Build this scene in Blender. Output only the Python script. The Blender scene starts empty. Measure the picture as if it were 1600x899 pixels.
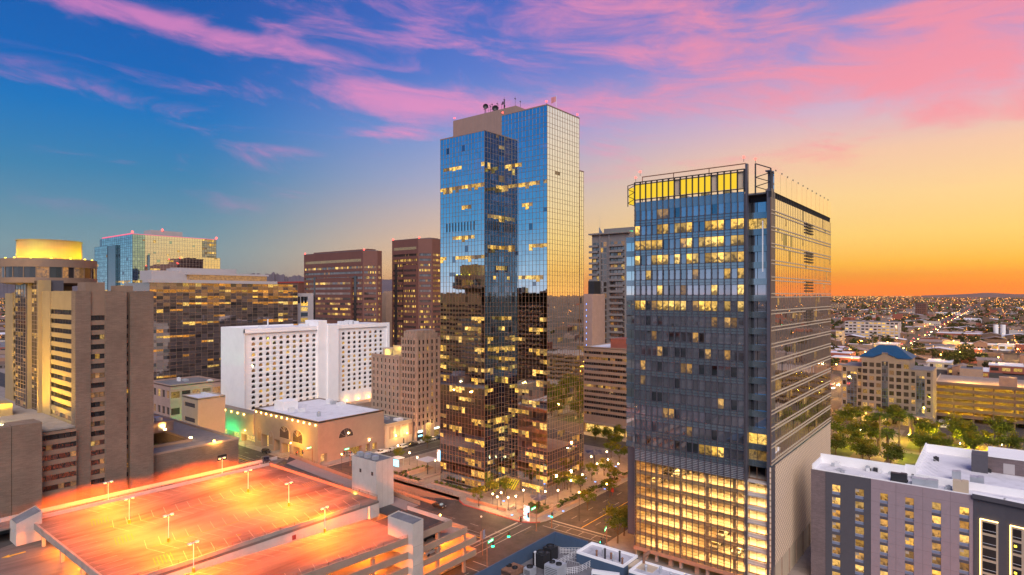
import bpy, math, random
from mathutils import Vector, Matrix
random.seed(11)
S = bpy.context.scene
COL = S.collection
# ---------------------------------------------------------------- camera
# world X = the street direction that runs to the sunset, world Y = the cross street, camera on a roof at 65 m
F, CX, CY, H = 951.0, 800.0, 461.0, 65.0          # focal length and horizon in photo pixels (1600 wide)
TH = math.atan2(757.0, 951.0)
FW = (math.cos(TH), math.sin(TH)); RT = (math.sin(TH), -math.cos(TH))
cam = bpy.data.cameras.new('camera'); camo = bpy.data.objects.new('camera', cam); COL.objects.link(camo)
cam.sensor_width = 36.0; cam.lens = 36.0 * F / 1600.0
cam.shift_y = (CY - 449.5) / 1600.0
cam.clip_start = 1.0; cam.clip_end = 60000.0
camo.location = (0, 0, H); camo.rotation_euler = (math.pi / 2, 0, TH - math.pi / 2)
S.camera = camo
# ---------------------------------------------------------------- view
S.view_settings.view_transform = 'Standard'; S.view_settings.look = 'None'
S.view_settings.exposure = 0.0; S.view_settings.gamma = 1.0
S.view_settings.use_curve_mapping = False
S.render.engine = 'CYCLES'
S.cycles.use_denoising = True
S.cycles.max_bounces = 6; S.cycles.diffuse_bounces = 2; S.cycles.glossy_bounces = 4
S.cycles.transmission_bounces = 4; S.cycles.transparent_max_bounces = 6; S.cycles.volume_bounces = 0
S.cycles.sample_clamp_indirect = 4.0
S.cycles.caustics_reflective = False; S.cycles.caustics_refractive = False
def lin(c):
    return tuple((x / 255 / 12.92) if x / 255 <= 0.04045 else ((x / 255 + 0.055) / 1.055) ** 2.4 for x in c)
def srgb(r, g, b): return lin((r, g, b)) + (1.0,)
# ---------------------------------------------------------------- sky
SUN_AZ = math.radians(-8.0)                        # the sun has just gone down at the end of the long street
W_ = bpy.data.worlds.new('World'); S.world = W_; W_.use_nodes = True
wt = W_.node_tree; wt.nodes.clear()
def wn(t, **kw):
    n = wt.nodes.new(t)
    for k, v in kw.items(): setattr(n, k, v)
    return n
def wl(a, b): wt.links.new(a, b)
def wm(op, a, b=None, c=None, clamp=False):
    n = wn('ShaderNodeMath', operation=op); n.use_clamp = clamp
    for i, v in enumerate((a, b, c)):
        if v is None: continue
        if isinstance(v, (int, float)): n.inputs[i].default_value = v
        else: wl(v, n.inputs[i])
    return n.outputs[0]
tc = wn('ShaderNodeTexCoord'); sep = wn('ShaderNodeSeparateXYZ')
nrm = wn('ShaderNodeVectorMath', operation='NORMALIZE'); wl(tc.outputs['Generated'], nrm.inputs[0]); wl(nrm.outputs[0], sep.inputs[0])
dx, dy, dz = sep.outputs
az = wm('ARCTAN2', dy, dx)
el = wm('ARCSINE', dz)
da = wm('SUBTRACT', az, SUN_AZ)
A_ = wm('ARCCOSINE', wm('COSINE', da))             # 0 towards the sunset, pi opposite
def ramp(stops):
    r = wn('ShaderNodeValToRGB'); r.color_ramp.interpolation = 'LINEAR'
    e = r.color_ramp.elements
    while len(e) > 1: e.remove(e[-1])
    for i, (p, c) in enumerate(stops):
        q = e[0] if i == 0 else e.new(p)
        q.position = p; q.color = srgb(*c)
    zz = wm('MAXIMUM', dz, 0.0); wl(wm('SQRT', zz), r.inputs[0])
    return r.outputs[0]
q = math.sqrt
R_sun = ramp([(q(0.0), (246, 116, 22)), (q(.012), (255, 128, 6)), (q(.026), (255, 156, 12)), (q(.045), (255, 188, 58)), (q(.085), (255, 212, 116)), (q(.14), (255, 216, 150)),
              (q(.20), (247, 203, 172)), (q(.26), (214, 180, 205)), (q(.34), (150, 146, 212)), (q(.45), (96, 118, 202)), (1, (50, 84, 165))])
R_mid = ramp([(q(0.0), (238, 150, 78)), (q(.02), (246, 176, 92)), (q(.045), (244, 190, 128)), (q(.085), (230, 192, 160)), (q(.133), (203, 184, 182)), (q(.183), (166, 172, 204)), (q(.26), (122, 152, 214)),
              (q(.348), (78, 120, 206)), (q(.43), (60, 102, 194)), (1, (30, 68, 150))])
R_left = ramp([(q(0.0), (150, 148, 146)), (q(.02), (128, 150, 158)), (q(.067), (122, 156, 168)), (q(.10), (104, 150, 172)), (q(.17), (56, 134, 182)), (q(.25), (6, 118, 194)),
               (q(.30), (0, 104, 188)), (q(.40), (10, 90, 176)), (1, (10, 50, 120))])
R_east = ramp([(q(0.0), (186, 168, 172)), (q(.05), (150, 180, 208)), (q(.12), (76, 152, 206)), (q(.25), (10, 118, 192)), (q(.4), (6, 86, 166)), (1, (10, 50, 120))])
def wmix(f, a, b, mode='MIX'):
    n = wn('ShaderNodeMix', data_type='RGBA', blend_type=mode, clamp_factor=True)
    if isinstance(f, (int, float)): n.inputs[0].default_value = f
    else: wl(f, n.inputs[0])
    for i, v in ((6, a), (7, b)):
        if isinstance(v, tuple): n.inputs[i].default_value = v
        else: wl(v, n.inputs[i])
    return n.outputs[2]
def band(a0, a1):
    m = wn('ShaderNodeMapRange', interpolation_type='SMOOTHSTEP'); wl(A_, m.inputs[0])
    m.inputs[1].default_value = math.radians(a0); m.inputs[2].default_value = math.radians(a1)
    return m.outputs[0]
R_nw = ramp([(q(0.0), (250, 176, 78)), (q(.04), (255, 204, 100)), (q(.09), (255, 222, 142)), (q(.17), (246, 226, 184)), (q(.27), (226, 216, 208)), (q(.45), (140, 160, 206)), (1, (50, 84, 165))])
sky = wmix(band(18, 58), R_sun, R_mid)
nwf = wn('ShaderNodeMapRange', interpolation_type='SMOOTHSTEP'); wl(wm('MULTIPLY', wm('SINE', da), -1.0), nwf.inputs[0]); nwf.inputs[1].default_value = 0.05; nwf.inputs[2].default_value = 0.36
sky = wmix(nwf.outputs[0], sky, R_nw); sky = wmix(band(50, 76), sky, R_left); sky = wmix(band(92, 138), sky, R_east)
boost = wm('ADD', 1.0, wm('MULTIPLY', wm('EXPONENT', wm('MULTIPLY', wm('MAXIMUM', dz, 0.0), -26.0)), 0.75))
vs = wn('ShaderNodeVectorMath', operation='SCALE'); wl(sky, vs.inputs[0]); wl(boost, vs.inputs['Scale']); sky = vs.outputs[0]   # the band of air at the horizon glows
# clouds: streaks of lit cirrus, laid out over azimuth and elevation
def azel(px, py):
    r = (px - CX) / F; a = TH - math.atan(r); return a, math.atan((CY - py) / F * math.cos(math.atan(r)))
noisev = wn('ShaderNodeCombineXYZ')
tilt = 0.32
uu = wm('ADD', wm('MULTIPLY', az, math.cos(tilt)), wm('MULTIPLY', el, math.sin(tilt) * 1.5)); vv = wm('SUBTRACT', wm('MULTIPLY', el, math.cos(tilt)), wm('MULTIPLY', az, math.sin(tilt) * .35))
wl(wm('MULTIPLY', uu, 3.2), noisev.inputs[0]); wl(wm('MULTIPLY', vv, 13.0), noisev.inputs[1])
ntex = wn('ShaderNodeTexNoise', noise_dimensions='3D'); wl(noisev.outputs[0], ntex.inputs['Vector'])
ntex.inputs['Scale'].default_value = 1.55; ntex.inputs['Detail'].default_value = 9.0; ntex.inputs['Roughness'].default_value = 0.62; ntex.inputs['Distortion'].default_value = 0.55
mask = None
for (px, py, rx, ry, rot, wgt) in [(600, 152, 230, 34, .07, 1.2), (800, 178, 160, 22, .15, .6), (1330, 85, 340, 70, -.16, .85), (1480, 130, 180, 48, .12, 1.35), (1560, 175, 120, 22, .1, .8), (200, 22, 360, 20, .05, 1.25),
                            (780, 22, 350, 55, .05, .8), (455, 236, 75, 13, .05, .95), (960, 238, 130, 18, -.05, .55), (1230, 236, 260, 13, -.03, .6), (1060, 60, 180, 90, -.5, .6), (1500, 30, 240, 55, .05, .7), (640, 205, 130, 12, 0, .5), (110, 135, 140, 10, .05, .25)]:
    a0, e0 = azel(px, py); k = 1.0 / F * math.cos(math.atan((px - CX) / F)) ** 1.5
    u = wm('MULTIPLY', wm('SUBTRACT', az, a0), -1.0); v = wm('SUBTRACT', e0, el)
    c, s = math.cos(rot), math.sin(rot)
    p = wm('ADD', wm('MULTIPLY', u, c / (rx * k)), wm('MULTIPLY', v, s / (rx * k)))
    t = wm('SUBTRACT', wm('MULTIPLY', v, c / (ry * k)), wm('MULTIPLY', u, s / (ry * k)))
    g = wm('MULTIPLY', wm('EXPONENT', wm('MULTIPLY', wm('ADD', wm('MULTIPLY', p, p), wm('MULTIPLY', t, t)), -0.9)), wgt)
    mask = g if mask is None else wm('ADD', mask, g)
cov = wm('ADD', wm('MULTIPLY', mask, 0.33), wm('SUBTRACT', wm('MULTIPLY', ntex.outputs[0], 1.35), 0.89))
cmr = wn('ShaderNodeMapRange', interpolation_type='SMOOTHSTEP'); wl(cov, cmr.inputs[0]); cmr.inputs[1].default_value = -0.14; cmr.inputs[2].default_value = 0.34
calpha = wm('MULTIPLY', cmr.outputs[0], 0.80)
fade = wn('ShaderNodeMapRange', interpolation_type='SMOOTHSTEP'); wl(el, fade.inputs[0]); fade.inputs[1].default_value = 0.06; fade.inputs[2].default_value = 0.20
calpha = wm('MULTIPLY', calpha, fade.outputs[0])
ccol = wmix(band(16, 58), srgb(255, 146, 160), srgb(240, 146, 196)); ccol = wmix(band(56, 90), ccol, srgb(214, 128, 196))
sky = wmix(calpha, sky, ccol)
bg = wn('ShaderNodeBackground'); wl(sky, bg.inputs[0]); bg.inputs[1].default_value = 1.0
nish = wn('ShaderNodeTexSky', sky_type='NISHITA'); nish.sun_disc = False; nish.sun_elevation = math.radians(1.5); nish.sun_rotation = math.pi / 2 - SUN_AZ
bg2 = wn('ShaderNodeBackground'); wl(nish.outputs[0], bg2.inputs[0]); bg2.inputs[1].default_value = 0.01
ads = wn('ShaderNodeAddShader'); wl(bg.outputs[0], ads.inputs[0]); wl(bg2.outputs[0], ads.inputs[1])
wo = wn('ShaderNodeOutputWorld'); wl(ads.outputs[0], wo.inputs[0])
W_.cycles.sampling_method = 'MANUAL'; W_.cycles.sample_map_resolution = 512
# ---------------------------------------------------------------- fill sun: broad soft light added from behind the camera, no sharp shadows
sl = bpy.data.lights.new('sun', 'SUN'); sl.energy = 3.9; sl.angle = math.radians(50); sl.color = (1.0, 0.875, 0.81)
so = bpy.data.objects.new('sun', sl); COL.objects.link(so)
sd = Vector((-0.56, -0.50, 0.66)).normalized(); so.rotation_euler = sd.to_track_quat('Z', 'Y').to_euler(); so.location = (0, 0, 300)
# ================================================================ helpers
def at(px, d):
    r = (px - CX) / F; return (d * (FW[0] + r * RT[0]), d * (FW[1] + r * RT[1]))
def G(px, py, z=0.0):                              # photo pixel -> point on the level z
    return at(px, (H - z) * F / (py - CY))
def dep(x, y): return x * FW[0] + y * FW[1]
def Zat(py, x, y): return H + (CY - py) / F * dep(x, y)
def onX(px, x):
    r = (px - CX) / F; return x / (FW[0] + r * RT[0]) * (FW[1] + r * RT[1])
def onY(px, y):
    r = (px - CX) / F; return y / (FW[1] + r * RT[1]) * (FW[0] + r * RT[0])
rnd = random.Random(5)
WM = {}                                            # world matrices of the objects as built
MESHES = {}
def link(o, parent=None, mw=None):
    COL.objects.link(o)
    mw = mw or Matrix.Identity(4)
    WM[o.name] = mw
    if parent is not None:
        o.parent = parent; o.matrix_basis = WM[parent.name].inverted() @ mw
    else: o.matrix_basis = mw
    return o
def thing(name, label, cat, loc=(0, 0, 0), group=None, rz=0.0):
    o = bpy.data.objects.new(name, None); o.empty_display_size = 0.5
    o['label'] = label; o['category'] = cat
    if group: o['group'] = group
    return link(o, None, Matrix.Translation(loc) @ Matrix.Rotation(rz, 4, 'Z'))
def tag(o, label=None, cat=None, group=None, kind=None):
    for k, v in (('label', label), ('category', cat), ('group', group), ('kind', kind)):
        if v: o[k] = v
    return o
class MB:
    def __init__(s): s.v = []; s.f = []; s.m = []; s.nv = 0
    def poly(s, pts, mi=0):
        n = len(s.v); s.v.extend(tuple(p) for p in pts); s.f.append(tuple(range(n, n + len(pts)))); s.m.append(mi); return s
    def quad(s, a, b, c, d, mi=0): return s.poly((a, b, c, d), mi)
    def box(s, x0, y0, z0, x1, y1, z1, mi=0, skip=''):
        n = len(s.v)
        s.v.extend([(x0, y0, z0), (x1, y0, z0), (x1, y1, z0), (x0, y1, z0), (x0, y0, z1), (x1, y0, z1), (x1, y1, z1), (x0, y1, z1)])
        for k, q_ in (('b', (3, 2, 1, 0)), ('t', (4, 5, 6, 7)), ('n', (0, 1, 5, 4)), ('w', (1, 2, 6, 5)), ('s', (2, 3, 7, 6)), ('e', (3, 0, 4, 7))):
            if k in skip: continue
            s.f.append(tuple(n + i for i in q_)); s.m.append(mi)
        return s
    def prism(s, poly, z0, z1, mi=0, tmi=None, top=True):
        n = len(s.v); k = len(poly)
        zf0 = z0 if callable(z0) else (lambda x, y: z0); zf1 = z1 if callable(z1) else (lambda x, y: z1)
        s.v.extend((x, y, zf0(x, y)) for x, y in poly); s.v.extend((x, y, zf1(x, y)) for x, y in poly)
        for i in range(k):
            j = (i + 1) % k; s.f.append((n + i, n + j, n + k + j, n + k + i)); s.m.append(mi)
        if top: s.f.append(tuple(n + k + i for i in range(k))); s.m.append(mi if tmi is None else tmi)
        s.f.append(tuple(n + i for i in reversed(range(k)))); s.m.append(mi)
        return s
    def cyl(s, cx, cy, z0, z1, r0, r1=None, n=12, mi=0, caps=True):
        r1 = r0 if r1 is None else r1; b = len(s.v)
        for z, r in ((z0, r0), (z1, r1)):
            s.v.extend((cx + r * math.cos(2 * math.pi * i / n), cy + r * math.sin(2 * math.pi * i / n), z) for i in range(n))
        for i in range(n):
            j = (i + 1) % n; s.f.append((b + i, b + j, b + n + j, b + n + i)); s.m.append(mi)
        if caps:
            s.f.append(tuple(b + n + i for i in range(n))); s.m.append(mi); s.f.append(tuple(b + i for i in reversed(range(n)))); s.m.append(mi)
        return s
    def tube(s, p, q_, r0, r1=None, n=6, mi=0):
        r1 = r0 if r1 is None else r1; p = Vector(p); q_ = Vector(q_); d = (q_ - p)
        if d.length < 1e-6: return s
        d.normalize(); a = d.orthogonal().normalized(); b_ = d.cross(a); b = len(s.v)
        for c, r in ((p, r0), (q_, r1)):
            for i in range(n):
                t = 2 * math.pi * i / n; s.v.append(tuple(c + a * (r * math.cos(t)) + b_ * (r * math.sin(t))))
        for i in range(n):
            j = (i + 1) % n; s.f.append((b + i, b + j, b + n + j, b + n + i)); s.m.append(mi)
        s.f.append(tuple(b + n + i for i in range(n))); s.m.append(mi); s.f.append(tuple(b + i for i in reversed(range(n)))); s.m.append(mi)
        return s
    def ball(s, c, r, mi=0, n=6, sz=1.0):
        b = len(s.v); rows = 4
        s.v.append((c[0], c[1], c[2] - r * sz))
        for k in range(1, rows):
            ph = math.pi * k / rows
            for i in range(n):
                t = 2 * math.pi * i / n; s.v.append((c[0] + r * math.sin(ph) * math.cos(t), c[1] + r * math.sin(ph) * math.sin(t), c[2] - r * sz * math.cos(ph)))
        s.v.append((c[0], c[1], c[2] + r * sz)); e = len(s.v) - 1
        for i in range(n):
            j = (i + 1) % n; s.f.append((b, b + 1 + j, b + 1 + i)); s.m.append(mi)
            for k in range(rows - 2):
                o = b + 1 + k * n; s.f.append((o + i, o + j, o + n + j, o + n + i)); s.m.append(mi)
            o = b + 1 + (rows - 2) * n; s.f.append((o + i, o + j, e)); s.m.append(mi)
        return s
    def mesh(s, name, mats, smooth=False):
        me = bpy.data.meshes.new(name); me.from_pydata(s.v, [], s.f)
        if not isinstance(mats, (list, tuple)): mats = [mats]
        for m in mats: me.materials.append(m)
        if len(mats) > 1: me.polygons.foreach_set('material_index', s.m)
        if smooth: me.polygons.foreach_set('use_smooth', [True] * len(s.f))
        me.update(); return me
    def build(s, name, mats, parent=None, smooth=False, kind=None):
        o = bpy.data.objects.new(name, s.mesh(name, mats, smooth)); link(o, parent)
        if kind: o['kind'] = kind
        return o
def put(name, me, parent, loc, rz=0.0, sc=None):   # a shared mesh placed in the world
    o = bpy.data.objects.new(name, me)
    m = Matrix.Translation(loc) @ Matrix.Rotation(rz, 4, 'Z')
    if sc: m = m @ Matrix.Diagonal((sc[0], sc[1], sc[2], 1))
    return link(o, parent, m)
def copy_tree(o, mw, parent=None, label=None, group=None):
    c = o.copy(); COL.objects.link(c)
    if parent is not None: c.parent = parent
    if mw is not None: c.matrix_basis = mw; WM[c.name] = mw
    if label: c['label'] = label
    if group: c['group'] = group
    for ch in KIDS.get(o.name) or [x for x in o.children]:
        copy_tree(ch, None, c)
    return c
KIDS = {}
class Face:                                        # a vertical facade: u to the right seen from outside, n outward
    def __init__(s, kind, a, off):                 # kind e: plane X=off, u starts at Y=a going -Y ; n: plane Y=off, u starts at X=a going +X
        if kind == 'e': s.o = Vector((off, a, 0)); s.u = Vector((0, -1, 0)); s.n = Vector((-1, 0, 0)); s.rz = -math.pi / 2
        elif kind == 'n': s.o = Vector((a, off, 0)); s.u = Vector((1, 0, 0)); s.n = Vector((0, -1, 0)); s.rz = 0.0
        elif kind == 'w': s.o = Vector((off, a, 0)); s.u = Vector((0, 1, 0)); s.n = Vector((1, 0, 0)); s.rz = math.pi / 2
        elif kind == 's': s.o = Vector((a, off, 0)); s.u = Vector((-1, 0, 0)); s.n = Vector((0, 1, 0)); s.rz = math.pi
    @classmethod
    def ang(cls, p0, p1):                          # any wall from p0 (left) to p1 (right)
        s = cls.__new__(cls); s.o = Vector((p0[0], p0[1], 0)); d = Vector((p1[0] - p0[0], p1[1] - p0[1], 0)); s.len = d.length
        s.u = d.normalized(); s.n = s.u.cross(Vector((0, 0, 1))); s.rz = math.atan2(s.u.y, s.u.x); return s
    def P(s, u, z, d=0.0):
        p = s.o + s.u * u + s.n * d; return (p.x, p.y, z)
    def quad(s, mb, u0, u1, z0, z1, d=0.0, mi=0): mb.quad(s.P(u0, z0, d), s.P(u1, z0, d), s.P(u1, z1, d), s.P(u0, z1, d), mi)
    def box(s, mb, u0, u1, z0, z1, d0, d1, mi=0):  # d1 further out than d0
        n = len(mb.v)
        mb.v.extend([s.P(u0, z0, d1), s.P(u1, z0, d1), s.P(u1, z0, d0), s.P(u0, z0, d0), s.P(u0, z1, d1), s.P(u1, z1, d1), s.P(u1, z1, d0), s.P(u0, z1, d0)])
        for q_ in ((3, 2, 1, 0), (4, 5, 6, 7), (0, 1, 5, 4), (1, 2, 6, 5), (2, 3, 7, 6), (3, 0, 4, 7)):
            mb.f.append(tuple(n + i for i in q_)); mb.m.append(mi)
    def wall(s, mb, u0, u1, z0, z1, opens, depth=0.3, mi=0, rmi=None):
        rmi = mi if rmi is None else rmi
        u0, u1, z0, z1 = round(u0, 4), round(u1, 4), round(z0, 4), round(z1, 4)
        us = sorted(set([u0, u1] + [round(o[0], 4) for o in opens] + [round(o[1], 4) for o in opens])); zs = sorted(set([z0, z1] + [round(o[2], 4) for o in opens] + [round(o[3], 4) for o in opens]))
        us = [u for u in us if u0 - 1e-6 <= u <= u1 + 1e-6]; zs = [z for z in zs if z0 - 1e-6 <= z <= z1 + 1e-6]
        iu = {u: i for i, u in enumerate(us)}; iz = {z: i for i, z in enumerate(zs)}
        hole = set()
        for o in opens:
            a, b, c, d = (round(t, 4) for t in o[:4])
            for i in range(iu[a], iu[b]):
                for j in range(iz[c], iz[d]): hole.add((i, j))
            s_ = depth
            mb.quad(s.P(a, c), s.P(b, c), s.P(b, c, -s_), s.P(a, c, -s_), rmi); mb.quad(s.P(a, d, -s_), s.P(b, d, -s_), s.P(b, d), s.P(a, d), rmi)
            mb.quad(s.P(a, c), s.P(a, c, -s_), s.P(a, d, -s_), s.P(a, d), rmi); mb.quad(s.P(b, c, -s_), s.P(b, c), s.P(b, d), s.P(b, d, -s_), rmi)
        for j in range(len(zs) - 1):
            i = 0
            while i < len(us) - 1:
                if (i, j) in hole: i += 1; continue
                k = i
                while k + 1 < len(us) - 1 and (k + 1, j) not in hole: k += 1
                s.quad(mb, us[i], us[k + 1], zs[j], zs[j + 1], 0, mi); i = k + 1
# ---------------------------------------------------------------- materials
MAT = {}
def nodes(name):
    m = bpy.data.materials.new(name); m.use_nodes = True; nt = m.node_tree; nt.nodes.clear()
    out = nt.nodes.new('ShaderNodeOutputMaterial'); MAT[name] = m
    return m, nt, out
def mnode(nt, t, **kw):
    n = nt.nodes.new(t)
    for k, v in kw.items(): setattr(n, k, v)
    return n
def setin(n, **kw):
    for k, v in kw.items(): n.inputs[k.replace('_', ' ')].default_value = v
def surf(name, col, rough=0.8, var=0.15, scale=0.4, metal=0.0, bump=0.0, bscale=8.0, stretch=(1, 1, 1), spec=0.3, dirt=0.0, dscale=0.06, d0=0.5, d1=0.68):
    """plain surface: base colour broken by two noises, optional bump and large stains"""
    m, nt, out = nodes(name)
    p = mnode(nt, 'ShaderNodeBsdfPrincipled'); nt.links.new(p.outputs[0], out.inputs[0])
    setin(p, Roughness=rough, Metallic=metal); p.inputs['Specular IOR Level'].default_value = spec
    tc = mnode(nt, 'ShaderNodeTexCoord'); mp = mnode(nt, 'ShaderNodeMapping'); mp.inputs['Scale'].default_value = stretch
    geo = mnode(nt, 'ShaderNodeNewGeometry'); nt.links.new(geo.outputs['Position'], mp.inputs[0])
    n = mnode(nt, 'ShaderNodeTexNoise'); nt.links.new(mp.outputs[0], n.inputs['Vector']); setin(n, Scale=scale, Detail=6.0, Roughness=0.65)
    r = mnode(nt, 'ShaderNodeMapRange'); nt.links.new(n.outputs[0], r.inputs[0]); r.inputs[1].default_value = 0.3; r.inputs[2].default_value = 0.7
    r.inputs[3].default_value = 1 - var; r.inputs[4].default_value = 1 + var
    mx = mnode(nt, 'ShaderNodeMix', data_type='RGBA', blend_type='MULTIPLY'); mx.inputs[0].default_value = 1.0
    mx.inputs[6].default_value = (*col, 1); nt.links.new(r.outputs[0], mx.inputs[7]); res = mx.outputs[2]
    if dirt > 0:
        n2 = mnode(nt, 'ShaderNodeTexNoise'); nt.links.new(mp.outputs[0], n2.inputs['Vector']); setin(n2, Scale=dscale, Detail=5.0, Roughness=0.7, Distortion=1.2)
        r2 = mnode(nt, 'ShaderNodeMapRange'); nt.links.new(n2.outputs[0], r2.inputs[0]); r2.inputs[1].default_value = d0; r2.inputs[2].default_value = d1; r2.inputs[3].default_value = 1.0; r2.inputs[4].default_value = 1 - dirt
        m2 = mnode(nt, 'ShaderNodeMix', data_type='RGBA', blend_type='MULTIPLY'); m2.inputs[0].default_value = 1.0
        nt.links.new(res, m2.inputs[6]); nt.links.new(r2.outputs[0], m2.inputs[7]); res = m2.outputs[2]
    nt.links.new(res, p.inputs['Base Color'])
    if bump > 0:
        b = mnode(nt, 'ShaderNodeTexNoise'); nt.links.new(mp.outputs[0], b.inputs['Vector']); setin(b, Scale=bscale, Detail=4.0)
        bp = mnode(nt, 'ShaderNodeBump'); setin(bp, Strength=bump, Distance=0.1); nt.links.new(b.outputs[0], bp.inputs['Height']); nt.links.new(bp.outputs[0], p.inputs['Normal'])
    return m
def mirror(name, col, rough=0.03, metal=1.0, var=0.2, emit=None, es=0.0, spec=0.5, room=0.0):
    """reflective window glass, each pane slightly different; optionally a lit room behind it"""
    m, nt, out = nodes(name)
    p = mnode(nt, 'ShaderNodeBsdfPrincipled'); nt.links.new(p.outputs[0], out.inputs[0]); setin(p, Roughness=rough, Metallic=metal)
    p.inputs['Specular IOR Level'].default_value = spec
    g = mnode(nt, 'ShaderNodeNewGeometry'); oi = mnode(nt, 'ShaderNodeObjectInfo')
    ad = mnode(nt, 'ShaderNodeMath', operation='ADD'); nt.links.new(g.outputs['Random Per Island'], ad.inputs[0]); nt.links.new(oi.outputs['Random'], ad.inputs[1])
    fr = mnode(nt, 'ShaderNodeMath', operation='FRACT'); nt.links.new(ad.outputs[0], fr.inputs[0])
    r = mnode(nt, 'ShaderNodeMapRange'); nt.links.new(fr.outputs[0], r.inputs[0]); r.inputs[3].default_value = 1 - var; r.inputs[4].default_value = 1 + var * .4
    mx = mnode(nt, 'ShaderNodeMix', data_type='RGBA', blend_type='MULTIPLY'); mx.inputs[0].default_value = 1.0; mx.inputs[6].default_value = (*col, 1); nt.links.new(r.outputs[0], mx.inputs[7])
    nt.links.new(mx.outputs[2], p.inputs['Base Color'])
    if emit:
        # room light painted as pane emission, mottled for furniture and blinds
        n = mnode(nt, 'ShaderNodeTexNoise'); nt.links.new(g.outputs['Position'], n.inputs['Vector']); setin(n, Scale=1.5, Detail=6.0, Roughness=0.75)
        rr = mnode(nt, 'ShaderNodeMapRange'); nt.links.new(n.outputs[0], rr.inputs[0]); rr.inputs[1].default_value = 0.38; rr.inputs[2].default_value = 0.60; rr.inputs[3].default_value = 0.10; rr.inputs[4].default_value = 1.15
        r2 = mnode(nt, 'ShaderNodeMapRange'); nt.links.new(fr.outputs[0], r2.inputs[0]); r2.inputs[3].default_value = 0.2 * es; r2.inputs[4].default_value = es
        ml = mnode(nt, 'ShaderNodeMath', operation='MULTIPLY'); nt.links.new(rr.outputs[0], ml.inputs[0]); nt.links.new(r2.outputs[0], ml.inputs[1])
        # hue wanders between amber and warm white from room to room
        f2 = mnode(nt, 'ShaderNodeMath', operation='MULTIPLY'); nt.links.new(fr.outputs[0], f2.inputs[0]); f2.inputs[1].default_value = 7.31
        f3 = mnode(nt, 'ShaderNodeMath', operation='FRACT'); nt.links.new(f2.outputs[0], f3.inputs[0])
        cm = mnode(nt, 'ShaderNodeMix', data_type='RGBA'); nt.links.new(f3.outputs[0], cm.inputs[0]); cm.inputs[6].default_value = (*emit, 1); cm.inputs[7].default_value = (emit[0], min(1, emit[1] * 1.2), min(1, emit[2] * 2.6), 1)
        if room:                                   # painted room: emission brighter toward the ceiling, darker low down for furniture
            tc = mnode(nt, 'ShaderNodeTexCoord'); sx = mnode(nt, 'ShaderNodeSeparateXYZ'); nt.links.new(tc.outputs['Object'], sx.inputs[0])
            of = mnode(nt, 'ShaderNodeVectorMath', operation='ADD'); nt.links.new(tc.outputs['Object'], of.inputs[0]); sc = mnode(nt, 'ShaderNodeVectorMath', operation='SCALE'); sc.inputs[0].default_value = (37, 19, 53); nt.links.new(fr.outputs[0], sc.inputs['Scale']); nt.links.new(sc.outputs[0], of.inputs[1])
            n.inputs['Scale'].default_value = 1.1; nt.links.new(of.outputs[0], n.inputs['Vector'])
            vo = mnode(nt, 'ShaderNodeTexVoronoi', distance='CHEBYCHEV'); vo.inputs['Scale'].default_value = 1.7; nt.links.new(of.outputs[0], vo.inputs['Vector']); sv = mnode(nt, 'ShaderNodeSeparateColor'); nt.links.new(vo.outputs['Color'], sv.inputs[0])
            gz = mnode(nt, 'ShaderNodeMath', operation='DIVIDE'); nt.links.new(sx.outputs[2], gz.inputs[0]); gz.inputs[1].default_value = room
            ad2 = mnode(nt, 'ShaderNodeMath', operation='MULTIPLY_ADD'); nt.links.new(sv.outputs[0], ad2.inputs[0]); ad2.inputs[1].default_value = .75; nt.links.new(gz.outputs[0], ad2.inputs[2])
            rg = mnode(nt, 'ShaderNodeMapRange', interpolation_type='SMOOTHSTEP'); nt.links.new(ad2.outputs[0], rg.inputs[0]); rg.inputs[1].default_value = .45; rg.inputs[2].default_value = 1.05; rg.inputs[3].default_value = .18; rg.inputs[4].default_value = 1.15
            m3 = mnode(nt, 'ShaderNodeMath', operation='MULTIPLY'); nt.links.new(r2.outputs[0], m3.inputs[0]); nt.links.new(rg.outputs[0], m3.inputs[1])
            rr.inputs[3].default_value = .55; m4 = mnode(nt, 'ShaderNodeMath', operation='MULTIPLY'); nt.links.new(m3.outputs[0], m4.inputs[0]); nt.links.new(rr.outputs[0], m4.inputs[1]); ml = m4
        nt.links.new(cm.outputs[2], p.inputs['Emission Color']); nt.links.new(ml.outputs[0], p.inputs['Emission Strength'])
    return m
def glow(name, col, strength):
    m, nt, out = nodes(name); e = mnode(nt, 'ShaderNodeEmission'); e.inputs[0].default_value = (*col, 1); e.inputs[1].default_value = strength
    nt.links.new(e.outputs[0], out.inputs[0]); return m
def clear_glass(name, tint=(0.9, 0.9, 0.85), refl=0.12):
    m, nt, out = nodes(name); t = mnode(nt, 'ShaderNodeBsdfTransparent'); t.inputs[0].default_value = (*tint, 1)
    g = mnode(nt, 'ShaderNodeBsdfGlossy'); g.inputs['Roughness'].default_value = 0.04; mx = mnode(nt, 'ShaderNodeMixShader'); mx.inputs[0].default_value = refl
    nt.links.new(t.outputs[0], mx.inputs[1]); nt.links.new(g.outputs[0], mx.inputs[2]); nt.links.new(mx.outputs[0], out.inputs[0]); return m
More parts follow.
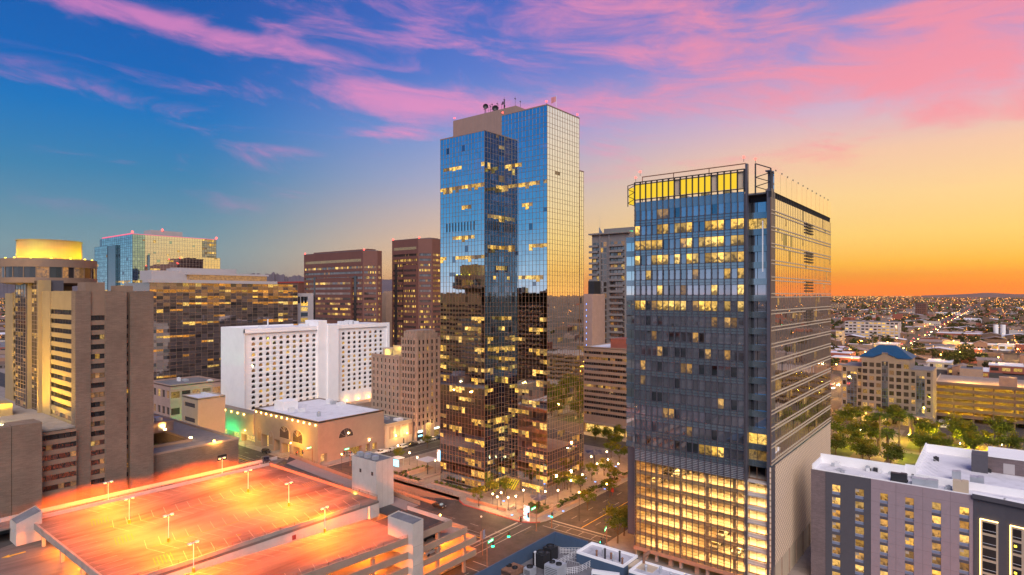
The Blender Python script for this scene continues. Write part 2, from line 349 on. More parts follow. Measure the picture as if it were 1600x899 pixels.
def leafmat(name, col, col2):
    m, nt, out = nodes(name)
    g = mnode(nt, 'ShaderNodeNewGeometry'); mx = mnode(nt, 'ShaderNodeMix', data_type='RGBA'); nt.links.new(g.outputs['Random Per Island'], mx.inputs[0]); mx.inputs[6].default_value = (*col, 1); mx.inputs[7].default_value = (*col2, 1)
    d = mnode(nt, 'ShaderNodeBsdfDiffuse'); t = mnode(nt, 'ShaderNodeBsdfTranslucent'); nt.links.new(mx.outputs[2], d.inputs[0]); nt.links.new(mx.outputs[2], t.inputs[0])
    s = mnode(nt, 'ShaderNodeMixShader'); s.inputs[0].default_value = 0.35; nt.links.new(d.outputs[0], s.inputs[1]); nt.links.new(t.outputs[0], s.inputs[2]); nt.links.new(s.outputs[0], out.inputs[0]); return m
def brickmat(name, c1, c2, mortar, bw, bh, face='n', rough=0.85, ms=0.012):
    m, nt, out = nodes(name); p = mnode(nt, 'ShaderNodeBsdfPrincipled'); setin(p, Roughness=rough); p.inputs['Specular IOR Level'].default_value = 0.2; nt.links.new(p.outputs[0], out.inputs[0])
    g = mnode(nt, 'ShaderNodeNewGeometry'); sx = mnode(nt, 'ShaderNodeSeparateXYZ'); nt.links.new(g.outputs['Position'], sx.inputs[0])
    a = mnode(nt, 'ShaderNodeMath', operation='ADD'); nt.links.new(sx.outputs[0], a.inputs[0]); nt.links.new(sx.outputs[1], a.inputs[1])
    cb = mnode(nt, 'ShaderNodeCombineXYZ'); nt.links.new(a.outputs[0], cb.inputs[0]); nt.links.new(sx.outputs[2], cb.inputs[1])
    b = mnode(nt, 'ShaderNodeTexBrick'); nt.links.new(cb.outputs[0], b.inputs['Vector']); b.inputs['Color1'].default_value = (*c1, 1); b.inputs['Color2'].default_value = (*c2, 1); b.inputs['Mortar'].default_value = (*mortar, 1)
    setin(b, Scale=1.0); b.inputs['Brick Width'].default_value = bw; b.inputs['Row Height'].default_value = bh; b.inputs['Mortar Size'].default_value = ms
    n = mnode(nt, 'ShaderNodeTexNoise'); nt.links.new(g.outputs['Position'], n.inputs['Vector']); setin(n, Scale=0.12, Detail=6.0, Roughness=.7)
    r = mnode(nt, 'ShaderNodeMapRange'); nt.links.new(n.outputs[0], r.inputs[0]); r.inputs[1].default_value = .3; r.inputs[2].default_value = .7; r.inputs[3].default_value = .8; r.inputs[4].default_value = 1.15
    mx = mnode(nt, 'ShaderNodeMix', data_type='RGBA', blend_type='MULTIPLY'); mx.inputs[0].default_value = 1; nt.links.new(b.outputs[0], mx.inputs[6]); nt.links.new(r.outputs[0], mx.inputs[7]); nt.links.new(mx.outputs[2], p.inputs['Base Color'])
    bp = mnode(nt, 'ShaderNodeBump'); setin(bp, Strength=0.4, Distance=0.03); nt.links.new(b.outputs['Fac'], bp.inputs['Height']); bp.invert = True; nt.links.new(bp.outputs[0], p.inputs['Normal'])
    return m
def lamp(name, loc, power, col, r=0.15, parent=None, spot=None, rot=None, blend=0.6, even=False):
    l = bpy.data.lights.new(name, 'SPOT' if spot else 'POINT'); l.energy = power * 6.0; l.color = col; l.shadow_soft_size = r
    if even:                                       # batwing optics: even light over the floor below
        l.use_nodes = True; nt = l.node_tree; em = nt.nodes['Emission']; fo = nt.nodes.new('ShaderNodeLightFalloff'); fo.inputs[0].default_value = 1.0; nt.links.new(fo.outputs['Linear'], em.inputs['Strength'])
    if spot: l.spot_size = math.radians(spot); l.spot_blend = blend
    o = bpy.data.objects.new(name, l); m = Matrix.Translation(loc)
    if rot is not None: m = m @ Vector(rot).normalized().to_track_quat('-Z', 'Y').to_matrix().to_4x4()
    link(o, parent, m); return o
SODIUM = (1.0, 0.2, 0.008); WARM = (1.0, 0.55, 0.16); LIT = (1.0, 0.58, 0.075)
surf('asphalt', (.06, .053, .052), .8, .3, .35, dirt=.45, dscale=.12); surf('sidewalk', (.27, .22, .19), .85, .12, .6, dirt=.25, dscale=.15); surf('kerb', (.42, .38, .35)); surf('red_kerb', (.35, .05, .04)); surf('deck_yellow', (.3, .17, .03), .8, .35, 2.0); surf('deck_line', (.30, .26, .22), .8, .35, 2.0); surf('white_line', (.3, .285, .27), .7, .25, 3.0)
surf('yellow_line', (.7, .42, .03), .7, .25, 3.0); surf('concrete', (.33, .28, .24), .85, .12, .5, dirt=.25, dscale=.2); surf('deck', (.17, .14, .125), .75, .2, .3, dirt=.62, dscale=.045, stretch=(.4, 1.3, 1), d0=.46, d1=.66); surf('pale_concrete', (.50, .44, .40), .8, .08, .4, dirt=.12)
surf('white_wall', (.84, .83, .84), .75, .03, .3, dirt=.06); surf('white_roof', (.68, .67, .72), .7, .06, .4, dirt=.22, dscale=.12); surf('grey_roof', (.17, .165, .18), .85, .2, .3, dirt=.3); surf('beige', (.25, .20, .165), .8, .08, .3); surf('green_paint', (.12, .2, .12), .7, .1)
surf('dark_metal', (.05, .05, .055), .45, .1, metal=.6); surf('steel', (.4, .4, .43), .35, .1, metal=.9); surf('galv', (.5, .52, .55), .45, .12, metal=.5); surf('copper_mullion', (.30, .17, .10), .4, .1, metal=.5); surf('lavender_metal', (.13, .122, .145), .4, .1, metal=.5)
surf('hyatt_tan', (.36, .255, .13), .8, .08, .3); brickmat('hyatt_brick', (.25, .175, .13), (.19, .135, .10), (.13, .095, .075), 1.1, .16); surf('hyatt_smooth', (.25, .165, .115), .8, .1); surf('deco_stone', (.37, .27, .205), .85, .12, .4, dirt=.2, dscale=.2)
surf('brown_stone', (.155, .066, .052), .6, .08, .2); surf('brown_stone_light', (.34, .2, .14), .6, .08, .2); surf('grey_panel', (.42, .38, .38), .7, .05); surf('pink_stone', (.36, .24, .2), .8, .1); surf('tan_stone', (.34, .235, .175), .8, .1); surf('park_ground', (.13, .09, .065), .9, .25, .4); surf('garage_tan', (.13, .09, .07), .8, .1); surf('blue_roof', (.015, .075, .155), .5, .1, metal=.2); surf('resid', (.19, .175, .175), .8, .08); surf('roof_membrane', (.5, .49, .53), .75, .1, .4, dirt=.35, dscale=.25); surf('office_stone', (.20, .16, .145), .8, .1); surf('far_wall', (.15, .10, .075), .9, .2); surf('far_roof', (.24, .18, .16), .9, .2)
surf('slate_wall', (.085, .08, .095), .75, .06, 1.0); surf('mauve_wall', (.31, .235, .26), .8, .05, .8, dirt=.08); brickmat('mauve_brick', (.20, .15, .155), (.155, .12, .125), (.11, .085, .09), .8, .2); surf('blue_grey', (.055, .09, .15), .7, .12, .4); surf('window_blue', (.2, .23, .33), .5, .05)
surf('brick_red', (.3, .09, .06), .85, .15); surf('soil', (.2, .13, .08), .95, .3, 1.0); surf('plaza', (.24, .175, .135), .8, .15, .5, dirt=.2, dscale=.2); surf('grass', (.06, .075, .02), .95, .4, .5); surf('bark', (.12, .08, .05), .9, .3, 3.0); surf('palm_bark', (.16, .11, .07), .9, .3, 3.0)
surf('rubber', (.02, .02, .02), .8); surf('white_paint', (.75, .75, .75), .4, .02); surf('white_metal', (.7, .7, .72), .4, .05); surf('brown_pent', (.30, .20, .17), .7, .06); surf('terracotta', (.36, .2, .13), .8, .1); surf('flag_cloth', (.5, .2, .22), .8); surf('rust', (.22, .11, .07), .8, .3, 2.0); surf('cream_panel', (.50, .40, .29), .6, .05)
mirror('blue_glass', (.72, .86, .90), .02, 1.0, .08); mirror('navy_glass', (.20, .27, .32), .03, 1.0, .25); mirror('blue_glass_dark', (.30, .36, .42), .03, 1.0, .3); mirror('lit_office', (.07, .05, .03), .06, .1, .2, (1, .54, .07), 1.9); mirror('lit_office_dim', (.16, .14, .12), .05, .5, .2, (1, .5, .06), .5)
mirror('grey_glass', (.46, .50, .58), .03, .9, .3); mirror('teal_glass', (.26, .34, .40), .07, .75, .15); mirror('gold_glass', (.98, .96, .90), .015, 1.0, .03); mirror('dark_glass', (.035, .03, .03), .05, .0, .5, spec=1.0); mirror('brown_glass', (.30, .24, .22), .04, .8, .4)
mirror('lit_room', (.07, .05, .03), .1, .0, .2, (1, .52, .07), 1.0); mirror('lit_room_dim', (.15, .12, .1), .1, .2, .3, (1, .38, .04), .45); mirror('lit_shop', (.1, .08, .05), .1, .0, .2, (1, .58, .09), 1.6)
mirror('lit_pane', (.08, .06, .04), .05, .1, .2, (1, .54, .07), 1.7, room=2.3); mirror('lit_pane_dim', (.16, .14, .14), .05, .5, .2, (1, .48, .06), .7, room=2.3); mirror('lit_guest', (.08, .05, .03), .08, 0, .2, (1, .5, .07), 1.5, room=2.2); mirror('lit_guest_dim', (.1, .08, .06), .08, 0, .2, (1, .42, .04), .7, room=2.2)
mirror('cyan_glass', (.55, .80, .86), .03, 1.0, .2)
glow('lamp_orange', (1, .5, .1), 30); glow('lamp_warm', (1, .72, .35), 25); glow('lamp_white', (1, .9, .75), 25); glow('red_light', (1, .05, .04), 8); glow('green_light', (.02, 1, .35), 10); glow('sign_green', (.05, .75, .3), 1.6); glow('sign_white', (.8, 1, .85), 3); glow('sign_blue', (.15, .35, 1), 3); glow('sign_yellow', (1, .75, .05), 5); glow('sign_pink', (1, .25, .4), 2); glow('led_strip', (1, .62, .2), 7); glow('ceil_strip', (1, .64, .22), 105); glow('ceil_strip_dim', (1, .55, .15), 38)
glow('screen_glow', (1, .66, .04), 1.0); glow('red_strip', (1, .18, .3), 1.2); glow('crown_yellow', (1, .75, .03), 1.0); glow('head_light', (1, .85, .6), 40); glow('tail_light', (1, .04, .02), 20); glow('sign_cyan', (.3, .8, 1), 3)
clear_glass('screen_glass', (.9, .8, .62), .07); clear_glass('room_glass', (.85, .85, .85), .14)
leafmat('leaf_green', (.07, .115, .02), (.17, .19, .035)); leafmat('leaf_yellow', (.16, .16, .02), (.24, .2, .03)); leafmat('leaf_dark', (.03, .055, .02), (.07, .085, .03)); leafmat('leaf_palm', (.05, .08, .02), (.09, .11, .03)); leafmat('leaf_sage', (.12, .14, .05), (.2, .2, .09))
M = MAT
# ================================================================ ground, streets, plaza
def citymat():
    m, nt, out = nodes('city_ground'); p = mnode(nt, 'ShaderNodeBsdfPrincipled'); setin(p, Roughness=.9); nt.links.new(p.outputs[0], out.inputs[0])
    g = mnode(nt, 'ShaderNodeNewGeometry'); v = mnode(nt, 'ShaderNodeTexVoronoi'); nt.links.new(g.outputs['Position'], v.inputs['Vector']); setin(v, Scale=.022)
    r = mnode(nt, 'ShaderNodeValToRGB'); e = r.color_ramp.elements; e[0].color = (.05, .05, .03, 1); e[1].color = (.30, .22, .17, 1); e.new(.45).color = (.09, .075, .05, 1); e.new(.75).color = (.17, .12, .09, 1)
    s = mnode(nt, 'ShaderNodeSeparateColor'); nt.links.new(v.outputs['Color'], s.inputs[0]); nt.links.new(s.outputs[0], r.inputs[0])
    n = mnode(nt, 'ShaderNodeTexNoise'); nt.links.new(g.outputs['Position'], n.inputs['Vector']); setin(n, Scale=.12, Detail=6.0)
    mx = mnode(nt, 'ShaderNodeMix', data_type='RGBA', blend_type='MULTIPLY'); mx.inputs[0].default_value = .8; nt.links.new(r.outputs[0], mx.inputs[6]); nt.links.new(n.outputs[0], mx.inputs[7]); nt.links.new(mx.outputs[2], p.inputs['Base Color'])
citymat()
TX0, TX1, TY0, TY1 = 132.9, 140.2, 133.0, 172.0     # the sunken ramp
mb = MB(); B_ = 45000.0
for x0, x1, y0, y1 in ((-B_, TX0, -B_, B_), (TX1, B_, -B_, B_), (TX0, TX1, -B_, TY0), (TX0, TX1, TY1, B_)):
    mb.quad((x0, y0, -.004), (x1, y0, -.004), (x1, y1, -.004), (x0, y1, -.004))
tag(mb.build('ground', M['city_ground']), kind='structure')
def sheet(name, rects, z, mat, kind='structure'):
    mb = MB()
    for x0, y0, x1, y1 in rects: mb.quad((x0, y0, z), (x1, y0, z), (x1, y1, z), (x0, y1, z))
    return tag(mb.build(name, M[mat]), kind=kind)
S2A, S2B = 80.0, 100.5           # the long street towards the sunset (between these Y)
S1A, S1B = 112.0, 132.0          # cross street in front of the glass tower (between these X)
S3A, S3B = 184.0, 198.0
sheet('road', [(S1A, -300, S1B, S2A), (S1A, S2B, S1B, 900)], .004, 'asphalt')
sheet('road', [(S1B, 101, 138, 133)], .004, 'asphalt')
sheet('road', [(-40, S2A, S1B, S2B), (S1B, S2A, 12000, S2B)], .008, 'asphalt')
sheet('road', [(S1B, S3A, 2500, S3B)], .004, 'asphalt')
sheet('road', [(226, -500, 242, S2A), (226, S2B, 242, S3A), (226, S3B, 242, 900)], .004, 'asphalt')
sheet('road', [(242, -20, 2500, -4)], .004, 'asphalt')
for k, x in enumerate((430, 640, 860, 1120, 1500)):
    sheet('road', [(x, -700, x + 14, S2A), (x, S2B, x + 14, 500)], .004, 'asphalt')
# block pavements, each a real step above the road
def pavement(poly, h=.14, mat='sidewalk', edge='kerb', name='pavement'):
    mb = MB(); mb.prism(poly, 0.0, h, 0, 1); return tag(mb.build(name, [M[edge], M[mat]]), kind='structure')
def rnd_rect(x0, y0, x1, y1, r=5, corners='1111'):
    out = []
    for k, (cx, cy, a0) in enumerate(((x1 - r, y1 - r, 0), (x0 + r, y1 - r, 90), (x0 + r, y0 + r, 180), (x1 - r, y0 + r, 270))):
        if corners[k] == '0': out.append((x1 if k in (0, 3) else x0, y1 if k in (0, 1) else y0)); continue
        out += [(cx + r * math.cos(math.radians(a0 + t)), cy + r * math.sin(math.radians(a0 + t))) for t in range(0, 91, 15)]
    return out
pavement(rnd_rect(138, S2B, 226, 133, 7, '0001')[:0] + [(140.2, 183.5)] + [(140.2, 133), (138, 129), (137.6, 108)] + [(137.6 + 7 * (1 - math.cos(math.radians(t))), 108 - 7 * math.sin(math.radians(t))) for t in range(0, 91, 15)][1:] + [(226, 101), (226, 183.5)])
pavement(rnd_rect(132.6, 198, 226, 900, 5, '0010'))
pavement(rnd_rect(132.6, -300, 226, 79.8, 6, '0100'))
pavement(rnd_rect(40, 101, 112, 900, 5, '0001')); pavement(rnd_rect(-60, -300, 111.8, 79.6, 6, '1000'))
pavement(rnd_rect(242.5, 101, 430, 183.5, 5)); pavement(rnd_rect(242.5, -3.5, 430, 79.6, 5), mat='park_ground'); pavement(rnd_rect(242.5, 198.5, 430, 500, 5)); pavement(rnd_rect(242.5, -300, 430, -20.5, 5))
# red kerb paint on the corner of the plaza and along the alley
mb = MB()
pts = [(140.0, 133), (137.9, 129), (137.5, 108)] + [(137.5 + 7 * (1 - math.cos(math.radians(t))), 108 - 7 * math.sin(math.radians(t))) for t in range(0, 61, 15)][1:]
for a, b in zip(pts, pts[1:]):
    mb.quad((a[0], a[1], .146), (b[0], b[1], .146), (b[0] + .45, b[1] + .05, .146), (a[0] + .45, a[1] + .05, .146)); mb.quad((a[0] - .02, a[1], .0), (b[0] - .02, b[1], .0), (b[0] - .02, b[1], .146), (a[0] - .02, a[1], .146))
tag(mb.build('kerb_paint', M['red_kerb']), kind='structure')
# ramp trench with side walls
zt = lambda y: -5.2 * max(0, (y - TY0)) / (TY1 - TY0)
tr = thing('underpass_ramp', 'sunken ramp with beige side walls beside the plaza pavement', 'ramp', (136.5, 150, 0))
mb = MB(); mb.quad((TX0, TY0, 0), (TX1, TY0, 0), (TX1, TY1, zt(TY1)), (TX0, TY1, zt(TY1))); mb.build('roadway', M['asphalt'], tr)
mb = MB(); mb.quad((TX1, TY0, 0), (TX1, TY1, -5.4), (TX1, TY1, 1.0), (TX1, TY0, 1.0)); mb.box(TX1, TY0, 0.15, TX1 + .35, TY1, 1.003); mb.build('retaining_wall', M['terracotta'], tr)
mb = MB(); mb.quad((TX0, TY0, 0), (TX0, TY1, -5.4), (TX0, TY1, 1.0), (TX0, TY0, 1.0)); mb.box(TX0 - .35, TY0 + 3, 0, TX0, TY1, 1.003); mb.build('retaining_wall', M['terracotta'], tr)
mb = MB(); mb.quad((TX0, TY1, -5.4), (TX1, TY1, -5.4), (TX1, TY1, 1.0), (TX0, TY1, 1.0)); mb.build('portal_wall', M['concrete'], tr)
for xx in (TX1 + .17, TX0 - .17):
    mb = MB()
    for i in range(20):
        y = TY0 + 3 + i * 1.9; mb.box(xx - .03, y - .03, 1.0, xx + .03, y + .03, 1.75)
    for z in (1.35, 1.72): mb.box(xx - .025, TY0 + 3, z, xx + .025, TY0 + 3 + 19 * 1.9, z + .05)
    mb.build('railing', M['rust'], tr)
# lane paint
mb = MB(); zl = .013
def dash(x0, y0, x1, y1, w=.09, on=3.0, off=6.0):
    L = math.hypot(x1 - x0, y1 - y0); t = 0; ux, uy = (x1 - x0) / L, (y1 - y0) / L
    while t < L:
        e = min(L, t + on); ax, ay, bx_, by_ = x0 + ux * t, y0 + uy * t, x0 + ux * e, y0 + uy * e
        mb.quad((ax - uy * w, ay + ux * w, zl), (ax + uy * w, ay - ux * w, zl), (bx_ + uy * w, by_ - ux * w, zl), (bx_ - uy * w, by_ + ux * w, zl)); t = e + off
for y in (84.5, 88.5, 92.5, 96.5): dash(140, y, 1500, y); dash(30, y, 108, y)
for x in (116, 120, 124, 128): dash(x, 105, x, 330)
for y in (187.5, 194.5): dash(145, y, 420, y, on=200, off=.5)
# zebra crossings and stop lines
for y in (102.2, 105.4): dash(112.5, y, 137, y, .12, 60, 1)
for x in (139.5, 142.8): dash(x, 81, x, 100, .12, 60, 1)
for x in (107, 110.3): dash(x, 81, x, 100, .12, 60, 1)
dash(112, 107, 137, 107, .3, 50, 1); dash(144.5, 81, 144.5, 100, .3, 50, 1)
tag(mb.build('lane_marking', M['white_line']), kind='structure')
mb = MB()                                             # tram rails and yellow centre lines
for x in (119.2, 120.7, 122.9, 124.4): mb.box(x - .05, 108, .0125, x + .05, 420, .02)
tag(mb.build('tram_rail', M['steel']), kind='structure')
mb = MB(); dash(S2A and 145, 90.6, 1500, 90.6, .12, 400, .2); dash(122, 108, 122, 420, .12, 300, .5); tag(mb.build('centre_line', M['yellow_line']), kind='structure')

# plaza: paving, planters, low walls
sheet('plaza_paving', [(148, 103.8, 222, 131.5), (141.5, 152.5, 222, 182)], .146, 'plaza')
def planter(x0, y0, x1, y1, label, h=.75, fill='soil', wall='tan_stone'):
    t = thing('planter', label, 'planter', ((x0 + x1) / 2, (y0 + y1) / 2, .14))
    mb = MB(); w = .35
    mb.box(x0, y0, .14, x1, y0 + w, h + .14).box(x0, y1 - w, .14, x1, y1, h + .14).box(x0, y0 + w, .14, x0 + w, y1 - w, h + .14).box(x1 - w, y0 + w, .14, x1, y1 - w, h + .14); mb.build('planter_wall', M[wall], t)
    mb = MB(); mb.quad((x0 + w, y0 + w, h + .02), (x1 - w, y0 + w, h + .02), (x1 - w, y1 - w, h + .02), (x0 + w, y1 - w, h + .02)); mb.build('soil', M[fill], t)
    return (x0, y0, x1, y1, h)
PL = [planter(143.0, 104.4, 151.0, 112, 'corner planter wall at the plaza intersection full of sage shrubs', .9), planter(151.5, 102.6, 190, 105.6, 'long planter along the sunset street edge of the plaza', .8), planter(146.2, 133, 149.4, 152, 'narrow planter at the foot of the glass tower by the ramp', .5),
      planter(146, 165, 160, 169, 'planter with dark hedge beside the umbrella shelter', .6), planter(144, 156, 147, 172, 'planter hedge along the ramp pavement south of the glass tower', .6), planter(193, 102.8, 215, 105.4, 'far planter along the plaza edge toward the brown office block', .8)]
mb = MB(); mb.box(141.4, 115, .14, 141.8, 131, 1.0); tag(mb.build('low_wall', M['terracotta']), 'low terracotta wall along the pavement at the plaza corner', 'wall')
sheet('parking_lane', [(346, -3, 383.6, 25)], .15, 'asphalt')
sheet('park_lawn', [(268, 8, 296, 30), (305, 8, 328, 30), (262, 46, 300, 70)], .146, 'grass'); sheet('park_path', [(250, 34.2, 345, 39.8), (296, 6, 300, 34)], .15, 'plaza')
# ================================================================ curtain wall towers
def curtain(parent, Fc, u0, u1, z0, z1, nc, fh, vis, pick, mats, tilt=.0014, mull=.07, mmat='copper_mullion', proud=.07, hm=True, seed=1):
    r = random.Random(seed); mb = MB(); cw = (u1 - u0) / nc; nf = max(1, round((z1 - z0) / fh)); fh = (z1 - z0) / nf
    for j in range(nf):
        for part in (0, 1):
            a = z0 + j * fh + (0 if part == 0 else fh * (1 - vis)); b = z0 + (j + 1) * fh if part else z0 + j * fh + fh * (1 - vis)
            for i in range(nc):
                ua, ub = u0 + i * cw, u0 + (i + 1) * cw; ta, tb = r.gauss(0, tilt), r.gauss(0, tilt); hw, hh = cw / 2, (b - a) / 2
                mi = pick(i, j, part, nf, r); m_ = a if mi < 2 or mi > 3 else a + (b - a) * r.choice((.0, .35, .45, .45)); q0 = lambda z: -tb * hh + 2 * tb * hh * (z - a) / (b - a)
                if m_ > a: mb.quad(Fc.P(ua, a, -ta * hw + q0(a)), Fc.P(ub, a, ta * hw + q0(a)), Fc.P(ub, m_, ta * hw + q0(m_)), Fc.P(ua, m_, -ta * hw + q0(m_)), 0)
                mb.quad(Fc.P(ua, m_, -ta * hw + q0(m_)), Fc.P(ub, m_, ta * hw + q0(m_)), Fc.P(ub, b, ta * hw + q0(b)), Fc.P(ua, b, -ta * hw + q0(b)), mi)
    w = mb.build('curtain_wall', mats, parent)
    mb = MB()
    for i in range(nc + 1):
        u = u0 + i * cw; Fc.box(mb, u - mull / 2, u + mull / 2, z0, z1, -.1, proud)
    if hm:
        for j in range(nf + 1):
            Fc.box(mb, u0, u1, z0 + j * fh - mull / 2, z0 + j * fh + mull / 2, -.1, proud * .8)
            if j < nf: Fc.box(mb, u0, u1, z0 + (j + 1 - vis) * fh - mull / 2, z0 + (j + 1 - vis) * fh + mull / 2, -.1, proud * .8)
    mb.build('mullion_grid', M[mmat], w); return w
def litrows(base=.04, rows={}, low=0.0, runs=True, dark=.02):
    state = {}
    def pick(i, j, part, nf, r):
        if part == 0: return 1 if r.random() < .01 else 0
        key = j
        if key not in state:
            rr = random.Random(j * 77 + int(base * 1000)); p = rows.get(j, base if j > nf * .42 else max(base, low)); state[key] = (p, rr.random() * 10)
        p, ph = state[key]
        v = .5 + .42 * math.sin(i * .5 + ph * 3) + r.uniform(-.13, .13)
        if p > 0 and v < p * 1.1: return 2 if r.random() < .7 else 3
        return 1 if r.random() < dark else 0
    return pick
def red_beacon(parent, x, y, z):
    mb = MB(); mb.cyl(x, y, z, z + .9, .05, n=5); mb.build('beacon_mast', M['dark_metal'], parent); mb = MB(); mb.ball((x, y, z + 1.05), .28); mb.build('beacon', M['red_light'], parent)

GT = [M['blue_glass'], M['blue_glass_dark'], M['lit_office'], M['lit_office_dim']]
ct = thing('glass_tower', 'tall blue and gold mirrored glass tower stepping up in the middle', 'skyscraper', (166, 132, 0))
ax, ay0, ay1, az_ = 150.4, 131.2, 151.6, 118.9
bx, by0, by1, bz, bx1 = 159.1, 112.3, 131.15, 125.7, 178.2
rowsA = {31: .45, 29: .9, 27: .16, 24: .55, 22: .75, 16: .3, 15: .35, 13: .3}
curtain(ct, Face('e', ay1, ax), 0, ay1 - ay0, 0, az_, 14, 3.4, .62, litrows(.0, rowsA, .38), GT, seed=2)
_pk = litrows(.02, {31: .3, 29: .6, 26: .5, 25: .2, 23: .85, 19: .2, 12: .7, 11: .7, 9: .5}, .5, dark=.35)
curtain(ct, Face('n', ax, ay0), 0, bx - ax, 0, az_, 6, 3.4, .62, lambda i, j, p, nf, r: 4 if i < 1 and p == 0 else max(_pk(i, j, p, nf, r), 4 * (i < 1 and r.random() < .8)), [M['navy_glass'], M['blue_glass_dark'], M['lit_office'], M['lit_office_dim'], M['navy_glass']], seed=3)  # darkened glass copy: the face's dim double reflection is put into its colour
curtain(ct, Face('e', by1, bx), 0, by1 - by0, 0, bz, 13, 3.4, .62, litrows(.0, {31: .35, 29: .85, 27: .15, 23: .75, 20: .55, 16: .35, 15: .5, 13: .6, 12: .3}, .4), GT, seed=4)
curtain(ct, Face('n', bx, by0), 0, bx1 - bx, 0, bz, 13, 3.4, .62, litrows(.0, {30: .2}, .16, dark=.02), [M['gold_glass'], M['gold_glass'], M['lit_office_dim'], M['lit_office_dim']], seed=6, tilt=.0009)
stz = Zat(266, bx1, by0)
curtain(ct, Face('n', bx1, by0 + .6), 0, 3.8, 0, stz, 3, 3.4, .62, litrows(.02, {}, .28), [M['gold_glass'], M['blue_glass_dark'], M['lit_office_dim'], M['lit_office_dim']], seed=7)
mb = MB()                                             # unseen sides, soffits and flat roofs
mb.box(ax + .3, ay0 + .3, 0, 182, ay1, az_ - .3, 0, 'e').box(bx + .3, by0 + .3, 0, bx1 - .2, by1, bz - .3, 0, '').box(bx1, by0 + .9, 0, bx1 + 3.8, 150, stz - .3, 0); mb.build('core', M['brown_glass'], ct)
mb = MB(); mb.box(ax + .05, ay0 + .05, az_ - .2, 182, ay1, az_).box(bx + .05, by0 + .05, bz - .2, bx1, by1, bz).box(bx1 + .05, by0 + .7, stz - .3, bx1 + 3.8, 150, stz); mb.build('roof', M['grey_roof'], ct)
mb = MB()
for F_, a, b, z in ((Face('e', ay1, ax), 0, ay1 - ay0, az_), (Face('n', ax, ay0), 0, bx - ax, az_), (Face('e', by1, bx), 0, by1 - by0, bz), (Face('n', bx, by0), 0, bx1 - bx, bz), (Face('n', bx1, by0 + .6), 0, 3.8, stz)): F_.box(mb, a - .1, b + .1, z - .1, z + .25, -.3, .14)
mb.build('coping', M['brown_pent'], ct)
px_ = 167.0; pya, pyb = onX(708, px_), onX(806, px_); pz = Zat(189.3, px_, pya)
pt_ = MB(); pt_.box(px_, pyb, az_, px_ + 9, pya, pz); pent = pt_.build('penthouse', M['brown_pent'], ct)
mb = MB()
for k in range(18): y = pya - (k + .5) * (pya - pyb) / 18; mb.box(px_ - .06, y - .05, az_, px_, y + .05, pz - .02)
mb.build('panel_joint', M['brown_pent'], pent)
def dish(parent, x, y, z, r, mast):
    mb = MB(); mb.cyl(x, y, z, z + mast, .12, n=6); mb.tube((x, y, z + mast), (x - .6, y - .5, z + mast + .2), .25, .25, 8); mb.build('dish_mast', M['dark_metal'], parent)
    c = Vector((x - .6, y - .5, z + mast + .2)); n = Vector((-.8, -.6, .05)).normalized(); a = n.orthogonal().normalized(); b = n.cross(a); mb = MB(); R_, N = 5, 14; rows = []
    for k in range(R_ + 1):
        q_ = k / R_; rows.append([tuple(c + n * (.45 * r * q_ * q_) + (a * math.cos(2 * math.pi * i / N) + b * math.sin(2 * math.pi * i / N)) * (r * max(q_, .02))) for i in range(N)])
    for k in range(R_):
        for i in range(N): mb.quad(rows[k][i], rows[k][(i + 1) % N], rows[k + 1][(i + 1) % N], rows[k + 1][i])
    mb.build('dish', M['dark_metal'], parent)
dish(pent, px_ + 2, onX(759, px_ + 2), pz, 1.0, 2.6); dish(pent, px_ + 2, onX(774, px_ + 2), pz, 1.15, 1.0)
for col, h in ((757, 3.0), (766, 4), (769, 4.4), (777, 4.2), (784, 3.5), (788, 5.2), (805, 4.4), (813, 2.6)):
    y = onX(col, px_ + 3); mb = MB(); mb.cyl(px_ + 3, y, pz, pz + h, .07, .04, n=5); mb.box(px_ + 2.6, y - .06, pz + h * .8, px_ + 3.4, y + .06, pz + h * .86)
    if col == 788: mb.cyl(px_ + 3, y, pz, pz + 4, .22, n=6).box(px_ + 2.5, y - .6, pz + 1.5, px_ + 2.8, y - .2, pz + 2.2).box(px_ + 2.5, y + .2, pz + 2.6, px_ + 2.8, y + .6, pz + 3.6)
    mb.build('antenna', M['dark_metal'], pent)
mb = MB()
for k in range(5):
    y = onX(763 + k * 4, px_ + 4); mb.cyl(px_ + 4, y, pz, pz + 3.4, .05, n=4)
for z in (1.2, 2.3, 3.3): mb.box(px_ + 3.97, onX(780, px_ + 4), pz + z, px_ + 4.03, onX(762, px_ + 4), pz + z + .06)
mb.build('antenna_rack', M['dark_metal'], pent)
fy = onY(869, by0 + 1.5); mb = MB(); mb.cyl(fy, by0 + 1.5, bz, bz + 5.2, .09, .05, n=6); fp = mb.build('flagpole', M['white_metal'], ct)
mb = MB(); P0 = Vector((fy, by0 + 1.5, bz + 3.0))
for i in range(4):
    a, b = i * .5, (i + 1) * .5; w0, w1 = .25 * math.sin(i * 1.4), .25 * math.sin((i + 1) * 1.4)
    mb.quad((fy - a * .7, by0 + 1.5 + w0 + a * .6, bz + 3.2 - a * .45), (fy - b * .7, by0 + 1.5 + w1 + b * .6, bz + 3.2 - b * .45), (fy - b * .7, by0 + 1.5 + w1 + b * .6, bz + 4.9 - b * .3), (fy - a * .7, by0 + 1.5 + w0 + a * .6, bz + 4.9 - a * .3))
mb.build('flag', M['flag_cloth'], fp)
for x, y, z in ((bx + .2, by1 - .3, bz), (bx + .2, by0 + .4, bz + .2), (bx1 - .6, by0 + .4, bz + .2), (px_ + .3, pya - .5, pz)): red_beacon(ct, x, y, z)
F_ = Face('e', ay1, ax); zv = Zat(361, ax, 141)
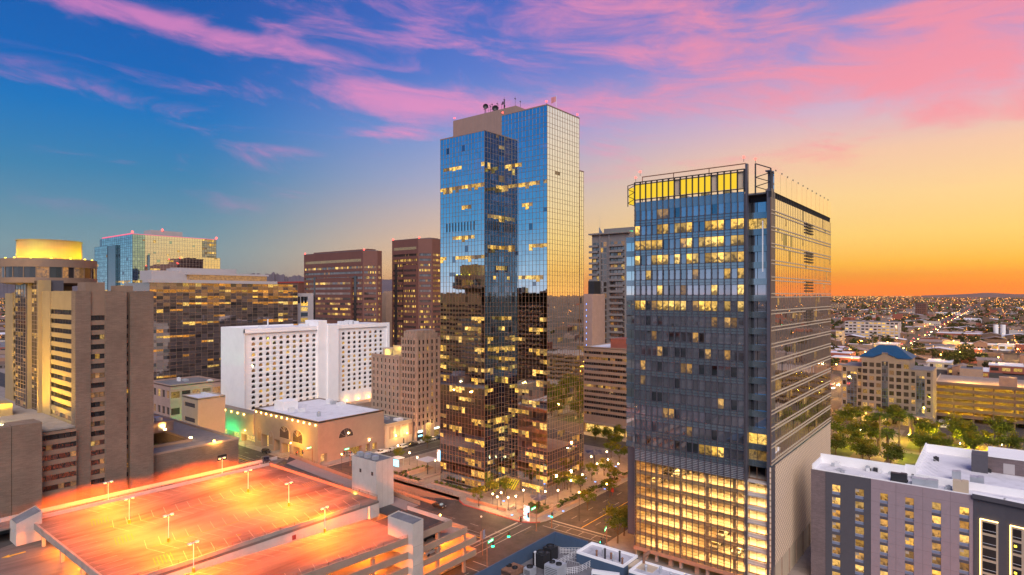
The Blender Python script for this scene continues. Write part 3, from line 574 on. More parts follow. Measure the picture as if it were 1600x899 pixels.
for k in range(10):
    mb = MB(); F_.box(mb, 3.0 + k * 1.4, 3.35 + k * 1.4, zv, zv + 2.9, -.05, .1); mb.build('vent_slot', M['dark_metal'], ct)
F_ = Face('n', ax, ay0)
for k in range(7):
    mb = MB(); F_.box(mb, 1.6 + k * .95, 1.85 + k * .95, zv, zv + 2.9, -.05, .1); mb.build('vent_slot', M['dark_metal'], ct)
# lit entrance lobby at the inner corner
mb = MB(); Face('e', by1, bx).box(mb, 2, 8, .15, 4.2, .1, .25); mb.build('lobby_window', M['lit_room_dim'], ct)
mb = MB()
for k in range(5): mb.quad((bx - .8 - .0, ay0 - 2 - k * .9, .3), (bx - .8, ay0 - 2.35 - k * .9, .3), (bx - .5, ay0 - 4.35 - k * .9, 3.8), (bx - .5, ay0 - 4.0 - k * .9, 3.8))
mb.build('light_sculpture', M['crown_yellow'], ct)

# ---------------------------------------------------------------- tower with the glowing crown
rt_ = thing('office_tower', 'broad grey glass office tower with a glowing yellow crown screen and lit garage floors below', 'skyscraper', (160, 55, 0))
X0, YL, YR, YN = 136.6, 69.9, 43.4, 37.8; X1 = 196.4; XN = 139.6
FE = Face('e', YL, X0); LE = YL - YR; NB = 18; bw = LE / NB; fh = 3.66; zb0 = 79.6
mb = MB(); mb.box(X0 + .6, YR, 28, X1 - .3, YL, 87.2, 0, 'b').box(XN + .6, YN + .4, 28.3, X1 - .3, YR - .01, 86.9, 0, 'b').box(X0 + 1.4, YL + .01, 5, X1 - 8, 72.6, 78, 0); mb.build('core', M['slate_wall'], rt_)
pm = {}
for nm, mt in (('g', 'grey_glass'), ('l', 'lit_pane'), ('d', 'lit_pane_dim'), ('k', 'blue_glass_dark')):
    mb = MB(); mb.quad((.04, 0, 0), (bw - .04, 0, 0), (bw - .04, 0, 2.3), (.04, 0, 2.3)); pm[nm] = mb.mesh('pane', [M[mt]])
rr = random.Random(21)
litf = {8: [3, 10], 9: [4, 12], 12: [14], 13: [5, 6], 14: [9], 15: [11, 12, 13, 14], 1: [0, 4, 5, 7, 8, 9, 12, 13, 14, 16, 17], 2: [0, 1, 2, 3, 4, 9, 11, 12, 13, 14, 16, 17], 3: [0, 3, 4, 5, 7, 9, 10, 12, 13, 14, 15, 16, 17], 4: [2, 15, 17], 5: [4, 13, 17], 6: [0, 1, 4, 5, 6, 7, 8, 11, 12, 13, 15, 17], 7: [15, 16], 10: [1, 8, 9], 11: [1]}
for k in range(-1, 15):
    z = zb0 - fh * k
    for i in range(NB):
        f = k + 1
        key = 'g' if rr.random() < .8 else 'k'
        if i in litf.get(f, []): key = 'l' if f < 7 or f > 14 else 'd'
        elif k < 9 and rr.random() < .05: key = 'd'
        p = FE.P(i * bw, z, -.15 + rr.uniform(-.01, .01)); put('window_pane', pm[key], rt_, p, FE.rz + rr.gauss(0, .003))
for k in range(-1, 15):                               # spandrel bands, two glass rails each
    z = zb0 - fh * k; mb = MB(); FE.box(mb, 0, LE, z - 1.36, z, -.3, -.02); sp = mb.build('spandrel', M['teal_glass'], rt_)
    mb = MB(); FE.box(mb, 0, LE, z - .08, z + .04, -.02, .09); FE.box(mb, 0, LE, z - .75, z - .68, -.02, .07); FE.box(mb, 0, LE, z - 1.40, z - 1.3, -.02, .09); mb.build('transom', M['lavender_metal'], sp)
mb = MB(); FE.box(mb, 0, LE, zb0 + fh + 2.3, 87.75, -.3, -.02); mb.build('spandrel', M['teal_glass'], rt_)
for i in range(NB + 1):
    mb = MB(); u = i * bw; FE.box(mb, u - .05, u + .05, 3.2, 88, -.1, .26)
    for z in [4 + 1.22 * t for t in range(68)]: FE.box(mb, u - .08, u + .08, z, z + .25, .26, .32)
    mb.build('fin', M['lavender_metal'], rt_)
# corner notch (glass balconies) and the left return
FN_ = Face('e', YR, XN)
for k in range(-1, 15):
    z = zb0 - fh * k; w = YR - YN
    mb = MB()
    for t in range(3): FN_.quad(mb, .06 + t * w / 3, (t + 1) * w / 3 - .06, z, z + 2.25, -.05 + rr.uniform(-.01, .01))
    mb.build('corner_window', M['lit_office' if k in (0, 13) else ('lit_office_dim' if k == 14 else 'grey_glass')], rt_)
    mb = MB(); FN_.box(mb, 0, w, z - 1.38, z, -.3, .5); mb.build('corner_spandrel', M['teal_glass'], rt_)
FR_ = Face('e', 72.9, X0 + 1.2)
for k in range(1, 15):
    z = zb0 - fh * k; mb = MB()
    for t in range(2): FR_.quad(mb, .06 + t * 1.5, 1.44 + t * 1.5, z, z + 2.25)
    mb.build('side_window', M['blue_glass'], rt_); mb = MB(); FR_.box(mb, 0, 3.0, z - 1.38, z, -.3, .1); mb.build('side_spandrel', M['teal_glass'], rt_)
mb = MB(); FR_.box(mb, 0, 3, 78, 79.4, -.3, .1); mb.build('side_spandrel', M['teal_glass'], rt_)
mb = MB(); mb.box(X0 + .2, YR - .55, 3, X0 + 1.2, YR - .1, 93.9).box(XN - 2.9, YN - .05, 0, XN, YN + .9, 87.9); mb.build('corner_post', M['lavender_metal'], rt_)
mb = MB(); mb.box(X0 - .15, YN + 1.6, 70, X0 + .05, YN + 1.8, 81); mb.build('light_mast', M['white_metal'], rt_)
# right (sunset) face
FNn = Face('n', X0, YN); LN = X1 - X0
GL = [M['gold_glass'], M['blue_glass_dark'], M['lit_office_dim'], M['gold_glass']]
curtain(rt_, FNn, 0, LN, 28.4, 86.0, 38, 3.66, .7, litrows(.03, {8: .2, 9: .2, 5: .25, 3: .2, 2: .3}, .12, dark=.02), GL, tilt=.0022, mull=.05, mmat='copper_mullion', proud=.05, hm=False, seed=9)
for k in range(16):
    z = 28.4 + 3.6 * k
    for dz_ in (0, .75):
        mb = MB(); FNn.box(mb, 0, LN, z + dz_, z + dz_ + .22, -.05, .16); mb.build('floor_rail', M['cream_panel'], rt_)
for gz in (58.5, 65.8, 73.2, 80.6):
    for t in range(4):
        mb = MB(); FNn.box(mb, LN * .50, LN * .62, gz + t * .75, gz + t * .75 + .35, .0, .35); mb.build('louvre', M['dark_metal'], rt_)
mb = MB(); FNn.box(mb, 0, LN, 86.0, 87.3, -.5, -.2); mb.build('shadow_gap', M['dark_metal'], rt_)  # black louvre band recessed below the crown screen
mb = MB(); Face('n', 0, 0).box(mb, 0, .12, 0, 1.3, -.2, .1); gsm = mb.mesh('gap_strut', [M['dark_metal']])
for i in range(40): put('gap_strut', gsm, rt_, FNn.P(i * LN / 40, 86.0))
for i in range(12):
    mb = MB(); FNn.box(mb, 2.0 + i * (LN - 2) / 12 + .05, 2.0 + (i + 1) * (LN - 2) / 12 - .05, 87.3, 91.9, -.08, .1); mb.build('crown_panel', M['gold_glass'], rt_)
    mb = MB(); x, y, z = FNn.P(2.0 + (i + .5) * (LN - 2) / 12, 91.9, 0); mb.cyl(x, y + .2, z, z + .35, .06, n=5).ball((x, y + .2, z + .5), .16); mb.build('crown_floodlight', M['dark_metal'], rt_)
mb = MB(); FNn.box(mb, 0, LN, 87.3, 87.5, -1.2, -.1); FNn.box(mb, 0, LN, 91.6, 91.85, -1.2, -.1)
for i in range(13): FNn.box(mb, 2.0 + i * (LN - 2) / 12 - .1, 2.0 + i * (LN - 2) / 12 + .1, 87, 91.9, -1.2, -.12)
mb.build('crown_frame', M['lavender_metal'], rt_)
mb = MB()                                             # end truss of that screen
a0, a1 = (X0 + .2, YN + .1), (X0 + .2, YN + 3.3)
for (x, y) in (a0, a1): mb.tube((x, y, 87), (x, y, 93.6 if y > YN + 2 else 92.2), .16)
for z0_, z1_ in ((87.3, 89.3), (89.3, 91.3)): mb.tube((a0[0], a0[1], z0_), (a1[0], a1[1], z1_ - .7), .09); mb.tube((a1[0], a1[1], z1_ - .7), (a0[0], a0[1], z1_), .09)
mb.tube((a0[0], a0[1], 92.2), (a1[0], a1[1], 93.6), .12); mb.build('crown_truss', M['dark_metal'], rt_)
# glowing crown on the near face
for i in range(NB):
    mb = MB(); FE.box(mb, i * bw + .14, (i + 1) * bw - .14, 88.6, 92.0, -.12, .0); mb.build('glowing_panel', M['screen_glow' if i not in (7, 13, 17) else 'cream_panel'], rt_)
mb = MB()
for i in range(NB + 1): FE.box(mb, i * bw - .1, i * bw + .1, 87.7, 92.7, -.2, .35)
for z in (88.3, 92.05, 92.6): FE.box(mb, -.1, LE + .1, z, z + .16, -.2, .3)
mb.build('crown_frame', M['dark_metal'], rt_)
mb = MB(); FE.box(mb, 1.5, LE, 93.95, 94.15, -1.0, -.8)
for u in (1.5, 9.6, 18.2, LE - .1): FE.box(mb, u, u + .14, 88, 94.1, -1.0, -.82)
mb.build('crown_rail', M['rust'], rt_)
mb = MB(); mb.tube((X0 + .3, 72.0, 87), (X0 + .3, 72.0, 92.2), .12); mb.tube((X0 + .3, 70.2, 87), (X0 + .3, 70.2, 92.6), .14)
for k in range(3): z = 87 + 1.7 * k; mb.tube((X0 + .3, 70.2, z), (X0 + .3, 72.0, z + .85), .08).tube((X0 + .3, 72.0, z + .85), (X0 + .3, 70.2, z + 1.7), .08)
mb.tube((X0 + .3, 70.2, 92.5), (X0 + .3, 72.0, 92.2), .1); mb.build('crown_truss', M['dark_metal'], rt_)
mb = MB(); mb.box(X0 + .5, 70.5, 87.4, X0 + .7, 71.8, 91.6); mb.build('glowing_panel', M['screen_glow'], rt_)
for x, y, z in ((X0, 69.7, 92.9), (X0 - .4, YR, 94.2), (X0 + .2, YN + 3.3, 93.6), (X0 - .4, 68.3, 94.1)): red_beacon(rt_, x, y, z)
mb = MB(); mb.box(X0 + 1, YN + .5, 87.0, X1 - .3, YL, 87.35); mb.build('roof', M['grey_roof'], rt_)
for k in range(9): mb = MB(); mb.box(X0 + 3, 45 + k * 2.6, 87.35, X0 + 6, 46.6 + k * 2.6, 88.3 + .5 * (k % 2)); mb.build('roof_unit', M['galv'], rt_)
# garage floors behind the lit glass screen
zs = [3.2 + 3.0 * k for k in range(8)]
for k, z in enumerate(zs):
    mb = MB(); mb.box(X0 + .5, YN + .8, z - .35, X0 + 22, YL - .2, z); mb.build('garage_slab', M['pale_concrete'], rt_)
    if k < 7:
        for y in (40.5, 46.5, 53, 59.5, 66):
            mb = MB(); mb.box(X0 + 3.0, y - 2.2, z + 2.50, X0 + 3.5, y + 2.2, z + 2.60); mb.build('strip_light', M['ceil_strip' if rr.random() < .72 else 'ceil_strip_dim'], rt_)
        mb = MB(); mb.box(X0 + .7, YN + .9, z, X0 + .9, YL - .2, z + .55); mb.build('upstand', M['pale_concrete'], rt_)
mb = MB(); mb.box(X0 + 13, YN + .8, 3.2, X0 + 13.3, YL, 24.2); mb.build('garage_back_wall', M['cream_panel'], rt_)
mb = MB(); mb.box(X0 + .5, YL - .2, 0, X0 + 22, YL, 28).box(X0 + .5, YN + .3, 0, X0 + 22, YN + .7, 28); mb.build('end_wall', M['cream_panel'], rt_)
for y in (46, 52.2, 58.6, 64.8):
    for x in (X0 + 1.6, X0 + 8): mb = MB(); mb.box(x - .35, y - .35, 0, x + .35, y + .35, 24.2); mb.build('column', M['pale_concrete'], rt_)
sm = MB(); sm.quad((.05, 0, 0), (bw - .05, 0, 0), (bw - .05, 0, 2.9), (.05, 0, 2.9)); sm = sm.mesh('screen_pane', [M['screen_glass']])
for k in range(7):
    for i in range(NB): put('screen_pane', sm, rt_, FE.P(i * bw, 3.25 + k * 3.0, rr.uniform(-.01, .01)), FE.rz + rr.gauss(0, .002))
mb = MB()
for k in range(29): FE.box(mb, 0, LE, 3.2 + k * .75, 3.25 + k * .75, -.05, .1)
mb.build('screen_rail', M['copper_mullion'], rt_)
mb = MB(); FE.box(mb, 0, LE, 24.25, 27.0, -.4, -.1); mb.build('mesh_band', M['lavender_metal'], rt_)
mb = MB()
for k in range(7): FE.box(mb, 0, LE, 24.3 + k * .4, 24.42 + k * .4, -.1, .0)
mb.build('mesh_slat', M['galv'], rt_)
mb = MB(); FE.box(mb, -.2, LE + .2, 2.3, 3.15, -.4, .35); mb.build('canopy_beam', M['terracotta'], rt_)
for u in (2, 8.5, 15, 21.5): mb = MB(); FE.box(mb, u, u + 1.0, 0, 2.3, -1.6, -.6); mb.build('column', M['tan_stone'], rt_)
mb = MB(); FE.box(mb, 0, LE, .15, 2.3, -5, -4.8); mb.build('shopfront', M['lit_shop'], rt_)
FN2 = Face('e', YR, XN - .9)
mb = MB()
for k in range(8): FN2.box(mb, .2, 4.4, 3.0 + k * 3.0, 3.5 + k * 3.0, -.2, .05)
for u in (.4, 2.0, 3.9): FN2.box(mb, u, u + .1, 3, 27, -.1, .05)
mb.build('notch_frame', M['copper_mullion'], rt_)
# perforated metal screen on the sunset side
def perfmat():
    m, nt, out = nodes('perforated'); p = mnode(nt, 'ShaderNodeBsdfPrincipled'); setin(p, Roughness=.6); nt.links.new(p.outputs[0], out.inputs[0])
    g = mnode(nt, 'ShaderNodeNewGeometry'); s = mnode(nt, 'ShaderNodeSeparateXYZ'); nt.links.new(g.outputs['Position'], s.inputs[0])
    def sn(o, f):
        a = mnode(nt, 'ShaderNodeMath', operation='MULTIPLY'); nt.links.new(o, a.inputs[0]); a.inputs[1].default_value = f; b = mnode(nt, 'ShaderNodeMath', operation='SINE'); nt.links.new(a.outputs[0], b.inputs[0]); return b.outputs[0]
    ml = mnode(nt, 'ShaderNodeMath', operation='MULTIPLY'); nt.links.new(sn(s.outputs[0], 5.2), ml.inputs[0]); nt.links.new(sn(s.outputs[2], 5.2), ml.inputs[1])
    r = mnode(nt, 'ShaderNodeMapRange'); nt.links.new(ml.outputs[0], r.inputs[0]); r.inputs[1].default_value = .1; r.inputs[2].default_value = .4
    mx = mnode(nt, 'ShaderNodeMix', data_type='RGBA'); nt.links.new(r.outputs[0], mx.inputs[0]); mx.inputs[6].default_value = (.78, .60, .44, 1); mx.inputs[7].default_value = (.36, .25, .17, 1); nt.links.new(mx.outputs[2], p.inputs['Base Color'])
perfmat()
for i in range(10):
    for k in range(5):
        mb = MB(); FNn.box(mb, i * LN / 10 + .03, (i + 1) * LN / 10 - .03, 6.0 + k * 4.4 + .02, 6.0 + (k + 1) * 4.4 - .02, -.3, rr.uniform(.0, .02)); mb.build('perforated_panel', M['perforated'], rt_)
mb = MB(); FNn.box(mb, 0, LN, 28.02, 28.38, -.3, .2); mb.build('green_edge', M['teal_glass'], rt_)
mb = MB(); FNn.box(mb, 0, LN, 0, 5.95, -.4, -.12); mb.build('plinth', M['cream_panel'], rt_)
for i in range(9): mb = MB(); FNn.box(mb, 2 + i * LN / 9.3, 2.3 + i * LN / 9.3, 0.1, 5.9, -.12, .08); mb.build('plinth_rib', M['tan_stone'], rt_)
mb = MB(); mb.box(X0 + 22, YN + .4, 0, X1 - .3, YL, 28); mb.build('podium_core', M['concrete'], rt_)
# ================================================================ parking garage in the foreground
ga = thing('parking_garage', 'open parking garage with a broad orange lit top deck in the foreground', 'parking garage', (70, 135, 0))
DZ = 16.0; GX0, GX1, GY0, GY1 = 38.0, 93.6, 115.0, 163.6
slab = MB(); slab.box(GX0, GY0, DZ - .5, GX1, GY1, DZ); dk = slab.build('top_deck', M['deck'], ga)
mb = MB(); mb.quad((22, 164.1, 15.2), (94.0, 164.1, 15.2), (104, 170.6, 15.2), (22, 170.6, 15.2)); pd = mb.build('perimeter_drive', M['deck'], ga)
zw = lambda y: 12.8 + (y - 112) * (15.2 - 12.8) / (164.1 - 112)
mb = MB(); mb.quad((94.0, 112, zw(112)), (99, 112, zw(112)), (99, 164.1, 15.2), (94.0, 164.1, 15.2)); mb.quad((99, 112, zw(112)), (104, 112, zw(112)), (104, 170.6, 15.2), (99, 164.1, 15.2)); mb.quad((88, 97.3, 12.8), (100, 97.3, 12.8), (100, 112, 12.8), (88, 112, 12.8)); mb.build('side_drive', M['asphalt'], ga)
mb = MB(); mb.quad((99.2, 112, zw(112) + .02), (103.6, 112, zw(112) + .02), (103.6, 166, 15.25), (99.2, 164.1, 15.22)); mb.build('side_strip', M['brown_pent'], ga)
zr = lambda x: 12.8 + max(0, (90 - x)) * .043
mb = MB(); mb.quad((38, 97.3, zr(38)), (90, 97.3, zr(90)), (90, 114.7, zr(90)), (38, 114.7, zr(38))); rp = mb.build('ramp_deck', M['deck'], ga)
mb = MB(); mb.quad((38, 114.9, zr(38) - .5), (93.6, 114.9, 12.3), (93.6, 114.9, DZ - .5), (38, 114.9, DZ - .5)); mb.quad((93.65, 114.9, 12.0), (93.65, 163.6, 14.8), (93.65, 163.6, DZ - .5), (93.65, 114.9, DZ - .5)); mb.quad((94, 164.0, 14.5), (38, 164.0, 14.5), (38, 164, DZ), (94, 164, DZ)); mb.build('retaining_wall', M['pale_concrete'], ga)
def parapet(p0, p1, z0, z1, h=.95, th=.25, name='parapet', mat='pale_concrete', rail=True, posts=True):
    d = Vector((p1[0] - p0[0], p1[1] - p0[1], 0)); L = d.length; d.normalize(); n = Vector((-d.y, d.x, 0)) * (th / 2); mb = MB()
    a = Vector((*p0, 0)); b = Vector((*p1, 0)); pts = [a - n, b - n, b + n, a + n]; zz = [z0, z1, z1, z0]
    k = len(mb.v); mb.v += [(p.x, p.y, z) for p, z in zip(pts, zz)] + [(p.x, p.y, z + h) for p, z in zip(pts, zz)]
    for q_ in ((3, 2, 1, 0), (4, 5, 6, 7), (0, 1, 5, 4), (1, 2, 6, 5), (2, 3, 7, 6), (3, 0, 4, 7)): mb.f.append(tuple(k + i for i in q_)); mb.m.append(0)
    o = mb.build(name, M[mat], ga)
    if rail:
        mb = MB(); n_ = max(2, int(L / 3.2))
        for i in range(n_ + 1):
            t = i / n_; p = a.lerp(b, t); z = z0 + (z1 - z0) * t + h; mb.box(p.x - .04, p.y - .04, z, p.x + .04, p.y + .04, z + .55)
        for zz_ in (.27, .52): mb.tube((a.x, a.y, z0 + h + zz_), (b.x, b.y, z1 + h + zz_), .035, n=4)
        mb.build('railing', M['rust'], o)
    return o
parapet((GX0 + 1, GY1), (GX1 - .2, GY1), DZ, DZ, .8); parapet((22, 170.6), (100, 170.6), 15.2, 15.2, .9); parapet((GX0 + .1, GY0), (GX0 + .1, GY1), DZ - .9, DZ - .9, 1.4, .4, rail=False, mat='concrete'); parapet((GX1 - .1, GY1 - .4), (GX1 - .1, GY0 + .5), DZ, DZ, .75, mat='terracotta'); parapet((38.4, GY0 + .1), (88, GY0 + .1), DZ, DZ, .75, mat='concrete', rail=True)
parapet((104, 170), (104, 112), 15.2, zw(112), .9, mat='terracotta'); parapet((100, 112), (100, 97.4), 12.8, 12.8, .9)
parapet((93.8, 170), (93.8, 164.6), 15.2, 15.2, .1, rail=False)
# facade floors: sloping beams left of the stair tower, level ones right of it
SXA, SXB = onY(645, 95.6), onY(661.5, 95.6)
lv = [(0, 100.0), (-3.1, 105.0), (-6.2, 108.2), (-9.3, 108.2)]
for k, (dz_, xe) in enumerate(lv):
    p = parapet((38, 97.15), (SXA, 97.15), zr(38) + dz_ - .5, zr(SXA) + dz_ - .5, 1.45, .35, 'facade_beam', 'tan_stone', rail=(k == 0))
    parapet((SXB, 97.15 - .0), (xe, 97.15), 12.8 + dz_ - .5, 12.8 + dz_ - .5, 1.45, .35, 'facade_beam', 'tan_stone', rail=(k == 0))
    if k: parapet((xe, 97.15), (xe, 163), 12.8 + dz_ - .5, 12.8 + dz_ - .5, 1.45, .35, 'facade_beam', 'tan_stone', rail=False)
    if k:
        mb = MB(); mb.prism([(38, 97.3), (SXB, 97.3), (SXB, 163), (38, 163)], lambda x, y: zr(x) + dz_ - .35, lambda x, y: zr(x) + dz_); mb.prism([(SXB + .02, 97.3), (xe, 97.3), (xe, 163), (SXB + .02, 163)], 12.45 + dz_, 12.8 + dz_); mb.build('floor_slab', M['concrete'], ga)
mb = MB(); mb.quad((38, 97.3, zr(38) - .5), (90, 97.3, 12.3), (90, 114.6, 12.3), (38, 114.6, zr(38) - .5)); mb.quad((90.02, 97.3, 12.5), (100, 97.3, 12.5), (100, 112, 12.5), (90.02, 112, 12.5)); mb.build('soffit', M['concrete'], ga)
for x in (42, 51, 60, 69, 78, 96.0, 104.6):
    mb = MB(); mb.box(x - .3, 97.35, 0, x + .3, 98.1, 12.2 if x < 97 else 9.5); mb.build('column', M['tan_stone'], ga)
for x in (48, 64, 80, 94):
    for y in (108, 124): mb = MB(); mb.box(x - .35, y - .35, 0, x + .35, y + .35, 12); mb.build('column', M['concrete'], ga)
mb = MB(); mb.box(38, 126, 0, 100, 126.3, 12.2); mb.build('inner_wall', M['concrete'], ga)
for k in range(3):
    for x in (52, 66, 80, 94, 102):
        if x == 102 and k == 0: continue
        z = zr(x) - .8 - 3.1 * k; mb = MB(); mb.box(x - .5, 104.2, z, x + .5, 104.5, z + .12); f = mb.build('ceiling_lamp', M['lamp_orange'], ga); lamp('garage_light', (x, 104.3, z - .35), 1500, SODIUM, .3, f)
for k, z in enumerate((8.9, 5.8, 2.7)):
    for y in (106, 122, 138, 154): mb = MB(); mb.box(100.2, y - .5, z, 100.5, y + .5, z + .12); f = mb.build('ceiling_lamp', M['lamp_orange'], ga); lamp('garage_light', (101.2, y, z - .3), 1500, SODIUM, .3, f)
# stair towers: white boxes
def stairbox(name_l, x0, x1, y0, y1, z0, z1, slope=0.0):
    t = thing('stair_tower', name_l, 'stair tower', ((x0 + x1) / 2, (y0 + y1) / 2, z0)); mb = MB()
    mb.prism([(x0, y0), (x1, y0), (x1, y1), (x0, y1)], z0, lambda x, y: z1 + (slope if x > (x0 + x1) / 2 else 0), top=False); mb.build('wall', M['pale_concrete'], t)
    mb = MB(); mb.quad((x0 + .2, y0 + .2, z1 - .2), (x1 - .2, y0 + .2, z1 + slope - .2), (x1 - .2, y1 - .2, z1 + slope - .2), (x0 + .2, y1 - .2, z1 - .2)); mb.build('roof', M['grey_roof'], t); return t
sb = stairbox('white stair tower rising through the garage front with a sloping roof', SXA, SXB, 95.6, onX(606, SXA), 0.0, 17.0, .3)
for z in (4, 8, 12): mb = MB(); mb.box(SXA + .2, 95.57, z, SXB - .2, 95.6, z + .06); mb.build('joint', M['concrete'], sb)
sx0 = 94.9; sy0 = onX(588, sx0); 
sb2 = stairbox('pale stair tower with a yellow lit doorway at the garage corner', sx0, onY(615, sy0), sy0, onX(550, sx0), 0.0, Zat(722, sx0, sy0))
sx1 = onY(615, sy0); sy1 = onX(550, sx0); sz = Zat(722, sx0, sy0)
FS = Face('e', sy1, sx0); LS = sy1 - sy0
mb = MB(); FS.box(mb, LS * .22, LS * .48, 13.0, 15.9, -.02, .03); mb.build('doorway', M['lit_shop'], sb2)
mb = MB(); FS.box(mb, LS * .78, LS * .86, 13.3, 15.2, -.02, .03); mb.build('door', M['sign_yellow'], sb2)
for u in (LS * .32, LS * .8): mb = MB(); FS.box(mb, u, u + .7, sz - 3.6, sz - 2.7, -.02, .04); mb.build('vent', M['dark_metal'], sb2)
for k in range(3): mb = MB(); mb.box(sx0 + 1.2, sy0 + 2 + k * 3, sz - .2, sx0 + 2.4, sy0 + 3.2 + k * 3, sz + .7); mb.build('roof_unit', M['galv'], sb2)
for x in (0.33, .66): mb = MB(); Face('n', sx0, sy0).box(mb, (sx1 - sx0) * x, (sx1 - sx0) * x + .06, 0, sz - .1, -.02, .02); mb.build('joint', M['concrete'], sb2)
lamp('door_light', (sx0 - 1.6, sy1 - LS * .35, 16.0), 60, (.85, 1, .15), .2, sb2)
bp = G(22, 828, 15.3); t = stairbox('small white bulkhead with a sloping roof beside the left deck drive', bp[0] - .2, bp[0] + 4.2, bp[1] - 2.6, bp[1] + 2.4, 12.5, 17.2, 1.6)
mb = MB(); mb.box(bp[0] - .24, bp[1] - .6, 15.0, bp[0] - .2, bp[1] + .1, 15.5); mb.build('vent', M['galv'], t)
# lower level seen past the deck edge at bottom left
mb = MB(); mb.box(8, 95, 12.0, 60, 164, 12.4); lo = mb.build('lower_floor', M['deck'], ga)
mb = MB()
def curve_strip(c, r0, r1, a0, a1, z, mb, n=16):
    for i in range(n):
        t0, t1 = math.radians(a0 + (a1 - a0) * i / n), math.radians(a0 + (a1 - a0) * (i + 1) / n)
        mb.quad(*[(c[0] + r * math.cos(t), c[1] + r * math.sin(t), z) for r, t in ((r0, t0), (r1, t0), (r1, t1), (r0, t1))])
curve_strip((38, 152), 11, 19, 90, 200, 12.41, mb); mb.build('turning_lane', M['asphalt'], lo)
mb = MB(); mb.box(20, 170.8, 11, 40, 171.1, 14); mb.quad((22, 164.1, 12.42), (30, 164.1, 12.42), (30, 170.6, 12.42), (22, 170.6, 12.42)); mb.build('end_wall', M['concrete'], ga)
mb = MB(); A0 = Vector((31.5, 155.5, 12.43)); 
mb.poly([A0 + Vector(v) for v in ((0, 0, 0), (1.6, .9, 0), (1.3, .3, 0), (4, .3, 0), (4, -.3, 0), (1.3, -.3, 0), (1.6, -.9, 0))][::-1]); mb.build('arrow_marking', M['yellow_line'], lo)
for y in (120, 132, 144, 156): mb = MB(); mb.box(38.3, y - .3, 12.4, 38.9, y + .3, 15.5); mb.build('column', M['concrete'], ga)
for y in (126, 138, 150): mb = MB(); mb.box(41, y - .5, 15.2, 41.3, y + .5, 15.3); f = mb.build('ceiling_lamp', M['lamp_orange'], ga); lamp('garage_light', (40.6, y, 14.9), 1300, SODIUM, .3, f)
mb = MB(); mb.box(44, 100, 12.4, 44.3, 163, 15.4); mb.build('inner_wall', M['concrete'], ga)
# deck markings
zl = DZ + .004; mb = MB()
for yc, dirs in ((145.5, (1, -1)), (128.4, (1, -1)), (117.0, (1,)), (162.8, (-1,))):
    for i in range(18):
        x = 48 + i * 2.6
        if x > 90: break
        for s_ in dirs: mb.quad((x, yc + .0 * s_, zl), (x + .12, yc, zl), (x + .12 + 1.3, yc + 4.8 * s_, zl), (x + 1.3, yc + 4.8 * s_, zl)) if s_ > 0 else mb.quad((x + 1.3, yc - 4.8, zl), (x + 1.42, yc - 4.8, zl), (x + .12, yc, zl), (x, yc, zl))
for i in range(16): y = 119 + i * 2.6; mb.quad((38.8, y, zl), (43.4, y, zl), (43.4, y + .12, zl), (38.8, y + .12, zl))
for i in range(15): x = 42 + i * 2.9; mb.quad((x, 114.6, zr(x) + .006), (x + .13, 114.6, zr(x) + .006), (x + 1.9, 110.2, zr(x + 1.9) + .006), (x + 1.77, 110.2, zr(x + 1.8) + .006))
for i in range(14): x = 42 + i * 2.9; mb.quad((x + 1.8, 102.0, zr(x + 1.8) + .006), (x + 1.93, 102.0, zr(x + 1.9) + .006), (x + .13, 97.6, zr(x) + .006), (x, 97.6, zr(x) + .006))
for i in range(17): x = 44 + i * 2.9; mb.quad((x, 169.8, 15.206), (x + .12, 169.8, 15.206), (x + 1.3, 167.2, 15.206), (x + 1.18, 167.2, 15.206))
mb.build('stall_marking', M['deck_line'], dk, kind='stuff')
mb = MB()
for yc in (145.5, 128.4):
    for i in range(9): x = 49 + i * 4.6; mb.quad((x, yc - .1, zl + .004), (x + 3.4, yc - .1, zl + .004), (x + 3.4, yc + .1, zl + .004), (x, yc + .1, zl + .004))
for (cx, cy) in ((47, 152), (46.5, 137), (47.5, 121), (90, 139)):
    for k in range(6): mb.quad((cx - 1.5 + k * .6, cy - 2, zl), (cx - 1.35 + k * .6, cy - 2, zl), (cx - .35 + k * .6, cy + 2, zl), (cx - .5 + k * .6, cy + 2, zl))
for (cx, cy) in ((44.5, 154), (45.5, 146.5), (60, 121)): mb.poly([(cx + a, cy + b, zl) for a, b in ((0, .1), (2.2, .1), (2.2, .5), (3.2, 0), (2.2, -.5), (2.2, -.1), (0, -.1))][::-1])
mb.build('yellow_marking', M['deck_yellow'], dk, kind='stuff')
mb = MB()
for p0, p1 in (((66, 163.4), (66.5, 115.2)), ((84, 163.4), (84.4, 115.2)), ((46, 140), (93.4, 139.7))): mb.quad((p0[0], p0[1], zl - .002), (p0[0] - .06, p0[1] - .05, zl - .002), (p1[0] - .06, p1[1], zl - .002), (p1[0], p1[1], zl - .002))
mb.build('expansion_joint', M['dark_metal'], dk)
mb = MB(); mb.box(70.6, 114.5, 14.0, 71.4, 114.66, 14.9); mb.build('fire_hose_box', M['red_kerb'], ga)
st = MB()
for i in range(6): st.box(90.2 + i * .45, 114.0, 12.8 + i * 0, 90.6 + i * .45, 114.7, 15.6 - i * .5)
st.build('deck_stair', M['pale_concrete'], ga)
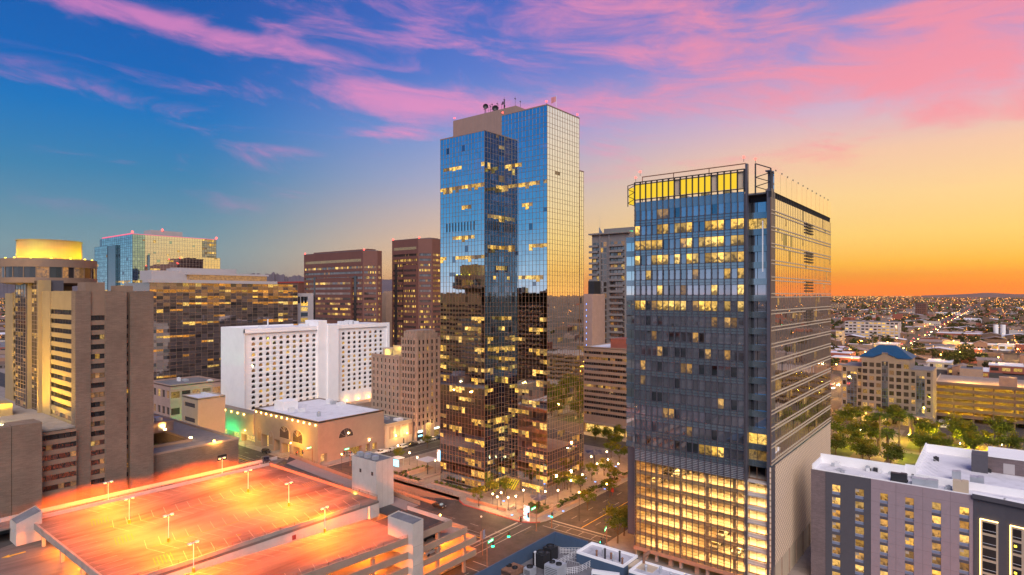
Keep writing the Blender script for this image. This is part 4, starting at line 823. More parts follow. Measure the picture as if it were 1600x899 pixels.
# deck lamp posts
lp0 = thing('lamp_post', 'x', 'lamp post', (0, 0, 0), 'lamp posts on the orange garage deck')
mb = MB(); mb.cyl(0, 0, 0, .8, .26, .26, 10); mb.build('concrete_base', M['yellow_line'], lp0); mb = MB(); mb.cyl(0, 0, .8, 5.4, .08, .055, 8); mb.build('pole', M['white_metal'], lp0)
mb = MB(); mb.box(-.8, -.05, 5.34, .8, .05, 5.44); mb.build('arm', M['white_metal'], lp0)
for s_ in (-1, 1):
    mb = MB(); mb.box(s_ * .7 - .3, -.22, 5.28, s_ * .7 + .3, .22, 5.5); h = mb.build('lamp_head', M['white_metal'], lp0); mb = MB(); mb.box(s_ * .7 - .24, -.17, 5.23, s_ * .7 + .24, .17, 5.276); mb.build('lens', M['lamp_orange'], h)
lamp('deck_light', (0, 0, 5.0), 1350, (1, .135, .0), .5, lp0, 162, (0, 0, -1), .35, True)
LPOS = [(51, 145.5, DZ, 'lamp post at the left end of the far stall row, by the striped bay'), (52, 128.4, DZ, 'lamp post in the nearer stall row on the left half of the deck'), (77.5, 145.5, DZ, 'lamp post in the far stall row near the back deck corner'), (78.2, 128.4, DZ, 'lamp post in the nearer stall row, right half of the deck'),
        (50.6, 114.4, zr(50.6), 'nearest lamp post, by the lower wall at the bottom of the picture'), (78.3, 114.4, zr(78.3), 'lamp post standing on the ramp against the white deck wall'), (53, 163.9, DZ - .5, 'lamp post on the back parapet in front of the brown hotel tower'), (80, 163.9, DZ - .5, 'lamp post on the back parapet by the low brown podium')]
for i, (x, y, z, l) in enumerate(LPOS):
    m_ = Matrix.Translation((x, y, z)) @ Matrix.Rotation(.15, 4, 'Z')
    o = lp0 if i == 0 else copy_tree(lp0, m_)
    o.matrix_basis = m_; WM[o.name] = m_; o['label'] = l
# ================================================================ blue parapet roof below the camera
br = thing('rooftop_building', 'low building with a blue parapet around plant and ladders at bottom centre', 'building', (82, 50, 0))
bx_, by_, rz_ = 91.5, 62.9, 19.6
mb = MB(); mb.box(30, 5, 0, bx_ - .3, by_ - .3, rz_); mb.build('block', M['blue_grey'], br)
mb = MB(); mb.quad((30, 5, rz_ + .01), (bx_ - .3, 5, rz_ + .01), (bx_ - .3, by_ - .3, rz_ + .01), (30, by_ - .3, rz_ + .01)); mb.build('roof', M['grey_roof'], br)
mb = MB(); mb.box(30, by_ - .3, 0, bx_, by_, 22).box(bx_ - .3, 55.8, 0, bx_, by_ - .3, 22); mb.build('parapet', M['blue_grey'], br)
def roofpan(x0, y0, x1, y1, z, label, th=.25):
    t = thing('flat_roof', label, 'roof', (x0, y0, z)); mb = MB(); mb.box(x0, y0, rz_, x1, y1, z); mb.build('wall', M['blue_grey'], t); mb = MB(); mb.quad((x0 + th, y0 + th, z + .02), (x1 - th, y0 + th, z + .02), (x1 - th, y1 - th, z + .02), (x0 + th, y1 - th, z + .02)); mb.build('membrane', M['roof_membrane'], t)
    mb = MB(); mb.box(x0, y0, z, x1, y0 + th, z + .4).box(x0, y1 - th, z, x1, y1, z + .4).box(x0, y0 + th, z, x0 + th, y1 - th, z + .4).box(x1 - th, y0 + th, z, x1, y1 - th, z + .4); mb.build('parapet', M['white_wall'], t); return t
r1 = roofpan(87.5, 46.8, 92.5, 55.7, 21.2, 'narrow white roof with a row of vent stacks right of the blue parapet'); r2 = roofpan(87.0, 22, 91.6, 45.6, 21.0, 'long white roof with small fans in front of the lit garage floors')
for k in range(7): mb = MB(); x, y = 88.6 + .6 * (k % 2), 52.4 - k * .8; mb.cyl(x, y, 21.2, 21.2 + (1.0 + .35 * (k % 3)), .16, n=8); mb.cyl(x, y, 22.1 + .35 * (k % 3), 22.3 + .35 * (k % 3), .24, .1, 8); mb.build('vent_stack', M[('rust', 'galv', 'dark_metal')[k % 3]], r1)
for k in range(7): mb = MB(); x, y = 89 + .8 * (k % 2), 43.6 - k * 2.1; mb.cyl(x, y, 21, 21.7, .15, n=8).ball((x, y, 21.9), .28, n=8); mb.build('roof_fan', M['galv'], r2)
for k in range(4): mb = MB(); mb.box(87.6, 38 - k * 3.5, 21.02, 88.3, 39.2 - k * 3.5, 21.8); mb.build('roof_unit', M['dark_metal'], r2)
def unit(x0, y0, x1, y1, z0, z1, label, mat='galv', fans=0, name='rooftop_unit'):
    t = thing(name, label, 'air conditioner', (x0, y0, z0)); mb = MB(); mb.box(x0, y0, z0 + .15, x1, y1, z1).box(x0 + .1, y0 + .1, z0, x0 + .4, y1 - .1, z0 + .15).box(x1 - .4, y0 + .1, z0, x1 - .1, y1 - .1, z0 + .15); mb.build('casing', M[mat], t)
    for k in range(fans):
        mb = MB(); cy = y0 + (k + .5) * (y1 - y0) / fans; mb.cyl((x0 + x1) / 2, cy, z1, z1 + .25, min(x1 - x0, (y1 - y0) / fans) * .38, n=14, caps=False); mb.cyl((x0 + x1) / 2, cy, z1 + .02, z1 + .08, min(x1 - x0, (y1 - y0) / fans) * .36, n=14); mb.build('fan', M['dark_metal'], t)
    for k in range(5): mb = MB(); mb.box(x0 - .02, y0 + .15, z0 + .35 + k * (z1 - z0 - .5) / 5, x0, y1 - .15, z0 + .42 + k * (z1 - z0 - .5) / 5); mb.build('grille_slat', M['dark_metal'], t)
    return t
zz0 = rz_ + .02
def upx(px, py, w, d, h, label, mat='galv', fans=0): x, y = G(px, py, zz0); return unit(x - w / 2, y - d / 2, x + w / 2, y + d / 2, zz0, zz0 + h, label, mat, fans)
upx(846, 884, 2.0, 2.2, 2.2, 'dark chiller nearest the blue parapet', 'dark_metal', 1); upx(860, 874, 2.0, 1.8, 2.2, 'second dark chiller, closer to the parapet corner', 'dark_metal', 1); upx(800, 897, 3.2, 2.4, 1.1, 'low rusty unit at the left end of the roof', 'rust', 2)
upx(868, 899, 2.6, 2.6, 1.9, 'white cooling box open at the top, front of the roof', 'galv', 2); upx(1003, 897, 3.0, 5.0, 1.5, 'cream ribbed unit with rust stains before the lit screen', 'cream_panel', 0); upx(828, 899, 1.6, 1.4, 1.3, 'small grey unit between the rusty one and the chillers', 'galv', 1)
fx, fy_ = G(1006, 886, 20.5); mb = MB(); mb.cyl(fx, fy_, rz_, 22.4, .22, n=10).tube((fx, fy_, 22.2), (fx + .9, fy_ - .6, 22.8), .26, n=8); tag(mb.build('flue', M['rust']), 'brown bent flue pipe standing before the lit garage screen', 'flue')
def rail(p0, p1, label, h=1.1, n=7, z=None):
    z = zz0 if z is None else z; mb = MB(); a, b = Vector((*G(*p0, z), 0)), Vector((*G(*p1, z), 0))
    for i in range(n + 1): p = a.lerp(b, i / n); mb.cyl(p.x, p.y, z, z + h, .035, n=5)
    for k in range(4): mb.tube((a.x, a.y, z + h * (k + 1) / 4), (b.x, b.y, z + h * (k + 1) / 4), .03, n=4)
    return tag(mb.build('guard_rail', M['white_metal']), label, 'railing')
rail((875, 866), (908, 866), 'white guard rail just inside the blue wall'); rail((908, 866), (942, 876), 'white guard rail leading along the blue wall to the right'); rail((872, 886), (908, 866), 'white guard rail running away beside the second chiller'); rail((905, 896), (942, 876), 'white guard rail on the near side of the grey pit'); rail((945, 880), (962, 886), 'short white guard rail by the narrow white roof'); rail((880, 899), (905, 896), 'lowest white guard rail at the picture bottom')
for k, (pa, pb) in enumerate((((876, 872), (905, 880)), ((880, 868), (909, 875)))):
    a, b = Vector((*G(*pa, zz0 + .5), zz0 + .5)), Vector((*G(*pb, zz0 + .5), zz0 + .5)); mb = MB(); mb.tube(a, b, .05, n=4)
    for i in range(9): p = a.lerp(b, i / 8); mb.tube(p, (p.x, p.y, zz0), .03, n=4)
    tag(mb.build('pipe_rack', M['galv']), ('grey pipe rack lying left of the roof pit', 'grey pipe rack lying behind the other one')[k], 'pipe')
a, b = G(925, 893, zz0 + 1.2), G(968, 899, zz0 + 1.2); mb = MB(); mb.tube((*a, zz0 + 1.2), (*b, zz0 + 1.2), .4, n=4).tube((*a, zz0 + 1.2), (*a, zz0), .12, n=6).tube((*b, zz0 + 1.2), (*b, zz0), .12, n=6); tag(mb.build('duct', M['white_metal']), 'long white insulated duct across the front roof', 'duct')
px0, py0 = G(836, 893, zz0); mb = MB(); mb.cyl(px0, py0, zz0, zz0 + 3.2, .07, n=6).box(px0 - .2, py0 - .1, zz0 + 3.1, px0 + .2, py0 + .1, zz0 + 3.3); tag(mb.build('roof_light_pole', M['white_metal']), 'short white light pole standing by the dark chillers', 'light pole')
# ================================================================ hotel at bottom right
ho = thing('hotel_block', 'grey and mauve hotel block with lit guest windows at bottom right', 'hotel', (156, 10, 0))
HX = 151.5; HT = 25.2; FH = Face('e', 33.2, HX); yy = lambda c: 33.2 - onX(c, HX)
sects = [(0, yy(1290), 'mauve_brick', 0, []), (yy(1290), yy(1361), 'slate_wall', .05, [(1300, 1313), (1336, 1350)]), (yy(1361), yy(1521), 'mauve_wall', .12, [(1375, 1387.5), (1414, 1428), (1456, 1470.5), (1499, 1514.5)])]
fl = 2.78; wm_, wd_ = {}, None
rr = random.Random(8)
for u0, u1, mt, off, cols in sects:
    Fs = Face('e', 33.2, HX - off); opens = []; mb = MB()
    for c0, c1 in cols:
        a, b = yy(c0), yy(c1)
        for k in range(8): z1 = 22.55 - fl * k; opens.append((a, b, z1 - 2.2, z1))
    Fs.wall(mb, u0, u1, 0, HT, opens, .22)
    if off:
        for uu_ in (u0, u1): mb.quad(Fs.P(uu_, 0), Fs.P(uu_, 0, -off), Fs.P(uu_, HT, -off), Fs.P(uu_, HT))
        mb.quad(Fs.P(u0, HT), Fs.P(u1, HT), Fs.P(u1, HT, -off), Fs.P(u0, HT, -off))
    wl_ = mb.build('wall', M[mt], ho)
    for (a, b, z0, z1) in opens:
        w = thing('window', '', '', (0, 0, 0)); del w['label']; del w['category']; w.parent = ho; WM[w.name] = Matrix.Translation(Fs.P(a, z0, -.2)) @ Matrix.Rotation(Fs.rz, 4, 'Z'); w.matrix_basis = WM[ho.name].inverted() @ WM[w.name]
        ww = b - a
        key = round(ww, 2)
        if key not in wm_:
            fr = MB(); fr.box(0, -.05, 0, ww, .02, .58, 0); pan = fr.mesh('spandrel_panel', [M['window_blue']])
            fr = MB()
            for q_ in ((0, .58, .04, 2.2), (ww - .04, .58, ww, 2.2), (.06, 2.12, ww - .06, 2.2), (.06, .58, ww - .06, .66)): fr.box(q_[0], -.06, q_[1], q_[2], .02, q_[3])
            pa = [None] * 3
            for t, nm in enumerate(('lit_guest', 'lit_guest', 'lit_guest_dim')):
                g = MB(); g.quad((.06, 0, .66), (ww - .06, 0, .66), (ww - .06, 0, 2.12), (.06, 0, 2.12)); pa[t] = g.mesh('pane', [M[nm]])
            bl = MB(); bl.box(.1, -.03, 1.45, ww * .45, -.01, 2.1); wm_[key] = (pan, fr.mesh('frame', [M['grey_panel']]), pa, bl.mesh('blind', [M['cream_panel']]))
        pan, fr, pa, bl = wm_[key]; mw = WM[w.name]
        for nm, me in (('spandrel_panel', pan), ('frame', fr), ('pane', pa[rr.randrange(3)])):
            o = bpy.data.objects.new(nm, me); link(o, w, mw)
        if rr.random() < .3: link(bpy.data.objects.new('blind', bl), w, mw)
    if mt == 'mauve_wall':
        for c0, c1 in cols:
            for k in range(8): mb = MB(); z1 = 22.55 - fl * k - 2.2; Fs.box(mb, yy(c0), yy(c1), z1 - .55, z1 - .03, .0, .02); mb.build('dark_infill', M['slate_wall'], wl_)
        for u in [yy(c) for c in (1400, 1442, 1485)]: mb = MB(); Fs.box(mb, u - .02, u + .02, 0, HT - .05, 0, .012); mb.build('wall_joint', M['mauve_brick'], wl_)
        for k in range(9): mb = MB(); Fs.box(mb, u0 + .01, u1 - .01, 1 + k * fl, 1.03 + k * fl, 0, .008); mb.build('wall_joint', M['mauve_brick'], wl_)
# curved dark end with the light-framed bays
cpts = [(HX - .2, onX(1521, HX)), (HX - 1.0, -1.2), (HX - 2.2, -6.4), (HX - 2.6, -12), (HX - 2.2, -20), (HX - 1, -30)]
for (p0, p1) in zip(cpts, cpts[1:]):
    Fc = Face.ang(p0, p1); mb = MB(); Fc.wall(mb, 0, Fc.len, 0, HT - .4, []); mb.build('curved_wall', M['slate_wall'], ho); mb = MB(); Fc.box(mb, -.1, Fc.len + .1, HT - .4, HT + .5, -.6, .5); mb.build('eave', M['slate_wall'], ho); mb = MB(); Fc.box(mb, -.1, Fc.len + .1, HT + .5, HT + .56, -.9, .52); mb.build('eave_cap', M['white_wall'], ho)
for n_, (p0, p1, a, b) in enumerate(((cpts[0], cpts[1], 1.2, 3.9), (cpts[1], cpts[2], 1.0, 2.9), (cpts[1], cpts[2], 2.9, 4.8), (cpts[2], cpts[3], .6, 2.8))):
    Fc = Face.ang(p0, p1); b = min(b, Fc.len - .2)
    bay = MB(); Fc.box(bay, a, b, 0, 20.9, 0, .12); bay = bay.build('bay_frame', M['cream_panel'], ho)
    for k in range(8):
        mb = MB(); Fc.box(mb, a + .3, b - .3, 20.5 - 2.55 * k - 2.05, 20.5 - 2.55 * k, .12, .14); mb.build('bay_window', M['dark_glass'], bay)
        mb = MB(); Fc.box(mb, a + .3, b - .3, 20.5 - 2.55 * k - 1.55, 20.5 - 2.55 * k - 1.50, .14, .2); mb.build('bay_rail', M['white_metal'], bay)
        if n_ != 0 and k % 2: mb = MB(); Fc.box(mb, a + .5, a + .9, 20.5 - 2.55 * k - .9, 20.5 - 2.55 * k - .5, .14, .16); mb.build('bay_light', M['sign_yellow'], bay)
    mb = MB(); Fc.box(mb, a - .14, a + .0, 0, 21.05, .02, .2); mb.build('led_strip', M['led_strip'], bay) if n_ < 2 else None
    mb = MB(); Fc.box(mb, a, b, 20.9, 21.05, .02, .2); mb.build('led_strip', M['led_strip'], bay)
mb = MB(); mb.box(HX + .02, 14, .0, 161.4, 33.18, HT - .6, 0, 'e').box(HX + .02, -30, 0, 189, 13.98, HT - .6, 0, 'e'); mb.build('block', M['mauve_brick'], ho)
mb = MB(); mb.quad((HX, 14, HT - .55), (161.4, 14, HT - .55), (161.4, 33.1, HT - .55), (HX, 33.1, HT - .55)); mb.quad((HX, -30, HT - .5), (189, -30, HT - .5), (189, 14, HT - .5), (HX, 14, HT - .5)); mb.poly([(p[0] + .1, p[1], HT + .3) for p in cpts] + [(HX + 2, -30, HT + .3), (HX + 2, cpts[0][1], HT + .3)]); mb.build('roof', M['white_roof'], ho)
mb = MB(); mb.box(161.1, 16, HT - .6, 161.4, 33.2, HT + 1.6).box(HX + 1, 32.9, HT - .6, 161.1, 33.19, HT + .9).box(161.4, 14.0, HT - .6, 189, 14.3, HT + 1.7).box(188.7, -30, HT - .6, 189, 14, HT + 1.5).box(161.4, 14.3, HT - .6, 161.8, 16, HT + 1.9); mb.box(HX + .05, 4, HT - .6, HX + .25, 33, HT + .15); mb.box(157.6, -6, HT - .5, 158.0, 14, HT + 1.0); mb.build('parapet', M['white_wall'], ho)
mb = MB(); mb.box(176, -30, HT - .5, 187, 1.5, HT + 3.0); pn = mb.build('penthouse', M['mauve_brick'], ho); mb = MB(); mb.box(175.9, -30, HT + 3.0, 187.1, 1.6, HT + 3.2); mb.build('penthouse_cap', M['white_wall'], pn); mb = MB(); mb.box(175.95, -3.2, HT - .4, 176, -1.2, HT + 1.9); mb.build('door', M['grey_panel'], pn); mb = MB(); mb.box(174, 1.5, HT - .5, 178, 4.5, HT + 3.6); mb.build('lift_overrun', M['slate_wall'], pn)
mb = MB(); mb.box(158.2, -8, HT - .48, 172, -6.6, HT - .42); mb.build('walkway_pad', M['grey_roof'], ho)
for k in range(8): mb = MB(); x = 162.2 + k * 2.6; mb.tube((x, 14.0, HT + 1.6), (x + .1, 10.5, HT - .5), .05, n=4); mb.build('brace', M['white_metal'], ho)
for k in range(40):
    x, y = (rr.uniform(153, 160), rr.uniform(5, 32)) if k < 20 else (rr.uniform(160, 186), rr.uniform(-22, 12))
    if 157 < x < 158.6: x += 2
    w, d, h = rr.uniform(.35, .9), rr.uniform(.35, 1.2), rr.uniform(.4, 1.1); mb = MB(); mb.box(x, y, HT - .52, x + w, y + d, HT - .5 + h)
    if k % 3 == 0: mb.cyl(x + w / 2, y + d / 2, HT - .5 + h, HT - .35 + h, .22, n=8)
    mb.build('roof_unit', M[('galv', 'dark_metal', 'white_metal', 'galv')[k % 4]], ho)
for k, (x, y, w, d, h) in enumerate(((153.5, 9.5, 1.6, 4.5, 1.1), (154.5, 15, 1.4, 3.0, 1.2), (153.5, 4.4, 1.5, 2.6, 1.9), (160, 2, 2, 2.4, 1.6), (163, 6, 1.6, 1.6, 1.5))): mb = MB(); mb.box(x, y, HT - .5, x + w, y + d, HT + h); mb.box(x + .1, y + .1, HT + h, x + w - .1, y + d * .4, HT + h + .15); mb.build('air_handler', M[('galv', 'dark_metal', 'cream_panel', 'galv', 'galv')[k]], ho)
# ================================================================ brown hotel tower with the round restaurant
hy = thing('hotel_tower', 'brown brick hotel tower topped by a round restaurant with a yellow lit drum', 'hotel', (58, 190, 0))
QX, QY = 49.9, 176.0; HZ = 66.0; q_ = [onY(c, QY) for c in (118, 142, 164.5, 198, 204, 240)]
def ribbons(parent, Fc, u0, u1, zs, h, litp, seed, n=6, depth=.25, mats=('dark_glass', 'lit_room_dim', 'lit_room'), name='window_band'):
    r = random.Random(seed)
    for z in zs:
        mb = MB(); w = (u1 - u0) / n; lit = r.random() < litp
        for i in range(n):
            mi = 0
            if lit and r.random() < .7: mi = 1 if r.random() < .6 else 2
            elif r.random() < .06: mi = 1
            Fc.quad(mb, u0 + i * w + .04, u0 + (i + 1) * w - .04, z + .05, z + h - .05, -depth + .02 + r.uniform(-.01, .01), mi)
        mb.build(name, [M[m] for m in mats], parent)
FNh = Face('n', QX, QY); FEh = Face('e', 241.2, QX); UE = lambda y: 241.2 - y
zr_ = [58.6 - 2.41 * k for k in range(18)]
mb = MB(); FNh.box(mb, 0, q_[1] - QX, 0, HZ, -3, 0); mb.build('pier', M['hyatt_brick'], hy)
op = [(q_[1] - QX, q_[2] - QX, z, z + 1.25) for z in zr_]
mb = MB(); Fi = Face('n', QX, QY + .35); Fi.wall(mb, q_[1] - QX, q_[2] - QX, 0, HZ, op, .25); mb.build('spandrel_wall', M['hyatt_smooth'], hy); ribbons(hy, Fi, q_[1] - QX, q_[2] - QX, zr_, 1.25, .22, 4, 3)
mb = MB(); FNh.box(mb, q_[2] - QX, q_[3] - QX, 0, HZ, -3, 0); mb.build('pier', M['hyatt_brick'], hy); mb = MB(); FNh.box(mb, q_[4] - QX, q_[5] - QX, 0, HZ, -30, 0); mb.build('pier', M['hyatt_brick'], hy); mb = MB(); FNh.box(mb, q_[3] - QX, q_[4] - QX, 0, HZ - .3, -3, -1.2); mb.build('recess', M['hyatt_smooth'], hy)
ribbons(hy, Face('n', QX, QY + 1.2), q_[3] - QX + .1, q_[4] - QX - .1, zr_, 1.2, .25, 14, 1, depth=0)
zr2 = [60.0 - 2.41 * k for k in range(13)]
def estrip(y1, y0, seed, litp):
    op = [(UE(y1), UE(y0), z, z + 1.2) for z in zr2]; mb = MB(); Fi = Face('e', 241.2, QX + .3); Fi.wall(mb, UE(y1), UE(y0), 0, HZ, op, .25); mb.build('spandrel_wall', M['hyatt_tan'], hy); ribbons(hy, Fi, UE(y1), UE(y0), zr2, 1.2, litp, seed, 8)
estrip(196.2, 179.02, 6, .15); estrip(232.4, 224, 7, .15)
for y1, y0, o in ((203.5, 196.2, 0), (241.2, 232.4, 0)): mb = MB(); Face('e', 241.2, QX).box(mb, UE(y1), UE(y0) - (.02 if y0 == 176 else 0), 0, HZ if y0 < 200 else HZ - .5, -3, o); mb.build('pier', M['hyatt_tan'], hy)
for nm, y1, y0, off in (('shaft', 212.5, 203.5, .4), ('shaft', 223.8, 213.2, 1.6)):
    Fi = Face('e', 241.2, QX - off + .4); curtain(hy, Fi, UE(y1), UE(y0), 30, 69, 4, 2.41, .6, litrows(.1, {3: .5, 9: .6, 14: .4}, .1), [M['dark_glass'], M['dark_glass'], M['lit_room'], M['lit_room_dim']], mull=.12, mmat='hyatt_smooth', seed=31)
    mb = MB(); Fi.box(mb, UE(y1), UE(y0), 0, 69, -5, -.15); mb.build('shaft_core', M['slate_wall'], hy)
for y in (212.9, 203.3, 224.0): mb = MB(); Face('e', 241.2, QX).box(mb, UE(y) - .35, UE(y) + .35, 28, 69, -2, .9); mb.build('shaft_post', M['hyatt_tan'], hy)
mb = MB(); mb.box(QX + 1, QY + 1, 0, q_[5] - .4, 240, HZ - .4, 0, 'en'); mb.box(QX + 1.5, QY + 1.5, HZ - .5, q_[5] - .1, 240, HZ - .1); mb.build('core', M['hyatt_smooth'], hy)
# west face, seen as a reflection in the glass tower
Fw = Face('w', QY, q_[5]); op = [(4, 60, z, z + 1.25) for z in zr_]; mb = MB(); Fw.wall(mb, 0, 64, 0, HZ, op, .25); mb.build('spandrel_wall', M['hyatt_tan'], hy); ribbons(hy, Fw, 4, 60, zr_, 1.25, .3, 9, 20)
for (y, p_) in ((188, 1500), (206, 1500), (224, 1300)): mb = MB(); mb.box(82, y - .3, 22.1, 82.6, y + .3, 22.6); f = mb.build('facade_floodlight', M['lamp_warm'], hy); lamp('facade_light', (82, y, 23.2), p_ * 2.5, (1, .6, .15), .4, f, 120, (-.55, 0, .85))  # floodlights added to brighten this face, standing in for sunset glow
# restaurant
rc = at(78, 181.0); RZ0, RZ1 = 68.4, 75.3
def ringpart(name, r0, r1, z0, z1, mat, n=64, caps=True, parent=hy): mb = MB(); mb.cyl(rc[0], rc[1], z0, z1, r0, r1, n, 0, caps); return mb.build(name, M[mat], parent)
rs = ringpart('restaurant_sill', 11.7, 11.7, RZ0, RZ0 + 1.5, 'hyatt_smooth'); ringpart('restaurant_soffit', 5.5, 11.5, RZ0 - .8, RZ0 - .01, 'hyatt_smooth'); ringpart('restaurant_fascia', 11.7, 11.7, RZ1 - 2.4, RZ1, 'hyatt_smooth')
mb = MB(); r_ = random.Random(4)
for i in range(48):
    t0, t1 = 2 * math.pi * i / 48, 2 * math.pi * (i + 1) / 48
    mi = 0 if r_.random() < .8 else 1
    if 0.2 < ((t0 + t1) / 2 + .9) % (2 * math.pi) < .65: mi = 2
    mb.quad(*[(rc[0] + 11.45 * math.cos(t), rc[1] + 11.45 * math.sin(t), z) for t, z in ((t0, RZ0 + 1.5), (t1, RZ0 + 1.5), (t1, RZ1 - 2.4), (t0, RZ1 - 2.4))], mi)
mb.build('restaurant_window', [M['dark_glass'], M['lit_room_dim'], M['lit_room']], hy)
for i in range(24): t0 = 2 * math.pi * i / 24; mb = MB(); mb.cyl(rc[0] + 11.5 * math.cos(t0), rc[1] + 11.5 * math.sin(t0), RZ0 + 1.5, RZ1 - 2.4, .12, n=5); mb.build('window_post', M['hyatt_smooth'], hy)
dr = ringpart('drum', 7.8, 7.8, RZ1, RZ1 + 5.4, 'hyatt_tan'); ringpart('drum_cap', 8.0, 8.0, RZ1 + 5.4, RZ1 + 5.6, 'hyatt_tan')
for k in range(14):
    t0 = 2 * math.pi * k / 14; x, y = rc[0] + 10.4 * math.cos(t0), rc[1] + 10.4 * math.sin(t0); mb = MB(); mb.box(x - .2, y - .2, RZ1, x + .2, y + .2, RZ1 + .35); f = mb.build('drum_floodlight', M['sign_yellow'], hy)
    lamp('drum_light', (x, y, RZ1 + .6), 210, (1, .55, .0) if k % 3 else (.75, .9, .0), 0.3, f, 120, (-math.cos(t0), -math.sin(t0), .55))
ringpart('shaft_drum', 5.4, 5.4, 30, RZ0 - .7, 'hyatt_smooth', 32)
mb = MB(); mb.box(q_[0] + 3, QY + 3, HZ, q_[1] + 4, QY + 9, HZ + 2.2).box(q_[3] - 1, QY + 4, HZ, q_[4] + 2, QY + 8, HZ + 1.4); mb.build('roof_plant', M['hyatt_smooth'], hy)
hx_, hyy = QX, onX(27, QX); Fl = Face('e', hyy + .9, QX - .15); mb = MB(); zH = Zat(472, QX, hyy)
Fl.box(mb, 0, .38, zH, zH + 2.2, 0, .15); Fl.box(mb, 1.1, 1.48, zH, zH + 2.2, 0, .15); Fl.box(mb, .38, 1.1, zH + .92, zH + 1.25, 0, .15); mb.build('letter_sign', M['sign_yellow'], hy)
for (x, y, z, p) in ((40, 188, 35, 2600), (39, 203, 35, 2200), (40, 222, 35, 1500)):
    mb = MB(); mb.box(x - .25, y - .25, 33.05, x + .25, y + .25, 33.5); f = mb.build('facade_floodlight', M['lamp_warm'], hy); lamp('facade_light', (x, y, 34.2), p * 1.5, (1, .60, .03), .4, f, 120, (.6, -.1, .9))
# podium
po = thing('hotel_podium', 'brown brick podium with ribbon windows and a roof terrace left of the garage', 'building', (40, 180, 0))
Fp = Face('n', 15, 173.5)
for a, b, zt_, d in ((15, 20.6, 35.2, -.6), (20.6, 37.0, 35.3, 0), (37.1, 42.6, 35.5, .25)): mb = MB(); Fp.box(mb, a - 15, b - 15, 0, zt_, -3, d); mb.build('pier', M['hyatt_brick'], po)
Fq = Face('n', 15, 175.2); zz_ = [30.6 - 2.4 * k for k in range(6)]; mb = MB(); Fq.wall(mb, 42.6 - 15, QX - 15, 0, 32.6, [(42.6 - 15, QX - 15, z, z + 1.25) for z in zz_], .25); mb.build('spandrel_wall', M['hyatt_smooth'], po); ribbons(po, Fq, 27.6, QX - 15, zz_, 1.25, .4, 12, 6)
mb = MB(); mb.box(15, 176, 0, QX - .05, 262, 32.6, 0, 'n'); mb.box(15, 176, 32.6, QX - .05, 262, 33.0); mb.build('roof_terrace', M['concrete'], po)
mb = MB(); mb.box(15, 176.0, 33, 37, 176.5, 33.9).box(37, 176, 33, 42.6, 180, 35.4); mb.build('parapet', M['hyatt_brick'], po)
mb = MB(); mb.box(36, 205, 33, 44, 212, 36.2); kb = mb.build('terrace_pavilion', M['hyatt_tan'], po)
for k in range(2): mb = MB(); mb.box(35.95, 208.2 + k * 1.7, 33.6, 36, 209.6 + k * 1.7, 35.8); mb.build('lit_window', M['sign_yellow'], kb)
mb = MB(); mb.cyl(28, 232, 33, 37.5, 12, 12, 40).cyl(28, 232, 37.5, 38.0, 12.6, 12.6, 40); mb.build('round_pavilion', M['hyatt_tan'], po)
for k in range(8): t0 = math.radians(225 + k * 9); mb = MB(); mb.box(28 + 12.02 * math.cos(t0) - .25, 232 + 12.02 * math.sin(t0) - .25, 33.8, 28 + 12.02 * math.cos(t0) + .25, 232 + 12.02 * math.sin(t0) + .25, 36.6); mb.build('pavilion_slot', M['cream_panel'], po)
for x, y in ((30, 196), (38, 192)): mb = MB(); mb.ball((x, y, 33.6), .3); f = mb.build('terrace_lamp', M['lamp_warm'], po); lamp('terrace_light', (x, y, 34.4), 260, (1, .9, .3), .3, f)
# low brown podium right of the tower
pr_ = thing('brown_podium', 'low brown podium with a sunken roof garden between the hotel tower and the street', 'building', (80, 190, 0))
Lx0, Lx1, Ly, Lz = 67.9, 91.8, 178.0, 21.6
mb = MB(); mb.box(Lx0, Ly, 0, Lx1, Ly + 9, Lz).box(Lx0, Ly + 9, 0, Lx0 + 14, Ly + 9.02, Lz - 4).box(Lx0 + 14, Ly + 9, 0, Lx1, 240, Lz).box(Lx0, 215, 0, Lx0 + 14, 240, Lz); mb.build('block', M['hyatt_brick'], pr_)
mb = MB(); mb.box(Lx0, Ly, Lz + .01, Lx1 + .2, Ly + .6, Lz + .5).box(Lx1 - .4, Ly + .6, Lz + .01, Lx1 + .2, 240, Lz + .5).box(Lx0, Ly + 8.6, Lz + .01, Lx0 + 14, Ly + 9.2, Lz + .7).box(Lx0 + 14.0, Ly + 9.2, Lz + .01, Lx0 + 14.5, 214, Lz + .7); mb.build('coping', M['tan_stone'], pr_)
mb = MB(); mb.quad((Lx0, Ly + .6, Lz + .02), (Lx1 - .4, Ly + .6, Lz + .02), (Lx1 - .4, Ly + 8.6, Lz + .02), (Lx0, Ly + 8.6, Lz + .02)); mb.quad((Lx0 + 14.5, Ly + 8.6, Lz + .02), (Lx1 - .4, Ly + 8.6, Lz + .02), (Lx1 - .4, 240, Lz + .02), (Lx0 + 14.5, 240, Lz + .02)); mb.build('roof', M['sidewalk'], pr_)
mb = MB(); mb.box(Lx0, Ly + 9.2, Lz - 4, Lx0 + 14, 215, Lz - 3.8); mb.build('garden_floor', M['soil'], pr_)
mb = MB(); Face('n', Lx0, Ly).box(mb, 17.5, 20.5, 14.5, 16.4, -.1, .9); mb.build('balcony', M['hyatt_smooth'], pr_); mb = MB(); Face('n', Lx0, Ly).box(mb, 17.6, 20.3, 16.5, 18.0, -.1, .05); mb.build('balcony_opening', M['dark_glass'], pr_); mb = MB(); Face('n', Lx0, Ly).box(mb, 2.8, 3.3, 13, 13.6, -.1, .05); mb.build('vent', M['dark_metal'], pr_)
